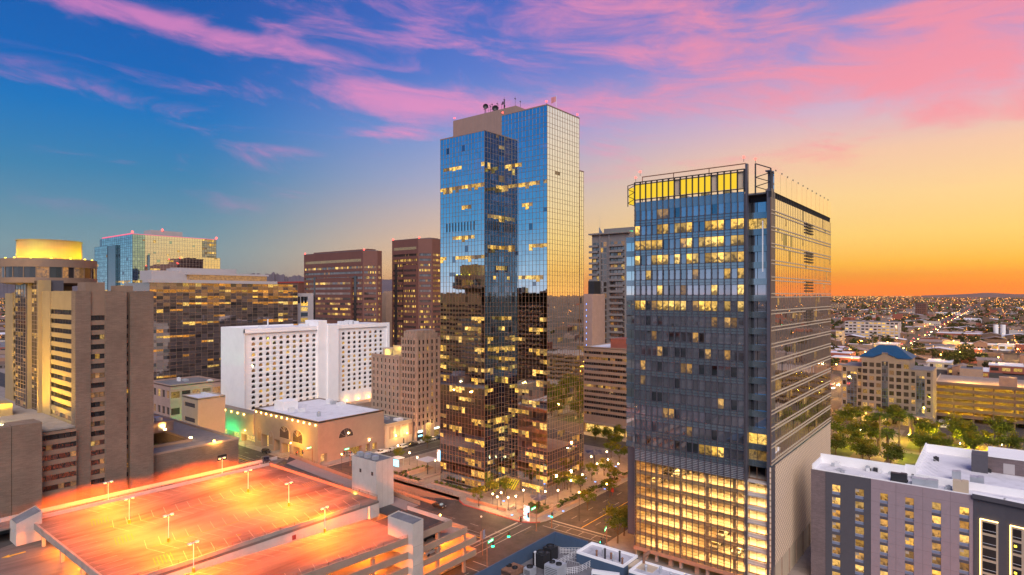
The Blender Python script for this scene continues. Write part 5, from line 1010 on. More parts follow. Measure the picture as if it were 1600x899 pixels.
mb = MB(); mb.box(Lx0 + 8, 206, Lz, Lx0 + 17, 224, Lz + 3.2); ph = mb.build('plant_room', M['brown_pent'], pr_); mb = MB(); mb.box(Lx0 + 9, 208, Lz + 3.2, Lx0 + 12, 214, Lz + 5.2).box(Lx0 + 13, 209, Lz + 3.2, Lx0 + 15, 212, Lz + 4.2); mb.build('plant_unit', M['galv'], ph); mb = MB(); Face('n', Lx0 + 8, 206).box(mb, 4.5, 6.5, Lz + .6, Lz + 2.4, -.1, .03); mb.build('louvre', M['grey_panel'], ph)
mb = MB(); bxp = G(340, 688, Lz); mb.box(Lx1 - 7, Ly + .8, Lz + .5, Lx1 - 6.6, Ly + 1.2, Lz + .9); f = mb.build('roof_floodlight', M['lamp_orange'], pr_); lamp('roof_light', (Lx1 - 6.8, Ly - .6, Lz + 1.2), 420, (1, .5, .08), .2, f)
for x, y in ((Lx1 + .3, 190), (Lx1 + .3, 200), (Lx1 + .3, 212)): mb = MB(); mb.ball((x, y, Lz - 1), .25); f = mb.build('wall_lamp', M['lamp_orange'], pr_); lamp('wall_light', (x + .6, y, Lz - 1.4), 160, (1, .55, .1), .2, f)
for k in range(6): x, y = Lx0 + 2 + 2.1 * k, 192 + (k * 7) % 15; mb = MB(); mb.ball((x, y, Lz - 3.2), .2); f = mb.build('garden_lamp', M['lamp_warm'], pr_)
lamp('garden_light', (Lx0 + 7, 198, Lz - 2), 150, WARM, .3, pr_)
# ================================================================ generic block with punched windows
def punched(parent, Fc, u0, u1, z0, z1, cols, rows, w, h, wallmat, depth=.3, litp=.1, seed=1, us=None, zs=None, name='window', sill=False, mats=('dark_glass', 'lit_room_dim', 'lit_room'), wname='wall', pu=None):
    """wall with real openings; every window an object of its own"""
    r = random.Random(seed); opens = []
    us = us or [u0 + (i + .5) * (u1 - u0) / cols - w / 2 for i in range(cols)]; zs = zs or [z0 + (j + .5) * (z1 - z0) / rows - h / 2 for j in range(rows)]
    for u in us:
        for z in zs: opens.append((u, u + w, z, z + h))
    mb = MB(); Fc.wall(mb, u0, u1, z0, z1, opens, depth); wl_ = mb.build(wname, M[wallmat], parent)
    for mt in mats:
        if (w, h, mt) not in MESHES: mb = MB(); mb.quad((0, 0, 0), (w, 0, 0), (w, 0, h), (0, 0, h)); MESHES[(w, h, mt)] = mb.mesh(name, [M[mt]])
    for (a, b, c, d) in opens:
        mt = mats[0]
        if r.random() < litp: mt = mats[1] if r.random() < .5 else mats[2]
        put(name, MESHES[(w, h, mt)], parent, Fc.P(a, c, -depth + .03), Fc.rz + r.gauss(0, .004))
    return wl_
def roofset(parent, x0, x1, y0, y1, z, par=.8, mat='white_roof', wmat=None, units=4, seed=1, th=.35):
    mb = MB(); mb.quad((x0, y0, z), (x1, y0, z), (x1, y1, z), (x0, y1, z)); mb.build('roof', M[mat], parent)
    mb = MB(); mb.box(x0, y0, z - .2, x1, y0 + th, z + par).box(x0, y1 - th, z - .2, x1, y1, z + par).box(x0, y0 + th, z - .2, x0 + th, y1 - th, z + par).box(x1 - th, y0 + th, z - .2, x1, y1 - th, z + par); mb.build('parapet', M[wmat or 'concrete'], parent)
    r = random.Random(seed)
    for k in range(units):
        w, d, h = r.uniform(1, 3), r.uniform(1, 3.5), r.uniform(.8, 2.0); x, y = r.uniform(x0 + 1, max(x0 + 1.1, x1 - w - 1)), r.uniform(y0 + 1, max(y0 + 1.1, y1 - d - 1)); mb = MB(); mb.box(x, y, z, x + w, y + d, z + h); mb.cyl(x + w / 2, y + d / 2, z + h, z + h + .2, min(w, d) * .35, n=10); mb.build('roof_unit', M['galv' if k % 2 else 'white_metal'], parent)
# ---------------------------------------------------------------- white hotel with arched windows
wh = thing('white_hotel', 'white slab hotel with rows of small arched windows', 'hotel', (180, 280, 0))
WX, WY, WT = 141.3, 269.6, 49.4; Fm = Face('n', WX, WY); WU = lambda c: onY(c, WY) - WX
def archfield(u0, u1, z0, z1, us, zs, w, h, depth, seed, parent):
    mb = MB(); cu = [(us[i] + us[i + 1]) / 2 + w / 2 for i in range(len(us) - 1)]; cu = [u0] + cu + [u1]; cz = [z0] + [(zs[j] + h + zs[j + 1]) / 2 for j in range(len(zs) - 1)] + [z1]; N = 8
    prof = [(0, 0), (w, 0), (w, h * .45)] + [(w / 2 + w / 2 * math.cos(math.pi * t / N), h * .45 + h * .55 * math.sin(math.pi * t / N)) for t in range(1, N)] + [(0, h * .45)]
    for i, u in enumerate(us):
        for j, z in enumerate(zs):
            a, b, c, d = cu[i], cu[i + 1], cz[j], cz[j + 1]
            out = [(a, c), (b, c), (b, c + (d - c) * .45)] + [(b, d)] + [(b + (a - b) * t / (N - 2), d) for t in range(1, N - 2)] + [(a, d)] + [(a, c + (d - c) * .45)]
            k = len(prof); ins = [(u + x, z + y) for x, y in prof]
            for n_ in range(k):
                m_ = (n_ + 1) % k
                if len({out[n_], out[m_]}) < 2: continue
                mb.quad(Fm.P(*out[n_], .0), Fm.P(*out[m_], .0), Fm.P(*ins[m_], -.12), Fm.P(*ins[n_], -.12))
                mb.quad(Fm.P(*ins[n_], -.12), Fm.P(*ins[m_], -.12), Fm.P(*ins[m_], -depth), Fm.P(*ins[n_], -depth))
    mb.build('arched_wall', M['white_wall'], parent)
    r = random.Random(seed); ms = {}
    for mt in ('dark_glass', 'lit_room', 'lit_room_dim'): g = MB(); g.poly([(x, 0, y) for x, y in prof]); ms[mt] = g.mesh('window', [M[mt]])
    for u in us:
        for z in zs:
            v = r.random(); put('window', ms['dark_glass' if v < .68 else ('lit_room_dim' if v < .86 else 'lit_room')], parent, Fm.P(u, z, -depth + .02), 0)
ua, ub = WU(378.5) + 2.6, WU(495); w_, h_ = 2.0, 1.55
us1 = [WU(c) - w_ / 2 for c in [396.5 + (491 - 396.5) * (i / 9) ** .96 for i in range(10)]]; zs1 = [45.4 - 2.47 * k - h_ for k in range(14)][::-1]
archfield(ua, ub, 9.6, 47.2, us1, zs1, w_, h_, .8, 3, wh)
us2 = [WU(c) - w_ / 2 for c in [537 + (595.5 - 537) * (i / 7) ** .97 for i in range(8)]]; archfield(WU(527), WU(604), 12.1, 47.2, us2, zs1[1:], w_, h_, .8, 5, wh)
mb = MB(); Fm.wall(mb, 0, ua, 0, WT, []); Fm.wall(mb, ua, ub, 47.2, WT, []); Fm.wall(mb, WU(527), WU(604), 47.2, WT, []); Fm.wall(mb, WU(604), WU(607.5), 0, WT, []); Fm.wall(mb, ua, WU(527), 0, 9.6, []); Fm.wall(mb, WU(527), WU(604), 0, 12.1, []); mb.build('wall', M['white_wall'], wh)
mb = MB(); Fm.box(mb, 0, WU(381), 8, WT - .02, 0, .9); Fm.box(mb, 0, ub, 47.3, WT - .02, 0, .9); Fm.box(mb, WU(525.2), WU(607.5), 47.3, WT - .02, 0, .7); Fm.box(mb, WU(603.5), WU(607.5), 8, 47.3, 0, .7); mb.build('frame_band', M['white_wall'], wh)
x2 = WX + WU(607.5)
mb = MB(); mb.box(WX, WY, 0, x2, 290.8, WT - .5, 0, 'n'); mb.build('end_wall', M['white_wall'], wh)
mb = MB(); Fm.box(mb, WU(494.5), WU(508), 8, WT + 2.6, -10, 1.6); Fm.box(mb, WU(508.1), WU(524.5), 8, WT + .4, -10, 2.6); mb.build('core_tower', M['white_wall'], wh); mb = MB(); Fm.box(mb, WU(524.6), WU(526.4), 9, WT - .5, -.5, .8); mb.build('slot_window', M['lit_room_dim'], wh)
mb = MB(); Fm.box(mb, 0, WU(494), WT - .5, WT + .3, -21.2, -20.6); Fm.box(mb, -.02, .5, WT - .5, WT + .3, -21.2, .9); mb.build('parapet', M['white_wall'], wh)
mb = MB(); mb.quad((WX, WY, WT - .45), (x2, WY, WT - .45), (x2, 290.8, WT - .45), (WX, 290.8, WT - .45)); mb.build('roof', M['white_roof'], wh)
for c, w, h in ((500, 3, 2.6), (545, 4, 1.8), (556, 3, 2.2), (562, 4, 1.6), (420, 1.5, 1.2), (484, 3, 1.3)): x = WX + WU(c); mb = MB(); mb.box(x, WY + 6, WT - .45, x + w, WY + 10, WT - .45 + h); mb.build('roof_unit', M['white_metal'], wh)
mb = MB(); x = WX + WU(446); mb.cyl(x, WY + 16, WT - .4, WT + 3.5, .35, .3, 10); mb.build('chimney', M['white_metal'], wh)
mb = MB(); mb.box(WX + 4, WY - 8, 0, x2, WY - .05, 8.0); mb.build('terrace', M['tan_stone'], wh)
for c in (402, 425, 466, 487, 541, 559, 575): x = WX + WU(c); mb = MB(); mb.ball((x, WY - .8, 9.2), .35); f = mb.build('terrace_lamp', M['lamp_orange'], wh); lamp('terrace_light', (x, WY - 1.4, 9.4), 45, (1, .45, .05), .3, f)
# ---------------------------------------------------------------- beige ballroom block
bb = thing('ballroom_block', 'windowless beige block with arched fan windows and a white roof', 'building', (150, 225, 0))
VX, VY, VT = 136.2, 203.4, 16.2; ve = onX(398, VX); vx1 = 168.3; FV = Face('e', ve, VX); LV = ve - VY; FVn = Face('n', VX, VY)
def archopen(Fc, u, w, z0, zs, zt, d, mats, parent, name):
    N = 10; prof = [(u, z0), (u + w, z0), (u + w, zs)] + [(u + w / 2 + w / 2 * math.cos(math.pi * t / N), zs + (zt - zs) * math.sin(math.pi * t / N)) for t in range(1, N)] + [(u, zs)]
    mb = MB(); k = len(prof)
    mb.poly([Fc.P(a, b, d) for a, b in prof], 0)
    o = mb.build(name, M[mats], parent); mb = MB()
    for i in range(k): a, b = prof[i], prof[(i + 1) % k]; mb.tube(Fc.P(*a, d + .03), Fc.P(*b, d + .03), .09, n=4)
    for t in (2, 4, 5, 6, 8): mb.tube(Fc.P(u + w / 2, zs, d + .03), Fc.P(u + w / 2 + w / 2 * math.cos(math.pi * t / N), zs + (zt - zs) * math.sin(math.pi * t / N), d + .03), .06, n=4)
    mb.build('glazing_bar', M['concrete'], o); return o
cu_ = lambda c: ve - onX(c, VX)
opens = [(cu_(408), cu_(419.5), .2, 6.0), (cu_(428), cu_(437), .2, 5.2), (cu_(440), cu_(452), .2, 4.6), (cu_(458), cu_(473), .2, 4.4)]
mb = MB(); FV.wall(mb, 0, LV, 0, VT, opens, 3.0); FVn.wall(mb, 0, vx1 - VX, 0, VT, [(1.2, 4.0, .2, 3.6), (13, 20.5, .2, 3.4), (22.5, 24.5, .2, 3.4), (26, 28.5, .2, 3.2)], 2.0); mb.box(VX, VY, 0, vx1, ve, VT, 0, 'net'); mb.build('wall', M['beige'], bb)
for a, b, c, d in opens: mb = MB(); FV.quad(mb, a, b, c, d, -2.9); mb.build('entrance', M['lit_shop'], bb)
for a, b in ((1.2, 4.0), (13, 20.5), (22.5, 24.5), (26, 28.5)): mb = MB(); FVn.quad(mb, a, b, .2, 3.4, -1.9); mb.build('entrance', M['lit_shop'], bb)
archopen(FV, cu_(437), cu_(452) - cu_(437), 6.6, 9.2, 11.6, .06, 'dark_glass', bb, 'fan_window'); archopen(FV, cu_(457.5), cu_(473) - cu_(457.5), 6.2, 8.7, 11.3, .06, 'dark_glass', bb, 'fan_window'); archopen(FVn, onY(529, VY) - VX, onY(552, VY) - onY(529, VY), 8.2, 8.25, 11.8, .06, 'dark_glass', bb, 'fan_window')
archopen(FV, cu_(402), 3.4, 2.5, 6.2, 8.6, .04, 'hyatt_smooth', bb, 'blind_arch'); archopen(FV, cu_(420), 3.4, 2.5, 5.6, 8.2, .04, 'hyatt_smooth', bb, 'blind_arch')
roofset(bb, VX, vx1, VY, ve, VT - .3, .5, 'white_roof', 'beige', 7, 5)
mb = MB(); hx0 = VX + 5; mb.box(hx0, ve - 14, VT - .3, hx0 + 7, ve - 7, VT + 3.4); mb.build('penthouse', M['white_wall'], bb)
for c in range(12): u = 1.5 + c * (LV - 3) / 11; mb = MB(); FV.box(mb, u - .15, u + .15, VT - 1.6, VT - 1.1, 0, .3); f = mb.build('wall_washer', M['lamp_orange'], bb); lamp('washer_light', FV.P(u, VT - 1.7, .45), 14, (1, .6, .12), .1, f)
gw = thing('green_wall_block', 'plain wall washed with green light beside the white hotel', 'wall', (140, 268, 0))
FG = Face('e', 288.5, VX - .4); mb = MB(); FG.box(mb, 0, 288.5 - ve - .1, 4.0, 13.6, -4, 0); mb.build('wall', M['beige'], gw); mb = MB()
for u in (3, 14, 25): FG.box(mb, u, u + 1.6, 0, 4, -3, -.5)
mb.build('pier', M['beige'], gw); mb = MB(); FG.box(mb, 0, 288.5 - ve - .1, .1, 4, -4, -3.6); mb.build('entrance', M['lit_shop'], gw)
for k in range(6): u = 2.2 + k * 5.6; mb = MB(); FG.box(mb, u - .15, u + .15, 12.3, 12.8, 0, .3); f = mb.build('wall_washer', M['lamp_orange'], gw); lamp('washer_light', FG.P(u, 12.2, .45), 14, (1, .6, .12), .1, f)
for u in (5, 20): lamp('green_light', FG.P(u, 3.2, 3.0), 1100, (.03, 1, .3), .3, gw)
lamp('porch_light', FG.P(30, 3.0, 1.5), 300, (1, .6, .1), .3, gw)
# ---------------------------------------------------------------- art deco tower
de = thing('deco_tower', 'pale stone art deco office tower with a stepped top', 'building', (192, 212, 0))
EX, EY, ET = 184.9, 201.2, 49.7; ey1, ey2 = onX(627, EX), onX(581, EX - 1); ex1 = 199.5
FD = Face('e', ey1, EX); FDn = Face('n', EX, EY); zw_ = [6.6 + 3.02 * k for k in range(13)]
ld = ey1 - EY; us = [.6 + i * (ld - 1.2) / 5 for i in range(5)]
punched(de, FD, 0, ld, 0, 45.6, 5, 13, 1.0, 1.9, 'deco_stone', .35, .06, 61, us=us, zs=[z for z in zw_ if z < 43]); punched(de, FDn, 0, ex1 - EX, 0, 45.6, 5, 13, 1.1, 1.9, 'deco_stone', .35, .08, 62, us=[1.2, 3.6, 6.2, 9.0, 12.0], zs=[z for z in zw_ if z < 43])
for u in [.2 + i * (ld - 1.2) / 5 for i in range(6)]: mb = MB(); FD.box(mb, u, u + .35, 4, 46.4, 0, .3); mb.build('pilaster', M['deco_stone'], de)
for u in (.3, 2.6, 5.0, 7.7, 10.6, 13.6): mb = MB(); FDn.box(mb, u, u + .4, 4, 46.4, 0, .3); mb.build('pilaster', M['deco_stone'], de)
mb = MB(); mb.box(EX + .3, EY + .3, 0, ex1, ey1, 45.6, 0, 'en').box(EX + .9, EY + .9, 45.6, ex1 - .9, ey1 - .6, 47.6).box(EX + 1.6, EY + 1.6, 47.6, ex1 - 1.6, ey1 - 1.2, 49.0)
for k in range(5): mb.box(EX + .7, EY + .9 + k * 1.9, 45.6, EX + 1.1, EY + 1.7 + k * 1.9, 48.6); mb.box(EX + 1.0 + k * 2.4, EY + .7, 45.6, EX + 1.9 + k * 2.4, EY + 1.1, 48.9)
mb.build('stepped_crown', M['deco_stone'], de)
FDw = Face('e', ey2, EX - 1.0); lw = ey2 - ey1
punched(de, FDw, 0, lw, 0, 36.6, 7, 11, 1.0, 1.8, 'deco_stone', .35, .04, 63, zs=[z for z in zw_ if z < 34]); mb = MB(); mb.box(EX - 1.0, ey1 + .02, 0, ex1 + 6, ey2, 36.6, 0, 'e').box(EX - 1.2, ey1 - .1, 36.6, EX - .6, ey2 + .1, 37.4); mb.box(EX + 2, ey1 + 2, 36.6, EX + 8, ey1 + 8, 41.5); mb.build('wing', M['deco_stone'], de)
for i in range(8): u = i * (lw - .4) / 7; mb = MB(); FDw.box(mb, u, u + .4, 4, 36.8, 0, .28); mb.build('pilaster', M['deco_stone'], de)
mb = MB(); mb.cyl(EX + 3, ey2 - 7, 36.6, 39.8, 2.6, 2.6, 14).cyl(EX + 3, ey2 - 7, 39.8, 40.2, 2.8, 2.2, 14); mb.build('water_tank', M['cream_panel'], de); lamp('roof_light', (EX - .2, ey2 - 10, 38.6), 120, (1, .85, .1), .3, de); lamp('roof_light', (EX + .5, ey1 + 3.5, 40), 80, (1, .8, .15), .3, de)
mb = MB(); mb.box(ex1, EY + 1.2, 0, ex1 + 14, EY + 18, 40.5); ew = mb.build('rear_wing', M['deco_stone'], de)
for k in range(11):
    for i in range(4): mb = MB(); Face('n', ex1, EY + 1.2).box(mb, 1.2 + i * 3.2, 2.3 + i * 3.2, 6.6 + 3.02 * k, 8.5 + 3.02 * k, -.1, .02); mb.build('window', M['lit_room_dim' if (k * 5 + i * 3) % 11 == 0 else 'dark_glass'], de)
mb = MB(); FDn.box(mb, 4.8, 8.2, .15, 7.5, 0, .5); mb.build('entrance_arch', M['deco_stone'], de); mb = MB(); FDn.box(mb, 5.4, 7.6, .15, 6.2, .5, .56); mb.build('entrance', M['lit_shop'], de); lamp('entrance_light', FDn.P(6.5, 5.5, 2.2), 160, (1, .72, .2), .3, de)
mb = MB(); FDn.box(mb, .2, 3.4, .2, 3.6, 0, .35); mb.build('shopfront', M['dark_glass'], de); mb = MB(); FDn.box(mb, .5, 3.1, 3.7, 4.6, .3, .5); mb.build('shop_sign', M['sign_white'], de); mb = MB(); FDn.box(mb, .6, 3.0, 1.9, 2.6, .35, .4); mb.build('shop_screen', M['sign_cyan'], de); mb = MB(); FDn.box(mb, 10.5, 13.5, 3.7, 4.4, .3, .5); mb.build('shop_sign', M['sign_white'], de); mb = MB(); FDn.box(mb, 10.6, 13.4, .3, 3.4, .1, .3); mb.build('shopfront', M['lit_room'], de)
an = thing('low_annex', 'low pale annex with a flat roof between the ballroom block and the deco tower', 'building', (176, 206, 0)); mb = MB(); mb.box(169, 202.6, 0, EX - 1.4, 226, 9.5); mb.build('wall', M['cream_panel'], an); roofset(an, 169, EX - 1.4, 202.6, 226, 9.51, .6, 'grey_roof', 'cream_panel', 3, 8)
for k in range(4): mb = MB(); Face('n', 169, 202.6).box(mb, 1.5 + k * 3.6, 3.9 + k * 3.6, 3.5, 8.5, -.1, .12); mb.build('wall_panel', M['tan_stone'], an)
mb = MB(); Face('n', 169, 202.6).box(mb, 9.2, 9.9, .15, 2.4, 0, .03); mb.build('door', M['dark_metal'], an); mb = MB(); mb.ball((173.5, 201.8, 4.6), .25); f = mb.build('wall_lamp', M['lamp_warm'], an); lamp('wall_light', (174, 201.2, 4.8), 140, (1, .7, .15), .2, f)
# ================================================================ buildings behind
# glass office block, its orange reflections and lights painted as glowing panes
gb = thing('glass_office', 'low dark glass office block full of orange reflections behind the white hotel', 'office block', (160, 325, 0))
JX0, JX1, JX2, JY, JT = 121.0, 169.5, 200.5, 320.0, 71.0
Fj = Face('n', JX0, JY); mirror('lit_orange', (.1, .06, .03), .05, .3, .2, (1, .36, .03), 1.1); JG = [M['brown_glass'], M['dark_glass'], M['lit_orange'], M['lit_office']]
curtain(gb, Fj, 0, JX2 - JX0, 22, JT, 26, 3.3, .55, litrows(.16, {13: .8, 12: .6, 11: .7, 8: .4, 6: .45, 14: .6}, .12, dark=.25), JG, tilt=.006, mull=.1, mmat='hyatt_smooth', seed=41)
mb = MB(); mb.box(JX0, JY + .3, 0, JX2, 352, JT, 0); mb.build('core', M['brown_glass'], gb)
mb = MB(); Fj.box(mb, -1, JX1 - JX0 + 18, JT, JT + 1.6, -6, .4); Fj.box(mb, 3, JX1 - JX0 - 6, JT + 1.6, JT + 6.2, -20, -6); Fj.box(mb, 18, 48, JT + 5.2, JT + 8, -26, -10); mb.build('roof_screen', M['grey_panel'], gb)
mb = MB(); Fj.box(mb, 20, 62, JT + 1.6, JT + 4.4, -8, -3); mb.build('roof_gallery', M['lit_room_dim'], gb); mb = MB(); Fj.box(mb, 19, 63, JT + 4.4, JT + 5.4, -8.2, -2.6); mb.build('gallery_roof', M['grey_panel'], gb)
gs = thing('slim_glass_block', 'narrow white framed block with yellow lit glazing right of the dark glass office', 'office block', (205, 330, 0)); mb = MB(); mb.box(201.5, 326, 0, 215, 345, 66); mb.build('wall', M['grey_panel'], gs)
for k in range(14): mb = MB(); Face('n', 201.5, 326).box(mb, 5, 9.6, 20 + 3.2 * k, 22.4 + 3.2 * k, -.1, .06); mb.build('window', M['lit_office' if k % 3 != 1 else 'teal_glass'], gs)
for k in range(4): mb = MB(); Face('n', 201.5, 326).box(mb, .8 + k * 2.2, 2.2 + k * 2.2, 60, 64, -.1, .08); mb.build('top_window', M['dark_glass'], gs)
# cyan and gold tower far left
cg = thing('cyan_gold_tower', 'cyan and gold mirrored office tower with a pink lit crown on the left skyline', 'skyscraper', (215, 560, 0))
KX, KY, KY1, KX1, KT = 189.1, 533.1, 610.6, 255.0, 113.0
Fk = Face('n', KX, KY); Fke = Face('e', KY1, KX); KG = [M['gold_glass'], M['cyan_glass'], M['lit_office'], M['lit_office_dim']]; KB = [M['cyan_glass'], M['blue_glass_dark'], M['lit_office'], M['lit_office_dim']]
ks = onX(190, KX); KL = KY1 - KY
curtain(cg, Fke, KY1 - onX(159, KX), KL, 40, KT, 16, 3.6, .65, litrows(.02, {9: .5, 5: .4}, .3), KB, mull=.2, mmat='blue_grey', seed=51, tilt=.001)
curtain(cg, Face('e', KY1, KX - 2), 0, KY1 - onX(172, KX), 40, 106, 10, 3.6, .65, litrows(.02, {}, .2), KB, mull=.2, mmat='blue_grey', seed=52, tilt=.001)
curtain(cg, Fk, 0, 9, 40, KT, 5, 3.6, .65, litrows(.03, {9: .6, 2: .9, 1: .9, 0: .8}, .2), KB, mull=.2, mmat='blue_grey', seed=53, tilt=.001)
curtain(cg, Fk, 9, KX1 - KX - 12, 40, KT, 22, 3.6, .65, litrows(.02, {10: .25}, .25), KG, mull=.16, mmat='tan_stone', seed=54, tilt=.001)
curtain(cg, Fk, KX1 - KX - 12, KX1 - KX, 66, KT, 6, 3.6, .65, litrows(.35, {}, .3, dark=.5), [M['grey_glass'], M['blue_glass_dark'], M['lit_office'], M['lit_office_dim']], mull=.2, mmat='blue_grey', seed=55, tilt=.001)
curtain(cg, Face('n', KX, KY - 3), 11.5, KX1 - KX + 2, 40, 97, 22, 3.6, .62, litrows(.06, {9: .5, 12: .3, 5: .5, 3: .6}, .45), KG, mull=.16, mmat='tan_stone', seed=56, tilt=.001)
for k in range(5): mb = MB(); Face('n', KX, KY - 3).box(mb, 11.5 if k % 2 else 27, 22 if k % 2 else KX1 - KX + 1, 62 + 6.0 * k, 63.4 + 6.0 * k, -.1, .12); mb.build('spandrel_band', M['grey_panel'], cg)
mb = MB(); mb.box(KX + .3, KY + .3, 0, KX1, KY1 - 5, KT - .2, 0).box(KX + 11.8, KY - 2.8, 0, KX1 + 2, KY + .2, 96.8, 0).box(KX - 1.8, KY + 30, 0, KX + 1, KY1 - .2, 105.8); mb.build('core', M['blue_glass_dark'], cg)
mb = MB(); Fk.box(mb, -.2, KX1 - KX, KT, KT + .35, -.5, .2); Fke.box(mb, 12, KL + .2, KT, KT + .9, -.5, .2); mb.build('lit_crown', M['red_strip'], cg)
mb = MB(); mb.box(KX + 17, KY + 10, KT, KX + 42, KY + 24, KT + 5.4); mb.build('penthouse', M['grey_panel'], cg)
for x, y, z in ((KX, KY, KT + 1), (KX1, KY, KT + 1), (KX + 26, KY + 10, KT + 5.4)): mb = MB(); mb.ball((x, y, z + .6), .9); mb.build('beacon', M['red_light'], cg)
# stone office and small cream block behind the brown podium
def corner(col, py, d): x, y = at(col, d); return x, y, Zat(py, x, y)
sx, sy, szz = corner(266, 604, 275); so_ = thing('stone_office', 'low pink stone office with square windows and a glazed entry', 'office block', (sx, sy, 0)); syb = onX(240, sx) + 6; sxe = onY(346, sy)
punched(so_, Face('e', syb, sx), 0, syb - sy, 0, szz, 5, 3, 3.0, 3.4, 'pink_stone', .4, .3, 71, zs=[3, 10.5, 18.0]); punched(so_, Face('n', sx, sy), 0, sxe - sx, 0, szz, 5, 3, 3.8, 3.0, 'pink_stone', .4, .5, 72, zs=[3, 10.5, 18.0]); mb = MB(); mb.box(sx + .4, sy + .4, 0, sxe, syb, szz - .1, 0, 'net'); mb.build('rear_wall', M['pink_stone'], so_); roofset(so_, sx, sxe, sy, syb, szz - .2, .7, 'grey_roof', 'pink_stone', 3, 9)
sx, sy, szz = corner(309, 624, 245); ss = thing('cream_block', 'small cream block with a white roof in front of the stone office', 'building', (sx, sy, 0)); syb = onX(284, sx); sxe = onY(352, sy)
punched(ss, Face('e', syb, sx), 0, syb - sy, 0, szz, 1, 3, 9.5, 1.8, 'cream_panel', .3, .2, 73, zs=[8, 13, 19.0]); mb = MB(); mb.box(sx, sy, 0, sxe, syb, szz - .1, 0, 'et'); mb.build('wall', M['cream_panel'], ss); roofset(ss, sx, sxe, sy, syb, szz - .2, .5, 'white_roof', 'cream_panel', 1, 3)
lamp('street_glow', (sx - 6, sy - 6, 7), 600, (1, .62, .12), .5, ss)
# the two brown towers
def brown_tower(label, c0, c1, c2, top, d, seed, cutn, notch):
    x, y = at(c1, d); y1 = onX(c0, x); x1 = onY(c2, y); z = Zat(top, x, y); t = thing('brown_tower', label, 'skyscraper', (x, y, 0), None)
    L = y1 - y; ch = 7.0; fhh = 3.7; zt = z - 9.5; n = int((zt - 20) / fhh); zs_ = [zt - fhh * (k + 1) + .9 for k in range(n)]
    Fl = Face.ang((x + ch, y1 + .0), (x, y1 - ch)); Fe = Face('e', y1 - ch, x); Fr = Face.ang((x, y + ch), (x + ch, y)); Fn = Face('n', x + ch, y)
    for F_, L_, nn in ((Fl, Fl.len, 5), (Fe, L - 2 * ch, 20), (Fr, Fr.len, 5), (Fn, max(4, x1 - x - ch), 4)):
        op = [(.9, L_ - .9, zz, zz + 1.7) for zz in zs_]; mb = MB(); F_.wall(mb, 0, L_, 0, z, op, .4); mb.build('wall', M['brown_stone'], t); ribbons(t, F_, .9, L_ - .9, zs_, 1.7, .6, seed + nn, nn * 2, .4, ('brown_glass', 'lit_room_dim', 'lit_office'))
    for u in cutn: mb = MB(); Fe.box(mb, u * (L - 2 * ch), u * (L - 2 * ch) + 3.0, 0, zt - 8, -.3, .15); mb.build('dark_bay', M['dark_glass'], t)
    mb = MB(); a, b = notch; Fe.box(mb, a * (L - 2 * ch), b * (L - 2 * ch), 0, zt - 9, .1, 1.5); pj = mb.build('projecting_bay', M['brown_stone'], t)
    Fpj = Face('e', y1 - ch - a * (L - 2 * ch), x - 1.5); ribbons(pj, Fpj, .5, (b - a) * (L - 2 * ch) - .5, [zz for zz in zs_ if zz < zt - 12], 1.6, .6, seed + 50, 14, -.05, ('brown_glass', 'lit_room_dim', 'lit_office'))
    mb = MB(); Fe.box(mb, 2, L - 2 * ch - 2, z - 7.6, z - 5.6, -.2, .04); mb.build('sky_window', M['lit_office_dim'], t)
    mb = MB(); mb.prism([(x + ch, y), (x1, y), (x1, y1), (x + ch, y1), (x, y1 - ch), (x, y + ch)][::1], z - .1, z + .2); mb.build('roof', M['grey_roof'], t)
    mb = MB(); mb.box(x1 - .2, y + .2, 0, x1, y1, z); mb.box(x + ch, y1 - .2, 0, x1, y1, z); mb.build('rear_wall', M['brown_stone'], t)
    mb = MB(); mb.box(x + 12, y + 8, z, min(x1 - 2, x + 30), y1 - 12, z + 1.6); mb.build('plant_room', M['brown_stone'], t)
    for px_2, py_2 in ((x + 1, y1 - ch), (x + 1, y + ch)): mb = MB(); mb.ball((px_2, py_2, z + .8), .6); mb.build('beacon', M['red_light'], t)
    return x, y, x1, y1, z
brown_tower('wide brown ribbon-window tower between the dark glass office and the second brown tower', 467, 577, 590, 391, 420, 80, (.18, .86), (.24, .84))
B2 = brown_tower('taller brown tower immediately left of the glass tower', 603, 664, 700, 372, 430, 90, (.1, .42), (.5, .99))
tb = thing('tan_slab', 'plain tan slab filling the gap between the two brown towers', 'building', (*at(597, 520), 0)); x, y = at(603, 520); mb = MB(); mb.box(x, y, 0, x + 30, onX(588, x), Zat(458, x, y)); mb.box(x + 4, y + 2, Zat(458, x, y), x + 10, y + 8, Zat(455, x, y)); mb.build('wall', M['tan_stone'], tb); mb = MB()
for k in range(6): Face('e', onX(588, x), x).box(mb, .5, 10, 20 + 7 * k, 20.3 + 7 * k, 0, .05)
mb.build('joint', M['brown_pent'], tb)
db = thing('maroon_block', 'low maroon roofed block in front of the mountains', 'building', (*at(452, 480), 0)); x, y = at(466, 480); mb = MB(); mb.box(x, y, 0, x + 30, onX(412, x), Zat(442, x, y)); mb.build('wall', M['brown_stone'], db); mb = MB(); mb.box(x - .3, y - .3, Zat(442, x, y), x + 30, onX(412, x), Zat(440, x, y)); mb.build('roof_edge', M['red_kerb'], db)
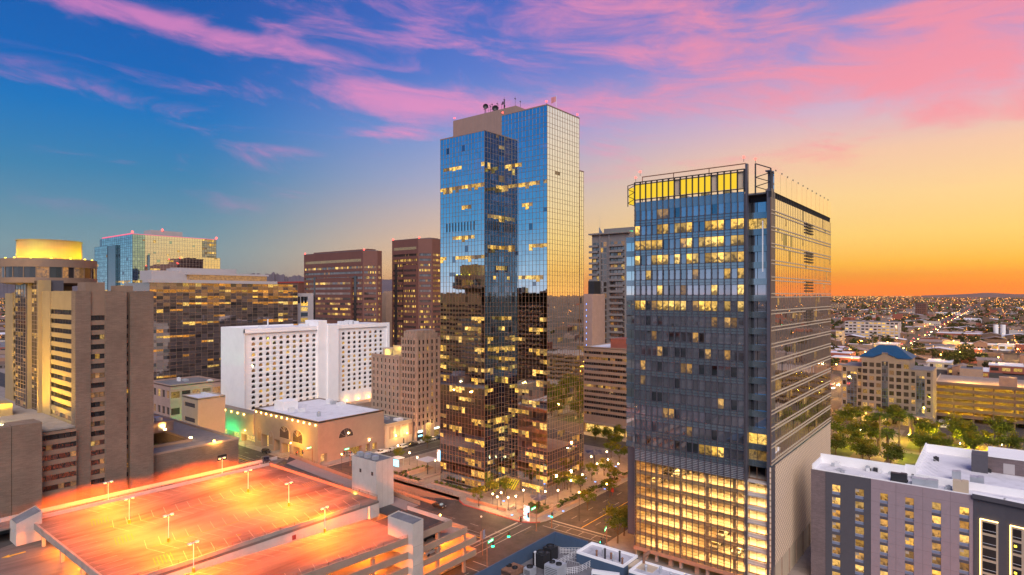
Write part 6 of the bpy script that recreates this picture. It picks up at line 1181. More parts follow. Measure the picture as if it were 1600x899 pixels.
# tan ribbon office, flats and slab between the two big towers
to = thing('tan_office', 'tan ribbon-window office block between the glass tower and the grey office tower', 'office block', (250, 140, 0)); OX, OY0, OY1, OT = 247.6, 120.0, 154.0, 40.2
Fo = Face('e', OY1, OX); zo = [8.6 + 2.6 * k for k in range(12)]; op = [(.6, OY1 - OY0 - .4, z, z + 1.25) for z in zo]; mb = MB(); Fo.wall(mb, 0, OY1 - OY0, 5.4, OT, op, .35); mb.build('wall', M['tan_stone'], to); ribbons(to, Fo, .6, OY1 - OY0 - .4, zo, 1.25, .16, 15, 26, .35)
mb = MB(); Fo.box(mb, 0, OY1 - OY0, .15, 4.6, -2.5, -2.3); mb.build('shopfront', M['lit_shop'], to); mb = MB(); Fo.box(mb, -.3, OY1 - OY0 + .3, 4.6, 5.4, -4, 1.8); mb.build('canopy', M['tan_stone'], to)
for k in range(7): mb = MB(); Fo.box(mb, 1 + k * 5.2, 1.7 + k * 5.2, 0.1, 4.6, -.6, 0); mb.build('column', M['tan_stone'], to)
for k in range(4): lamp('shop_light', Fo.P(4 + k * 8, 3.8, 1.0), 160, (1, .6, .1), .3, to)
mb = MB(); mb.box(OX + .4, OY0, 0, 275, OY1, OT - .1, 0, 'et'); mb.build('rear_wall', M['tan_stone'], to); roofset(to, OX, 275, OY0, OY1, OT - .05, .5, 'white_roof', 'tan_stone', 2, 4); y = onX(954, OX + 3); mb = MB(); mb.box(OX + 3, OY0, OT, OX + 16, y, OT + 4.4); mb.build('penthouse', M['brick_red'], to)
rs_ = thing('apartment_tower', 'slender grey apartment tower with stacked balconies behind the tan office', 'apartment tower', (305, 172, 0)); AX = 300.0; Ay1, Ay0 = onX(925, AX), onX(985, AX); AT = 99.0
Fa = Face('e', Ay1, AX); La = Ay1 - Ay0
mb = MB(); mb.box(AX, Ay0, 0, AX + 22, Ay1, AT); mb.build('wall', M['resid'], rs_)
am = []
for mt_ in ('brown_glass', 'lit_room_dim', 'lit_room'): mb = MB(); mb.quad((0, 0, 0), (1.9, 0, 0), (1.9, 0, 2.4), (0, 0, 2.4)); am.append(mb.mesh('window', [M[mt_]]))
for k in range(26):
    z = 12 + 3.2 * k; r = random.Random(k + 300)
    for i in range(9):
        if i != 4: put('window', am[0 if r.random() < .86 else 1 + r.randrange(2)], rs_, Fa.P(.8 + i * 2.25, z + .2, .04), Fa.rz)
    for a, b in ((-1.2, 4.6), (12, 20.4)):
        mb = MB(); Fa.box(mb, a, b, z - .15, z + .05, .0, 1.6); bal = mb.build('balcony', M['resid'], rs_); mb = MB(); Fa.box(mb, a, b, z + .05, z + 1.05, 1.5, 1.56); mb.build('balcony_rail', M['resid'], bal)
for u in (5.0, 10.9): mb = MB(); Fa.box(mb, u, u + .9, 0, AT + 1, 0, .7); mb.build('pier', M['resid'], rs_)
mb = MB(); Fa.box(mb, -1.5, La, AT, AT + .8, -8, 1.6); mb.box(AX + 3, Ay0, AT + .8, AX + 18, Ay1 - 6, AT + 3.4); mb.build('roof_slab', M['resid'], rs_); mb = MB(); mb.poly([(AX + 1, Ay1 - 4, AT + .8), (AX + 1, Ay1 - 6.5, AT + .8), (AX + 1, Ay1 - 4, AT + 4.5)]).cyl(AX + 2, Ay1 - 4, AT, AT + 11, .1, .04, 5); mb.build('roof_fin', M['steel'], rs_); mb = MB(); Fa.box(mb, 10, La, AT + .8, AT + 1.3, -3, -2.8); mb.build('roof_light_band', M['sign_green'], rs_)
pk = thing('pink_slab', 'narrow pink slab with a line of small blue lights right of the glass tower', 'building', (285, 170, 0)); x = 285.0; ya, yb = onX(912, x), onX(925, x); mb = MB(); mb.box(x, yb, 0, x + 14, ya, 65.5); mb.build('wall', M['pink_stone'], pk); mb = MB(); mb.box(x + 3, yb + .5, 65.5, x + 10, ya - 1, 72.5); mb.build('stack', M['dark_metal'], pk)
for k in range(9): mb = MB(); Face('e', ya, x).box(mb, 1.6, 1.9, 34 + 3.2 * k, 34.8 + 3.2 * k, 0, .06); mb.build('blue_light', M['sign_blue'], pk)
# ---------------------------------------------------------------- office with the blue hipped roof
bo = thing('blue_roof_office', 'beige gridded office with a blue hipped roof and gable on the right', 'office block', (365, 43, 0)); NX = 357.8; Ny1, Ny0, NT = 64.0, 24.3, 32.8
Fb = Face('e', Ny1, NX); NL = Ny1 - Ny0; nz = [7.6 + 3.45 * k for k in range(7)]
secs = [(0, 2.6, 1, -2, 28), (2.6, 7.2, 0, -2, 28), (7.2, 9.6, 1, -1, 28), (9.6, 18.6, 3, 0, NT), (18.6, 21.2, 0, 0, NT + 3), (21.2, 30.5, 3, 0, NT), (30.5, 33.0, 1, -1, 28), (33.0, 36.4, 0, -2, 28), (36.4, NL, 1, -2, 28)]
for i, (a, b, c, off, zt) in enumerate(secs):
    Fs = Face('e', Ny1, NX - off)
    if c == 0:
        curtain(bo, Fs, a, b, 5.5 if i != 4 else 9, zt - (4.5 if i == 4 else 3), 3, 3.45, .6, litrows(.06, {}, .1, dark=.4), [M['grey_glass'], M['dark_glass'], M['lit_office'], M['lit_office_dim']], mull=.12, mmat='blue_grey', seed=100 + i); mb = MB(); Fs.box(mb, a, b, zt - 3.2 if i != 4 else zt - 4.6, zt, -1, -.05); mb.build('wall', M['office_stone'], bo)
    else: punched(bo, Fs, a, b, 0, zt, c, 7, 2.05 if c > 1 else 1.5, 2.15, 'office_stone', .3, .28, 110 + i, zs=[z for z in nz if z < zt - 2.4] + ([nz[-1] + 3.45] if zt > 30 and False else []))
mb = MB(); mb.box(NX + 2.4, Ny0, 0, NX + 26, Ny1, 27.6); mb.box(NX + .4, Ny1 - 30.5, 27.6, NX + 24, Ny1 - 9.6, NT - .2); mb.build('core', M['office_stone'], bo)
mb = MB(); Fb.box(mb, -.6, NL + .6, 4.9, 5.5, -2.6, 2.4); mb.build('cornice', M['office_stone'], bo)
for k in range(9): mb = MB(); Face('e', Ny1, NX).box(mb, .6 + k * 4.5, 2.9 + k * 4.5, .2, 4.6, 2.42 if k in (0, 8) else .02, 2.5 if k in (0, 8) else .12); mb.build('ground_window', M['lit_shop' if k in (1, 2, 4, 6, 8) else 'dark_glass'], bo)
for k in (2, 4, 7): lamp('porch_light', Fb.P(2 + k * 4.5, 3.5, 4), 140, (1, .5, .08), .3, bo)
g0, g1, gm = 14.0, 25.8, 19.9; gz = NT + 2.6; mb = MB(); mb.poly([Fb.P(g0, NT - .1, .1), Fb.P(g1, NT - .1, .1), Fb.P(gm, gz, .1)]); mb.poly([Fb.P(g1, NT - .1, -.5), Fb.P(g0, NT - .1, -.5), Fb.P(gm, gz, -.5)]); mb.build('gable', M['office_stone'], bo)
x0_, x1_, y0_, y1_ = NX + 1.5, NX + 22, Ny1 - 31.5, Ny1 - 8.0; e_ = NT + .4; rz2 = NT + 6.2; ra, rb = (x0_ + 9, y0_ + 8), (x0_ + 9, y1_ - 8); mb = MB(); A, B, C, D = (x0_, y0_, e_), (x1_, y0_, e_), (x1_, y1_, e_), (x0_, y1_, e_); P_, Q_ = (*ra, rz2), (*rb, rz2)
mb.poly([D, A, P_, Q_]); mb.poly([A, B, P_]); mb.poly([B, C, Q_, P_]); mb.poly([C, D, Q_]); mb.poly([A, D, C, B]); mb.poly([Fb.P(g0 - .4, NT + .1, .4), Fb.P(gm, gz + .3, .4), (NX + 7, Ny1 - gm, gz + .3), (NX + 3, Ny1 - g0, NT + .3)][::-1]); mb.poly([Fb.P(gm, gz + .3, .4), Fb.P(g1 + .4, NT + .1, .4), (NX + 3, Ny1 - g1, NT + .3), (NX + 7, Ny1 - gm, gz + .3)][::-1]); mb.build('hipped_roof', M['blue_roof'], bo)
mb = MB(); mb.box(NX + 2, Ny0 + .3, 27.61, NX + 25, Ny1 - .3, 27.8); mb.box(x0_ + .4, y0_ + .4, NT - .2, x1_ - .4, y1_ - .4, e_ - .05); mb.build('flat_roof', M['grey_roof'], bo)
# ---------------------------------------------------------------- wide garage at the right edge
rg = thing('wide_garage', 'long tan parking garage with yellow lit decks at the right edge', 'parking garage', (390, 0, 0)); RX = 384.0; Ry1, Ry0 = 25.4, -60.0; Fg = Face('e', Ry1, RX); RL = Ry1 - Ry0
for k in range(6): z = 3.0 + 3.2 * k; mb = MB(); mb.box(RX, Ry0, z - .3, RX + 45, Ry1, z); mb.build('floor_slab', M['concrete'], rg); mb = MB(); Fg.box(mb, 0, RL, z - .5, z + 1.1, 0, .3); mb.build('facade_beam', M['garage_tan'], rg)
for k in range(12): mb = MB(); Fg.box(mb, k * 8.0, k * 8.0 + .7, 0, 19, -.6, .05); mb.build('column', M['garage_tan'], rg)
mb = MB(); mb.box(RX + 16, Ry0, 0, RX + 16.3, Ry1, 19).box(RX, Ry1 - .3, 0, RX + 45, Ry1, 19.8); mb.build('inner_wall', M['concrete'], rg)
for k in range(5):
    for u in (6, 18, 30, 42): z = 5.6 + 3.2 * k; mb = MB(); Fg.box(mb, u, u + 1.2, z, z + .1, -6, -5.6); f = mb.build('ceiling_lamp', M['lamp_warm'], rg); lamp('garage_light', Fg.P(u, z - .4, -5), 1100, (1, .56, .01), .3, f)
mb = MB(); mb.quad((RX, Ry0, 19.02), (RX + 45, Ry0, 19.02), (RX + 45, Ry1, 19.02), (RX, Ry1, 19.02)); mb.build('top_deck', M['sidewalk'], rg); mb = MB(); mb.box(RX + 3, -8, 19, RX + 10, -1, 24); mb.build('stair_head', M['terracotta'], rg); lamp('deck_light', (RX + 12, 12, 24), 2600, (1, .5, .1), .4, rg); lamp('deck_light', (RX + 14, -6, 24), 2600, (1, .5, .1), .4, rg)
# ---------------------------------------------------------------- mountains on the horizon
def ridge(name, d, prof, mat, depth=2500):
    mb = MB(); pts = [(at(c, d), Zat(y, *at(c, d))) for c, y in prof]; r = random.Random(3); fr = []
    sub = []
    for (p, z), (p2, z2) in zip(pts, pts[1:]):
        for t in range(6): f = t / 6; sub.append(((p[0] + (p2[0] - p[0]) * f, p[1] + (p2[1] - p[1]) * f), z + (z2 - z) * f + r.uniform(-1, 1) * abs(z - 40) * .06))
    for (p, z), (p2, z2) in zip(sub, sub[1:]):
        for k in range(4):
            f0, f1 = k / 4, (k + 1) / 4; j = lambda q_, f, zz: (q_[0] * (1 - .14 * (1 - f)), q_[1] * (1 - .14 * (1 - f)), max(-5, zz * f ** 1.3))
            mb.quad(j(p, f0, z), j(p2, f0, z2), j(p2, f1, z2), j(p, f1, z))
        mb.quad((p[0], p[1], z), (p2[0], p2[1], z2), (p2[0] * 1.15, p2[1] * 1.15, -5), (p[0] * 1.15, p[1] * 1.15, -5))
    tag(mb.build(name, M[mat], smooth=True), kind='structure')
surf('mountain', (.11, .10, .13), .95, .2, .002)
ridge('mountain', 14000, [(-40, 431), (-15, 433), (5, 428), (20, 432), (60, 440), (160, 448), (280, 446), (360, 440), (382, 432), (398, 428), (410, 430), (426, 427), (440, 429), (452, 433), (470, 431), (500, 436), (560, 434), (600, 437), (640, 440), (700, 452)], 'mountain')
ridge('mountain', 15500, [(1440, 462), (1490, 460.5), (1515, 459.3), (1535, 458), (1545, 457.6), (1556, 458.2), (1580, 459.6), (1610, 460), (1700, 460.5)], 'mountain')
# ================================================================ trees
def crown_mesh(name, seed, n, rx, rz, leaf, mats, clumps=14, hollow=.35):
    r = random.Random(seed); mb = MB(); cs = []
    for _ in range(clumps):
        while True:
            p = Vector((r.uniform(-1, 1), r.uniform(-1, 1), r.uniform(-.8, 1)))
            if hollow < p.length < 1: break
        cs.append((p, r.uniform(.22, .42)))
    for i in range(n):
        c, s_ = cs[r.randrange(clumps)]; p = c + Vector((r.gauss(0, s_ * .55), r.gauss(0, s_ * .55), r.gauss(0, s_ * .45)))
        p = Vector((p.x * rx, p.y * rx, p.z * rz)); a = Vector((r.uniform(-1, 1), r.uniform(-1, 1), r.uniform(-.6, .6))).normalized(); b = a.cross(Vector((r.uniform(-1, 1), r.uniform(-1, 1), r.uniform(-1, 1)))).normalized(); l = leaf * r.uniform(.6, 1.3)
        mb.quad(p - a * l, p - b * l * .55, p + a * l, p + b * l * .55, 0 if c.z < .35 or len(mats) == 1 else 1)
    return mb.mesh(name, [M[m] for m in mats])
def trunk_mesh(name, h, r0, limbs, seed, mat='bark', spread=1.6):
    r = random.Random(seed); mb = MB(); mb.tube((0, 0, -.1), (r.uniform(-.1, .1), r.uniform(-.1, .1), h * .55), r0, r0 * .7, 7); top = Vector((0, 0, h * .52))
    for k in range(limbs):
        t = 2 * math.pi * (k + r.random() * .5) / limbs; e = Vector((math.cos(t) * spread * r.uniform(.5, 1), math.sin(t) * spread * r.uniform(.5, 1), h * r.uniform(.85, 1.25))); m_ = top.lerp(e, .5) + Vector((0, 0, .2)); mb.tube(top, m_, r0 * .55, r0 * .35, 5).tube(m_, e, r0 * .35, r0 * .12, 4)
    return mb.mesh(name, [M[mat]])
TREES = {}
def tree_kind(key, h, rx, rz, mats, n, leaf, trunk_h, r0=.16, nvar=3):
    TREES[key] = [(crown_mesh('crown', hash(key) % 97 + v * 13 + len(key), n, rx, rz, leaf, mats, 16 + v * 3), trunk_mesh('trunk', trunk_h, r0, 5, v + 3, spread=rx * .7), h, trunk_h, rz) for v in range(nvar)]
KEYSEED = {'plaza': 1, 'park': 2, 'dark': 3, 'far': 4}
def tree_kind(key, h, rx, rz, mats, n, leaf, trunk_h, r0=.16, nvar=3):
    TREES[key] = [(crown_mesh('crown', KEYSEED[key] * 100 + v * 13, n, rx, rz, leaf, mats, 16 + v * 3), trunk_mesh('trunk', trunk_h, r0, 5, v + 3, spread=rx * .7), h, trunk_h, rz) for v in range(nvar)]
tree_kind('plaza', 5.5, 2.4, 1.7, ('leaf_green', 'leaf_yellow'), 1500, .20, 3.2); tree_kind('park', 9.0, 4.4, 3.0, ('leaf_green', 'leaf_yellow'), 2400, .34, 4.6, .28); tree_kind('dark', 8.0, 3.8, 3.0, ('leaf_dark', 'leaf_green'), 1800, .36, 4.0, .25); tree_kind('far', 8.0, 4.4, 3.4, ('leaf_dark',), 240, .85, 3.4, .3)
def tree(kind, x, y, label, s_=1.0, z=.14, v=None, group=None, name='tree'):
    r = random.Random(int(x * 17 + y * 31)); cm, tm, h, th_, rz = TREES[kind][r.randrange(3) if v is None else v]; rot = r.uniform(0, 6.28)
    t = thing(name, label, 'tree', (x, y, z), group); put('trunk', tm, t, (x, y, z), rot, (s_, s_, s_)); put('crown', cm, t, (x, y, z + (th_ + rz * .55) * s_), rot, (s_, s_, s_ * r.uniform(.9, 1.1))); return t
def palm_mesh(seed, h, n=22, L=2.6):
    r = random.Random(seed); mb = MB()
    for k in range(n):
        t = 2 * math.pi * k / n + r.uniform(-.15, .15); up = r.uniform(-.5, .9); prev = Vector((0, 0, h)); d = Vector((math.cos(t), math.sin(t), up)); side = Vector((-math.sin(t), math.cos(t), 0))
        for j in range(5):
            nx = prev + d.normalized() * (L / 5); d.z -= .33; w0 = .34 * (1 - abs(j - 1.4) / 4.5); w1 = .34 * (1 - abs(j - .4) / 4.5)
            if j == 4: w1 = .03
            mb.quad(prev - side * w0 - Vector((0, 0, .12)), prev, nx, nx - side * w1 - Vector((0, 0, .12))); mb.quad(prev, prev + side * w0 - Vector((0, 0, .12)), nx + side * w1 - Vector((0, 0, .12)), nx); prev = nx
    return mb.mesh('crown', [M['leaf_palm']])
PALMS = []
for v, h in enumerate((9.0, 12.0, 15.0)):
    mb = MB(); mb.cyl(0, 0, -.1, h * .5, .34, .26, 8).cyl(0, 0, h * .5, h, .26, .22, 8).cyl(0, 0, h - .9, h + .1, .26, .45, 8); PALMS.append((mb.mesh('trunk', [M['palm_bark']]), palm_mesh(v + 4, h), h))
def palm(x, y, label, v=0, s_=1.0, group=None, fat=1.0):
    tm, cm, h = PALMS[v]; t = thing('palm_tree', label, 'palm tree', (x, y, .14), group); put('trunk', tm, t, (x, y, .14), 0, (s_ * fat, s_ * fat, s_)); put('crown', cm, t, (x, y, .14), random.Random(int(x)).uniform(0, 6), (s_ * fat, s_ * fat, s_)); return t
# plaza trees (pixel of the trunk foot, label)
PT = [(748, 792, 'small yellow-lit tree beside the plaza lamps at the tower corner'), (770, 782, 'small tree just left of the shade sail at the tower foot'), (868, 770, 'small glowing tree at the gold face foot, left of a pair'), (887, 766, 'small glowing tree at the gold face foot, right of a pair'), (907, 770, 'tree in front of the gold face, third from the shade sail'), (925, 752, 'plaza tree left of the long planter'),
      (944, 744, 'feathery plaza tree by the seat walls'), (958, 758, 'plaza tree behind the planter near the grey tower'), (955, 716, 'yellow tree by the far shade sail'), (968, 724, 'tree half hidden behind the grey office tower'), (918, 798, 'round street tree on the pavement outside the plaza wall'), (953, 778, 'small street tree with a red sign below it'), (790, 776, 'low tree at the inner corner of the glass tower')]
for px, py, l in PT: x, y = G(px, py); tree('plaza', x, y, l, 1.0 if py > 740 else 1.15)
for px, py, l, s_ in ((965, 850, 'large yellow-lit street tree in front of the grey tower', 1.55), (975, 838, 'street tree behind the large one by the grey tower', 1.3), (623, 724, 'small dark tree beside the stair tower roof', 1.0), (668, 700, 'tree at the kerb in front of the parked cars', .9)): x, y = G(px, py); tree('plaza', x, y, l, s_)
for px, py, l in ((930, 688, 'tree across the far street left of the tan office front'), (950, 690, 'tree across the far street before the tan office'), (968, 686, 'tree at the right end of the tan office front'), (962, 700, 'low tree in the median of the far street')): x, y = G(px, py); tree('park', x, y, l, .7)
# park trees on the right
PK = [(1312, 690), (1330, 668), (1345, 700), (1362, 672), (1330, 705), (1372, 700), (1402, 668), (1438, 708), (1452, 695), (1470, 712), (1490, 690), (1508, 700), (1545, 708), (1560, 690), (1580, 712), (1522, 712), (1358, 726), (1348, 722), (1392, 730), (1306, 712)]
side = ['left', 'middle', 'right']
PKL = ['leafy park tree touching the grey tower edge, highest of the left clump', 'park tree under the left corner of the blue-roofed office', 'wide park tree left of the tall palm', 'park tree in front of the blue-roofed office entrance, left', 'low bright tree below the left clump', 'tree between the first two palms', 'tree before the lit entrance of the blue-roofed office', 'bright lit tree right of the palms', 'tree under the right corner of the blue-roofed office', 'dark round tree above the white hotel roof',
       'broad tree before the long garage, left one', 'broad tree before the long garage, second', 'yellow tree at the right end of the park row', 'tree at the garage ramp', 'outermost yellow tree at the right edge of the park', 'tree directly above the white roof penthouse', 'dark bush tree behind the white hotel parapet', 'dark bush tree left of its twin behind the parapet', 'round shrub tree behind the middle of the white roof', 'tree beside the perforated wall']
for (px, py), l in zip(PK, PKL): x, y = G(px, py); tree('park', x, y, l, 1.25 if py < 705 else 1.0)
for px, py, v, l, s_ in ((1375, 706, 2, 'tallest slim palm in front of the blue-roofed office', 1.0), (1405, 704, 2, 'second slim palm, right of the tallest', .85), (1387, 722, 0, 'bushy palm in front, nearest the white roof', 1.25), (1386, 690, 1, 'stout palm under the office entrance', .95), (1423, 690, 1, 'stout palm right of the entrance', .95), (1387, 735, 0, 'very low palm at the roof edge', .6)): x, y = G(px, py); palm(x, y, l, v, s_, fat=1.5)
# shrubs
sh = [crown_mesh('shrub', 40 + k, 420, .75, .6, .13, (m,), 7, .1) for k, m in enumerate(('leaf_sage', 'leaf_green', 'leaf_dark'))]
def shrubs(rect, n, kinds, grp, label, s0=.8, s1=1.2, z=.75):
    r = random.Random(int(rect[0] * 7 + rect[1]))
    for k in range(n):
        f = (k + .5) / n; x0, y0, x1, y1 = rect; lx = x1 - x0 > y1 - y0; x = x0 + .6 + (x1 - x0 - 1.2) * (f if lx else r.random()); y = y0 + .6 + (y1 - y0 - 1.2) * (r.random() if lx else f); s_ = r.uniform(s0, s1)
        o = put('shrub', sh[kinds[k % len(kinds)]], None, (x, y, z + .4 * s_), r.uniform(0, 6), (s_, s_, s_)); tag(o, label, 'shrub', grp)
shrubs(PL[0][:4], 22, (0, 0, 1), 'shrubs in the corner planter', 'rounded sage shrub in the corner planter', .8, 1.25, .9); shrubs(PL[1][:4], 34, (1, 2, 2), 'shrubs in the long street planter', 'dark shrub in the long planter along the street', .8, 1.2); shrubs(PL[2][:4], 18, (1, 2), 'shrubs at the glass tower foot', 'dark shrub at the foot of the glass tower', .7, 1.0, .5)
shrubs(PL[3][:4], 14, (2, 1), 'hedge shrubs by the shelter', 'dark hedge shrub beside the umbrella shelter', .7, 1.0, .6); shrubs(PL[4][:4], 14, (2, 1), 'hedge shrubs by the ramp pavement', 'hedge shrub along the ramp pavement', .7, 1.0, .6); shrubs(PL[5][:4], 16, (1, 2), 'shrubs in the far planter', 'dark shrub in the far plaza planter', .8, 1.1)
shrubs((Lx0 + 1, Ly + 10, Lx0 + 13, 205), 18, (1, 0), 'shrubs in the sunken roof garden', 'small shrub in the sunken roof garden', .9, 1.5, Lz - 3.8); tree('plaza', Lx0 + 3.5, 194, 'green tree in the sunken roof garden of the brown podium', 1.0, Lz - 3.8)
# ================================================================ vehicles
CARS = {}
def car_proto(kind, paint):
    prof = {'sedan': [(0, .35), (0, .72), (.15, .82), (1.0, .92), (1.55, 1.36), (2.9, 1.40), (3.6, .98), (4.4, .92), (4.5, .6), (4.5, .35)], 'suv': [(0, .4), (0, .85), (.15, 1.0), (.95, 1.08), (1.45, 1.68), (4.0, 1.72), (4.55, 1.1), (4.65, .7), (4.65, .4)], 'pickup': [(0, .45), (0, .95), (.15, 1.05), (1.1, 1.1), (1.6, 1.75), (2.9, 1.78), (3.15, 1.15), (5.3, 1.12), (5.35, .7), (5.35, .45)]}[kind]
    L = prof[-1][0]; W2 = .9 if kind != 'pickup' else .97; lo_z = .98; t = thing('car', 'x', 'car', (0, 0, 0)); mb = MB(); hw = lambda z: W2 if z < 1.1 else W2 * .82
    n = len(prof); a = [(x - L / 2, -hw(z), z) for x, z in prof]; b = [(x - L / 2, hw(z), z) for x, z in prof]
    mb.poly(a); mb.poly(b[::-1])
    for i in range(n): j = (i + 1) % n; mb.quad(a[j], a[i], b[i], b[j])
    mb.build('body', paint, t)
    top = [p for p in prof if p[1] > 1.3]; f0 = prof[prof.index(top[0]) - 1]; f1 = prof[prof.index(top[-1]) + 1]
    wq = [(f0[0] + .12, f0[1] + .06), (top[0][0] + .05, top[0][1] - .1), (top[-1][0] - .05, top[-1][1] - .1), (f1[0] - .12, max(f1[1], f0[1]) + .06)]
    for s_ in (-1, 1): mb = MB(); pts = [(x - L / 2, s_ * (W2 * (.965 if z < 1.25 else .84) + .012), z) for x, z in wq]; mb.poly(pts if s_ < 0 else pts[::-1]); mb.build('side_window', M['dark_glass'], t)
    for (p, q_, nm) in ((f0, top[0], 'windscreen'), (top[-1], f1, 'rear_window')):
        mb = MB(); d = .015; mb.quad((p[0] - L / 2, -W2 * .78, p[1] + d), (p[0] - L / 2, W2 * .78, p[1] + d), (q_[0] - L / 2, W2 * .74, q_[1] + d), (q_[0] - L / 2, -W2 * .74, q_[1] + d)); mb.build(nm, M['dark_glass'], t)
    for x in (.85, L - .95):
        for s_ in (-1, 1):
            mb = MB(); c = (x - L / 2, s_ * (W2 - .1), .34); mb.tube((c[0], c[1] - .11, c[2]), (c[0], c[1] + .11, c[2]), .34, n=12); wh_ = mb.build('wheel', M['rubber'], t)
    for s_ in (-1, 1):
        mb = MB(); mb.box(-L / 2 - .02, s_ * .62 - .17, .62, -L / 2 + .05, s_ * .62 + .17, .8); mb.build('headlight', M['white_metal'], t); mb = MB(); mb.box(L / 2 - .05, s_ * .62 - .15, .64, L / 2 + .02, s_ * .62 + .15, .82); mb.build('tail_light', M['red_kerb'], t)
    return t
def paintm(nm, c): return surf(nm, c, .28, .02, 1, metal=.25, spec=.6)
PA = {'white': paintm('paint_white', (.72, .72, .72)), 'black': paintm('paint_black', (.02, .02, .022)), 'silver': paintm('paint_silver', (.42, .43, .45)), 'red': paintm('paint_red', (.35, .03, .02)), 'blue': paintm('paint_blue', (.04, .08, .2))}
PROTO = {}
def car(kind, colr, x, y, rz, label, z=.02, on=False, group=None):
    key = (kind, colr); m_ = Matrix.Translation((x, y, z)) @ Matrix.Rotation(rz, 4, 'Z')
    if key not in PROTO: o = PROTO[key] = car_proto(kind, PA[colr])
    else: o = copy_tree(PROTO[key], m_)
    o.matrix_basis = m_; WM[o.name] = m_; o['label'] = label
    if group: o['group'] = group
    if on: mb = MB(); [mb.ball((-2.3, s_ * .62, .72), .22) for s_ in (-1, 1)]; h = mb.build('lit_headlight', M['head_light']); COL.objects.unlink(h); COL.objects.link(h); h.parent = o; mb = MB(); [mb.ball((2.35, s_ * .62, .74), .2) for s_ in (-1, 1)]; h = mb.build('lit_tail_light', M['tail_light']); h.parent = o
    return o
KC = ['white', 'silver', 'white', 'black', 'silver', 'white', 'blue', 'silver', 'red', 'white']
for i in range(9):
    x = 161.5 + i * 5.6; ls = ['white pickup first in the parked row by the annex', 'silver sedan second in the parked row by the annex', 'white van-like car third in the row, before the dark shopfront', 'black sedan fourth in the parked row', 'silver car fifth in the parked row near the deco entrance', 'white car sixth in the parked row', 'blue car seventh in the parked row', 'silver car eighth in the parked row beside the glass tower', 'red car at the far end of the parked row']
    car(('pickup', 'sedan', 'suv')[i % 3], KC[i], x, 197.0, 0, ls[i])
for (kind, c, px, py, z, rz, l) in (('suv', 'black', 416, 708, .02, math.pi / 2, 'black SUV on the street beside the ballroom block'), ('pickup', 'black', 415, 722, 15.22, 1.2, 'dark pickup on the garage corner drive'), ('sedan', 'black', 686, 793, .02, math.pi / 2, 'black car on the street before the garage corner'), ('suv', 'white', 700, 875, 6.62, 0, 'white car parked inside the orange garage'), ('sedan', 'black', 668, 842, 12.82 - 3.1, 0, 'dark car on the upper garage floor behind the stair tower'), ('suv', 'silver', 545, 712, .02, math.pi / 2, 'silver car on the street behind the stair tower')):
    x, y = G(px, py, z); y = max(y, 100.0) if z in (6.62, 9.72) else y; car(kind, c, x, y, rz, l, z)
for k, (y, kk, c, l) in enumerate(((46.0, 1, 'white', 'bright car on a low lit garage floor of the grey tower'), (51.2, 1, 'silver', 'second car on that low lit garage floor'), (49.5, 2, 'white', 'car on the third lit garage floor'), (62.5, 6, 'black', 'dark car on the top lit garage floor, left'), (60.0, 6, 'silver', 'silver car on the top lit garage floor'), (66, 5, 'white', 'white car behind the dim screen at upper left'))): car('sedan', c, X0 + 4.0, y, 0, l, 3.22 + 3 * kk)
r = random.Random(77)
for k in range(10): px, py = 1442 + r.uniform(-45, 30), 655 + r.uniform(0, 10); x, y = G(1470 + (k % 5) * 5.2, 661 + (k // 5) * 7); car(('sedan', 'suv')[k % 2], ('white', 'black', 'silver')[k % 3], x, y, .3, '%s %s parked between the blue-roofed office and the long garage' % (('white', 'black', 'silver')[k % 3], ('sedan', 'sport utility car')[k % 2]), group='cars parked beside the long garage')
for k in range(72):
    d = 225 * 1.082 ** (k // 2) + r.uniform(-14, 14); out = k % 2; car(('sedan', 'suv')[r.randrange(2)], ('white', 'black', 'silver')[r.randrange(3)], d, (86.5 if out else 94.5) + r.choice((0, 3.5)) - 2, 0 if out else math.pi, 'car with its lights on in the far traffic of the long street', .02, True, 'traffic on the long street')
# ================================================================ signals, signs, lamps, plaza furniture
def signal(x, y, rz, label, arm=6.5, state='red', sign=True, heads=(.55, .98), h=6.2):
    t = thing('traffic_signal', label, 'traffic signal', (x, y, .0), None, rz); o = WM[t.name]
    def B(mb, nm, mt, p=t): ob = bpy.data.objects.new(nm, mb.mesh(nm, [M[mt]])); return link(ob, p, o)
    mb = MB(); mb.cyl(0, 0, 0, h + .4, .14, .1, 8).cyl(0, 0, 0, .4, .28, .2, 8); B(mb, 'pole', 'rust'); mb = MB(); mb.tube((0, 0, h - .6), (arm, 0, h), .09, .06, 6); B(mb, 'mast_arm', 'rust')
    for f in heads:
        mb = MB(); mb.box(arm * f - .2, -.2, h - 1.3, arm * f + .2, .2, h + .1); hd = B(mb, 'signal_head', 'dark_metal')
        mb = MB(); k = {'red': 0, 'green': 2}[state]; mb.ball((arm * f, -.22, h - .25 - .42 * k), .19); mb.ball((arm * f - .22, 0, h - .25 - .42 * k), .19); B(mb, 'lit_lens', 'red_light' if state == 'red' else 'green_light', hd)
    if sign: mb = MB(); mb.box(.4, -.06, h + .15, 2.6, .06, h + .8); sg = B(mb, 'street_name_sign', 'sign_green'); mb = MB(); [mb.box(.6 + i * .3, -.075, h + .33, .6 + i * .3 + w, -.06, h + .62) for i, w in enumerate((.2, .22, .12, .24, .2, .22))]; [mb.box(.6 + i * .3, .06, h + .33, .6 + i * .3 + w, .075, h + .62) for i, w in enumerate((.2, .22, .12, .24, .2, .22))]; B(mb, 'sign_lettering', 'sign_white', sg)
    return t
x, y = G(838, 830); signal(x, y, math.pi * 1.02, 'red traffic signal with a glowing green name sign at the plaza corner', 9.0, 'red', True, (.45, .85))
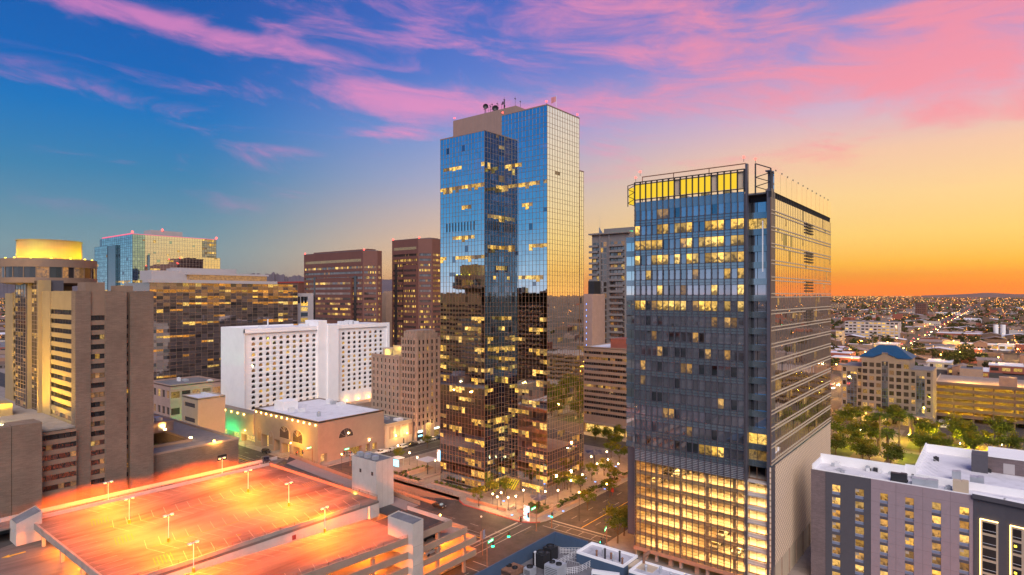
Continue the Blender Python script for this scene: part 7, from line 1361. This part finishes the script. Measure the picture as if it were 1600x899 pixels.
x, y = G(862, 825); signal(x, y, -1.2, 'green traffic signal on the plaza corner pavement', 1.2, 'green', False, (.1,), 4.2)
x, y = G(761, 893); signal(x, y, 0.1, 'traffic signal with a glowing name sign at the garage corner', 9.5, 'green', True, (.25, .98)); x, y = G(948, 865); signal(x, y, math.pi * 1.1, 'green traffic signal with a name sign by the street tree', 11, 'green', True, (.55, .95)); x, y = G(488, 726); signal(x, y, math.pi, 'traffic signal with a green name sign before the ballroom block', 7, 'red', True, (.6, .97)); x, y = G(547, 728); signal(x, y, math.pi, 'traffic signal with a green name sign left of the stair tower', 3, 'red', True, (.9,))
def street_lamp(x, y, label, h=4.2, power=160, colr=WARM, group=None, glowm='lamp_warm', z=.14, r=.26):
    t = thing('street_lamp', label, 'street lamp', (x, y, z), group); key = ('sl', h, glowm, r)
    if key not in MESHES:
        mb = MB(); mb.cyl(0, 0, 0, h, .08, .06, 7).cyl(0, 0, 0, .3, .16, .12, 7); a = mb.mesh('pole', [M['dark_metal']]); mb = MB(); mb.ball((0, 0, h + r * .8), r, n=8); MESHES[key] = (a, mb.mesh('globe', [M[glowm]]))
    a, b = MESHES[key]; put('pole', a, t, (x, y, z)); put('globe', b, t, (x, y, z))
    if power: lamp('lamp_light', (x, y, z + h + r + .45), power, colr, .25, t)
    return t
for k, (px, py, l) in enumerate(((770, 792, 'globe lamp left of a cluster at the tower corner'), (777, 797, 'second globe lamp of the cluster at the tower corner'), (783, 790, 'third globe lamp of the cluster at the tower corner'), (794, 798, 'globe lamp in the middle of the plaza cluster'), (806, 796, 'globe lamp near the shade sail'), (818, 786, 'tall globe lamp left of the shade sail'), (852, 788, 'globe lamp right of the shade sail'), (872, 786, 'globe lamp before the glowing trees'), (892, 770, 'globe lamp behind the glowing tree'), (910, 760, 'globe lamp at the gold face corner'),
    (933, 742, 'plaza lamp among the seat walls'), (950, 735, 'plaza lamp near the far trees'), (924, 730, 'plaza lamp at the far end by the sail'), (948, 722, 'lamp beneath the far shade sail'), (966, 742, 'plaza lamp beside the grey tower'))): x, y = G(px, py); street_lamp(x, y, l, 3.6, 240)
for k, (px, py, l) in enumerate(((622, 715, 'street lamp at the pavement left of the parked cars'), (636, 694, 'lamp standard in front of the annex wall'), (577, 706, 'street lamp beside the stair tower'), (640, 727, 'low lamp by the ramp pavement hedge'), (652, 735, 'low lamp by the shelter'), (680, 740, 'lamp beside the glass tower corner'))): x, y = G(px, py); street_lamp(x, y, l, 4.4, 260)
x, y = G(752, 862); street_lamp(x, y, 'tall curved street light before the garage corner', 8.5, 0, glowm='white_metal'); x, y = G(948, 800); street_lamp(x, y, 'tall slim lamp column on the plaza side pavement', 8.0, 1000, (1, .36, .03), glowm='lamp_orange'); x, y = G(905, 815); street_lamp(x, y, 'street light on the kerb of the sunset street', 8.0, 2000, (1, .36, .03), glowm='lamp_orange'); x, y = G(1000, 750); street_lamp(x, y, 'street light hidden partly by the grey tower', 8.0, 2000, (1, .36, .03), glowm='lamp_orange')
x, y = 111.0, 112.0; street_lamp(x, y, 'sodium street light on the garage pavement', 8.0, 3000, SODIUM, glowm='lamp_orange'); street_lamp(111.0, 140, 'sodium street light along the garage side', 8.0, 3000, SODIUM, glowm='lamp_orange'); street_lamp(131.5, 182, 'sodium street light at the far junction', 8.0, 3000, SODIUM, glowm='lamp_orange'); street_lamp(131.8, 215, 'sodium street light before the ballroom arches', 7.0, 1800, (1, .42, .03), glowm='lamp_orange'); street_lamp(131.8, 250, 'sodium street light before the green lit wall', 7.0, 300, (1, .42, .03), glowm='lamp_orange'); street_lamp(131.6, 172, 'sodium street light above the sunken ramp', 7.0, 1100, SODIUM, glowm='lamp_orange')
def sail(x, y, label, s_=2.6, h=4.2):
    t = thing('shade_sail', label, 'canopy', (x, y, .14)); 
    for dx_, dy_ in ((-.9, -.5), (.9, .5)): mb = MB(); mb.cyl(x + dx_, y + dy_, .14, h, .11, n=8); mb.build('post', M['dark_metal'], t)
    N = 20; mb = MB(); hub = (x, y, h + 1.5)
    ring = []
    for i in range(N): a = 2 * math.pi * i / N; rr_ = s_ * (1 + .22 * math.cos(4 * a)); ring.append((x + rr_ * math.cos(a), y + rr_ * math.sin(a), h + .35 * math.cos(4 * a)))
    mid = [(x + .35 * (p[0] - x), y + .35 * (p[1] - y), h + .55) for p in ring]
    for i in range(N): j = (i + 1) % N; mb.quad(ring[i], ring[j], mid[j], mid[i]); mb.poly([mid[i], mid[j], hub])
    mb.build('canopy', M['lavender_metal'], t)
x, y = G(842, 800); sail(x, y, 'grey tensile shade sail on two posts at the tower corner'); x, y = G(929, 724); sail(x, y, 'grey tensile shade sail behind the gold face of the tower', 3.4)
t = thing('umbrella_shelter', 'pale stepped shelter with an upturned umbrella roof left of the glass tower', 'shelter', (*G(668, 742), 0)); x, y = G(668, 742); mb = MB(); mb.cyl(x, y, .14, 4.4, .16, n=8); mb.build('post', M['dark_metal'], t); mb = MB(); mb.poly([(x - 3, y - 3, 5.6), (x + 3, y - 3, 5.6), (x, y, 4.4)]); mb.poly([(x + 3, y - 3, 5.6), (x + 3, y + 3, 5.6), (x, y, 4.4)]); mb.poly([(x + 3, y + 3, 5.6), (x - 3, y + 3, 5.6), (x, y, 4.4)]); mb.poly([(x - 3, y + 3, 5.6), (x - 3, y - 3, 5.6), (x, y, 4.4)]); mb.build('canopy', M['grey_panel'], t); mb = MB(); mb.box(x - 6, y + 3.5, .14, x + 2, y + 4, 1.8).box(x - 6, y - 3.6, .14, x + 4, y - 3.2, .7); mb.build('seat_wall', M['tan_stone'], t)
def totem(px, py, label, w=1.0, h=4.0, z=.14):
    x, y = G(px, py); t = thing('sign_totem', label, 'sign', (x, y, z)); mb = MB(); mb.box(x - .15, y - w, z, x + .15, y + w, z + h); mb.build('panel', M['white_paint'], t); mb = MB(); mb.box(x - .17, y - w + .1, z + .4, x - .15, y - .1, z + h - .2); mb.build('blue_face', M['sign_cyan'], t); mb = MB(); [mb.box(x - .17, y + .1, z + .6 + k * 1.1, x - .15, y + w - .1, z + 1.3 + k * 1.1) for k in range(3)]; mb.build('white_face', M['sign_white'], t)
totem(823, 815, 'white and blue lit sign totem in the corner planter', 1.0, 4.4); totem(686, 722, 'white and blue lit sign totem left of the glass tower', .9, 4.6); totem(905, 742, 'white marker slab at the right end of the tower', .9, 4.0)
t = thing('bus_shelter', 'small kiosk with bright blue and white screens behind the stair tower', 'kiosk', (*G(622, 728), 0)); x, y = G(622, 728); mb = MB(); mb.box(x - 1.5, y - 2, 3.0, x + 1.5, y + 2, 3.25); mb.build('roof', M['white_paint'], t); mb = MB(); mb.box(x - 1.3, y - 1.8, .14, x - 1.2, y + 1.8, 2.6); mb.build('screen', M['sign_cyan'], t); mb = MB(); [mb.cyl(x + 1.2, y + s_ * 1.7, .1, 3, .06, n=5) for s_ in (-1, 1)]; mb.build('post', M['steel'], t)
t = thing('banner_pole', 'pole with blue and terracotta banners at the garage corner', 'banner', (*G(752, 866), 0)); x, y = G(754, 868); mb = MB(); mb.cyl(x, y, 0, 6.5, .08, n=6); mb.build('pole', M['rust'], t); mb = MB(); mb.box(x + .1, y - .04, 4.0, x + .9, y + .04, 6.2); mb.build('banner', M['window_blue'], t); mb = MB(); mb.box(x - .9, y - .04, 4.0, x - .1, y + .04, 6.2); mb.build('banner', M['terracotta'], t)
x, y = G(957, 775); mb = MB(); mb.box(x - .05, y - .5, 1.2, x + .05, y + .5, 2.6).cyl(x, y, .1, 1.2, .05, n=5); tag(mb.build('notice_sign', M['red_kerb']), 'small red notice sign on the pavement by the grey tower', 'sign')
for k, (px, py) in enumerate(((800, 797), (828, 794), (860, 793), (932, 760), (948, 752), (938, 730), (955, 738), (918, 742), (880, 790))): x, y = G(px, py); mb = MB(); mb.box(x - 1.4, y - .3, .14, x + 1.4, y + .3, .62).box(x - 1.4, y + .2, .62, x + 1.4, y + .3, .9); tag(mb.build('bench', M['tan_stone']), 'low stone seat on the plaza paving', 'bench', 'stone seats on the plaza')
for k, (px, py) in enumerate(((787, 784), (800, 806), (836, 790), (880, 800), (858, 808), (915, 748), (930, 754), (945, 765), (905, 735), (962, 730))): x, y = G(px, py); mb = MB(); mb.box(x - .25, y - .25, .14, x + .25, y + .25, .32); tag(mb.build('ground_light', M['sign_blue']), 'small blue light set into the plaza paving', 'light', 'blue paving lights')
# park lamps
for k, (px, py) in enumerate(((1340, 700), (1420, 690), (1459, 698), (1400, 716), (1530, 702), (1565, 706), (1345, 682), (1500, 704))): x, y = G(px, py); street_lamp(x, y, 'park lamp glowing yellow under the trees', 2.6, 1500, (1, .76, .03), 'park lamps')
# ================================================================ the low city out to the horizon
r = random.Random(99)
# named mid-distance buildings
def simple(name, label, x0, x1, y0, y1, h, wall, roof='white_roof', win='lit_room_dim', rows=1, cat='building', par=.6, group=None, cols=5):
    t = thing(name, label, cat, (x0, (y0 + y1) / 2, 0), group); mb = MB(); mb.box(x0, y0, 0, x1, y1, h); mb.build('wall', M[wall], t); mb = MB(); mb.box(x0 - .2, y0 - .2, h, x1 + .2, y1 + .2, h + .3, 0).box(x0 - .2, y0 - .2, h + .3, x1 + .2, y0 + .2, h + par).box(x0 - .2, y0 + .2, h + .3, x0 + .2, y1 + .2, h + par); mb.build('roof', M[roof], t)
    L = y1 - y0; fh_ = h / rows; F_ = Face('e', y1, x0)
    for j in range(rows):
        n = max(2, int(L / cols)); rr = random.Random(int(x0 + y0 * 3 + j))
        for i in range(n): mb = MB(); u = (i + .5) * L / n; F_.box(mb, u - L / n * .36, u + L / n * .36, j * fh_ + fh_ * .3, j * fh_ + fh_ * .75, 0, .06); mb.build('window', M['dark_glass' if rr.random() < .5 else win], t)
    return t
x, y = G(1320, 530); t = simple('green_office', 'grey green glass office with yellow lit floors on the way to the horizon', x, x + 30, onX(1404, x), y, Zat(502, x, y), 'grey_panel', 'grey_roof', 'lit_office', 6, 'office block')
x, y = G(1430, 496); simple('brown_block', 'lone brown tower block beside the long street near the horizon', x, x + 40, onX(1447, x), y, 41, 'brown_stone', 'grey_roof', 'dark_glass', 8, 'tower block'); x, y = G(1297, 484); simple('pale_block', 'pale block at the grey tower edge near the horizon', x, x + 40, onX(1319, x), y, 26, 'tan_stone', 'grey_roof', 'lit_room', 4, 'building')
x, y = G(1306, 540); simple('cream_block', 'small cream block left of the green glass office', x, x + 16, onX(1316, x), y, 19, 'cream_panel', 'grey_roof', 'lit_shop', 4); 
MID = [(1298, 1350, 556, 6, 'white_wall', 'long white shed behind the blue roof'), (1298, 1342, 570, 7, 'brick_red', 'red walled shed beside the white shed'), (1360, 1402, 546, 7, 'cream_panel', 'cream store left of the long street'), (1300, 1325, 534, 6, 'terracotta', 'terracotta store at the grey tower edge'), (1463, 1535, 530, 9, 'brick_red', 'brick warehouse with a white roof right of the street'), (1540, 1600, 532, 7, 'white_wall', 'white warehouse with two silos'), (1428, 1462, 549, 7, 'tan_stone', 'tan shop right of the street'), (1462, 1490, 552, 8, 'pale_concrete', 'pale concrete shed behind a palm'), (1500, 1560, 545, 6, 'cream_panel', 'cream low shed with yellow lights'), (1560, 1620, 548, 7, 'white_wall', 'pale shed at the right picture edge'),
       (1447, 1487, 576, 6, 'cream_panel', 'white roofed shop before the long garage'), (1520, 1545, 590, 5, 'brick_red', 'small brick house right of the car park'), (1545, 1600, 582, 6, 'brick_red', 'brick terrace at the right edge'), (1480, 1520, 585, 5, 'terracotta', 'low terracotta house above the long garage'), (1370, 1400, 530, 5, 'pink_stone', 'pink store under the green office'), (1505, 1560, 503, 8, 'white_wall', 'long white store beyond the warehouses'), (1405, 1428, 492, 9, 'cream_panel', 'yellow lit store left of the lone tower'), (1450, 1500, 492, 8, 'white_wall', 'flat white store right of the lone tower'), (1340, 1400, 492, 8, 'tan_stone', 'tan store beneath the horizon'), (1375, 1400, 488, 12, 'brown_stone', 'dark hall near the horizon')]
for c0, c1, py, h, wm2, l in MID:
    x, y = G(c0, py); ye = onX(c1, x); simple('low_building', l, x, x + r.uniform(18, 34), ye, y, h, wm2, 'white_roof' if wm2 in ('white_wall', 'brick_red', 'cream_panel') else 'grey_roof', 'lit_shop' if r.random() < .5 else 'lit_room', 1, cols=6)
x, y = G(1556, 524); t = thing('silo', 'pair of white silos by the white warehouse', 'silo', (x, y, 0)); mb = MB(); [mb.cyl(x, y - k * 9, 0, 17, 3.4, n=14) for k in range(2)]; mb.build('tank', M['white_wall'], t)
# ordinary low buildings, one object each
hm = []; HR = ('far_roof', 'grey_roof', 'white_roof', 'far_wall')
for k in range(14):
    mb = MB(); w, d, h = r.uniform(10, 26), r.uniform(10, 30), r.uniform(3.5, 8)
    if k % 3 == 0:
        mb.box(-w / 2, -d / 2, 0, w / 2, d / 2, h, 0); mb.poly([(-w / 2 - .5, -d / 2, h), (w / 2 + .5, -d / 2, h), (w / 2 + .5, 0, h + 2.2), (-w / 2 - .5, 0, h + 2.2)], 1); mb.poly([(w / 2 + .5, d / 2, h), (-w / 2 - .5, d / 2, h), (-w / 2 - .5, 0, h + 2.2), (w / 2 + .5, 0, h + 2.2)], 1); mb.poly([(-w / 2, d / 2, h), (-w / 2, -d / 2, h), (-w / 2, 0, h + 2.1)], 0)
    else: mb.box(-w / 2, -d / 2, 0, w / 2, d / 2, h, 0); mb.box(-w / 2 + .4, -d / 2 + .4, h, w / 2 - .4, d / 2 - .4, h + .1, 1); mb.box(-w / 2, -d / 2, h, w / 2, -d / 2 + .4, h + .7, 0).box(-w / 2, -d / 2 + .4, h, -w / 2 + .4, d / 2, h + .7, 0).box(-2, -3, h + .1, 1, 1, h + 1.5, 2)
    for i in range(int(d / 3.4)): mb.box(-w / 2 - .05, -d / 2 + 1 + i * 3.4, 1, -w / 2, -d / 2 + 2.8 + i * 3.4, 2.7, 2 if r.random() < .55 else 3)
    for i in range(int(w / 3.4)): mb.box(-w / 2 + 1 + i * 3.4, -d / 2 - .05, 1, -w / 2 + 2.8 + i * 3.4, -d / 2, 2.7, 2 if r.random() < .6 else 3)
    hm.append(mb.mesh('low_building', [M[('far_wall', 'tan_stone', 'brick_red', 'office_stone', 'pale_concrete', 'terracotta', 'far_wall')[k % 7]], M[HR[k % 4]], M['dark_glass'], M['lit_shop']]))
NH = 0
BLK = [(428, 446), (638, 656), (858, 876), (1118, 1136), (1498, 1516), (224, 244)]
def free(x, y): return not (S2A - 6 < y < S2B + 6 or S3A - 4 < y < S3B + 4 or -24 < y < 0 or any(a - 12 < x < b + 12 for a, b in BLK) or (x < 470 and -70 < y < 190))
pos = []
for _ in range(9000):
    if NH >= 240: break
    py = 461 + 10 ** r.uniform(1.35, 2.12); px = r.uniform(1297, 1610)
    if py > 600: continue
    x, y = G(px, py)
    if not free(x, y) or any(abs(x - a) < 24 and abs(y - b) < 26 for a, b in pos): continue
    pos.append((x, y)); o = put('low_building', hm[r.randrange(14)], None, (x, y, 0), r.choice((0, math.pi / 2, math.pi, 0)), (1, 1, r.uniform(.8, 1.3))); kk = hm.index(o.data); tag(o, 'low %s building with %s roof, %s the long street, %s' % (('dark', 'tan', 'brick', 'brown', 'grey', 'terracotta', 'umber')[kk % 7], ('pale', 'grey', 'white', 'brown')[kk % 4] + (' gabled' if kk % 3 == 0 else ' flat'), 'left of' if y > 90 else 'right of', 'near the horizon' if x > 1500 else 'mid distance' if x > 800 else 'nearest rows'), 'building', 'low buildings out to the horizon'); NH += 1
for _ in range(60):
    px, py = r.uniform(-10, 14), 461 + 10 ** r.uniform(1.2, 2.1); x, y = G(px, py)
    if any(abs(x - a) < 24 and abs(y - b) < 26 for a, b in pos) or x < 30: continue
    pos.append((x, y)); o = put('low_building', hm[r.randrange(14)], None, (x, y, 0), 0); tag(o, 'small low building at the left picture edge beyond the hotel tower', 'building', 'low buildings at the left edge')
# trees between them, one object each
n = 0
for _ in range(6000):
    if n >= 270: break
    py = 461 + 10 ** r.uniform(1.35, 2.1); px = r.uniform(1297, 1610)
    if py > 590: continue
    x, y = G(px, py)
    if not free(x, y) or any(abs(x - a) < 13 and abs(y - b) < 15 for a, b in pos): continue
    if r.random() < .10: palm(x, y, 'palm standing among the far low buildings', 1, 1.2, 'palms out in the city', 1.6)
    else: tree('far', x, y, 'dark round tree %s the long street, %s' % ('left of' if y > 90 else 'right of', 'near the horizon' if x > 1500 else 'mid distance' if x > 800 else 'among the nearest low roofs'), r.uniform(.8, 1.5), 0, None, 'trees out in the city')
    n += 1
# beyond that the city is one mass: roofs, crowns, lights
mb = MB(); mt = MB(); ml = MB()
for _ in range(5200):
    py = 461 + 10 ** r.uniform(.35, 1.75); px = r.uniform(1180, 1640) if r.random() < .82 else r.uniform(-60, 30); x, y = G(px, py); d = dep(x, y)
    if d < 750 or S2A - 8 < y < S2B + 8: continue
    if any(abs(x - a) < 24 and abs(y - b) < 26 for a, b in pos): continue
    s_ = max(1, d / 2600)
    if r.random() < .45: w, dd, h = r.uniform(8, 22) * s_, r.uniform(8, 26) * s_, r.uniform(3.5, 8) * (1 if r.random() < .95 else 2.5); mb.box(x - w / 2, y - dd / 2, 0, x + w / 2, y + dd / 2, h, r.randrange(4), 'b')
    else: q_ = r.uniform(3.5, 7) * s_; mt.ball((x, y, 3.5), q_, 0, 6, min(1, 5.5 / q_ + .15))
for _ in range(1500):                                  # the rest of the city behind and beside the viewpoint, seen in the glass
    if r.random() < .6: x, y = -10 ** r.uniform(2.3, 3.7), r.uniform(-300, 4200)
    else: x, y = r.uniform(120, 3500), -10 ** r.uniform(1.9, 3.5)
    if 220 < x < 430 and y > -75: continue
    c = r.random(); d = max(150, math.hypot(x, y))
    if c < .35: w, dd, h = r.uniform(9, 24), r.uniform(9, 26), r.uniform(4, 12); mb.box(x - w / 2, y - dd / 2, 0, x + w / 2, y + dd / 2, h, r.randrange(4), 'b')
    elif c < .5: mt.ball((x, y, 3.5), r.uniform(3, 6), 0, 6)
    else: ml.ball((x, y, r.uniform(4, 12)), max(.3, d / 951 * r.uniform(.3, .6)), 0 if c < .8 else 1 if c < .97 else 3, 4)
tag(mb.build('distant_buildings', [M['far_wall'], M['brick_red'], M['far_roof'], M['far_wall']]), 'mass of low roofs stretching to the horizon', 'buildings', kind='stuff')
tag(mt.build('distant_trees', [M['leaf_dark']]), 'mass of dark tree crowns stretching to the horizon', 'trees', kind='stuff')
for _ in range(3600):
    py = 461 + 10 ** r.uniform(.3, 2.0); px = r.uniform(1180, 1640) if r.random() < .8 else r.uniform(-60, 30); x, y = G(px, py); d = dep(x, y)
    if r.random() < .55: (x, y) = (x, round((y - 90) / 100) * 100 + 90 + r.choice((-9, 9))) if r.random() < .6 else (round(x / 210) * 210 + r.choice((-7, 7)), y)
    d = dep(x, y)
    if d < 430 or (S2A - 1 < y < S2B + 1): continue
    c = r.random(); ml.ball((x, y, r.uniform(3, 10)), max(.26, d / 951 * r.uniform(.2, .45)), 0 if c < .62 else 1 if c < .9 else 2 if c < .95 else 3, 4)
glow('far_orange', (1, .36, .05), 5.5); glow('far_warm', (1, .55, .18), 5.5); glow('far_red', (1, .06, .03), 3); glow('far_green', (.05, 1, .4), 2.5)
tag(ml.build('city_lights', [M['far_orange'], M['far_warm'], M['far_red'], M['far_green']]), 'countless small lamps of the city out to the horizon', 'lights', kind='stuff')
for k in range(26):
    for s_ in (0, 1): x = 250 + k * 36.0 + 2.4 * k * k; street_lamp(x, S2A - 1.5 if s_ else S2B + 1.5, 'street light along the long street to the horizon', 8.0, 2800 if k < 18 else 0, (1, .5, .1), 'street lights along the long street', 'lamp_orange', 0.0, .5 if k > 5 else .35)
for k, (px, py) in enumerate(((1470, 570), (1500, 566), (1530, 560), (1575, 548), (1345, 545), (1410, 558), (1560, 575), (1490, 545), (1330, 560), (1590, 560))): x, y = G(px, py); street_lamp(x, y, 'car park light in the low city on the right', 9, 9000, (1, .52, .12), 'car park lights in the low city', 'lamp_orange', 0, .5)
lamp('street_light_glow', (500, 90, 12), 9000, (1, .45, .1), 1.0)
# ================================================================ evening haze
def haze():
    m, nt, out = nodes('haze'); v = mnode(nt, 'ShaderNodeVolumePrincipled'); v.inputs['Color'].default_value = (1.0, .64, .40, 1); v.inputs['Density'].default_value = HAZE; v.inputs['Anisotropy'].default_value = 0.6
    nt.links.new(v.outputs[0], out.inputs['Volume'])
    mb = MB(); mb.box(-700, -9000, -7, 19500, 19500, 640); o = mb.build('haze', m); o['kind'] = 'stuff'; o['label'] = 'thin warm evening haze over the city'
HAZE = 0.000034
haze()
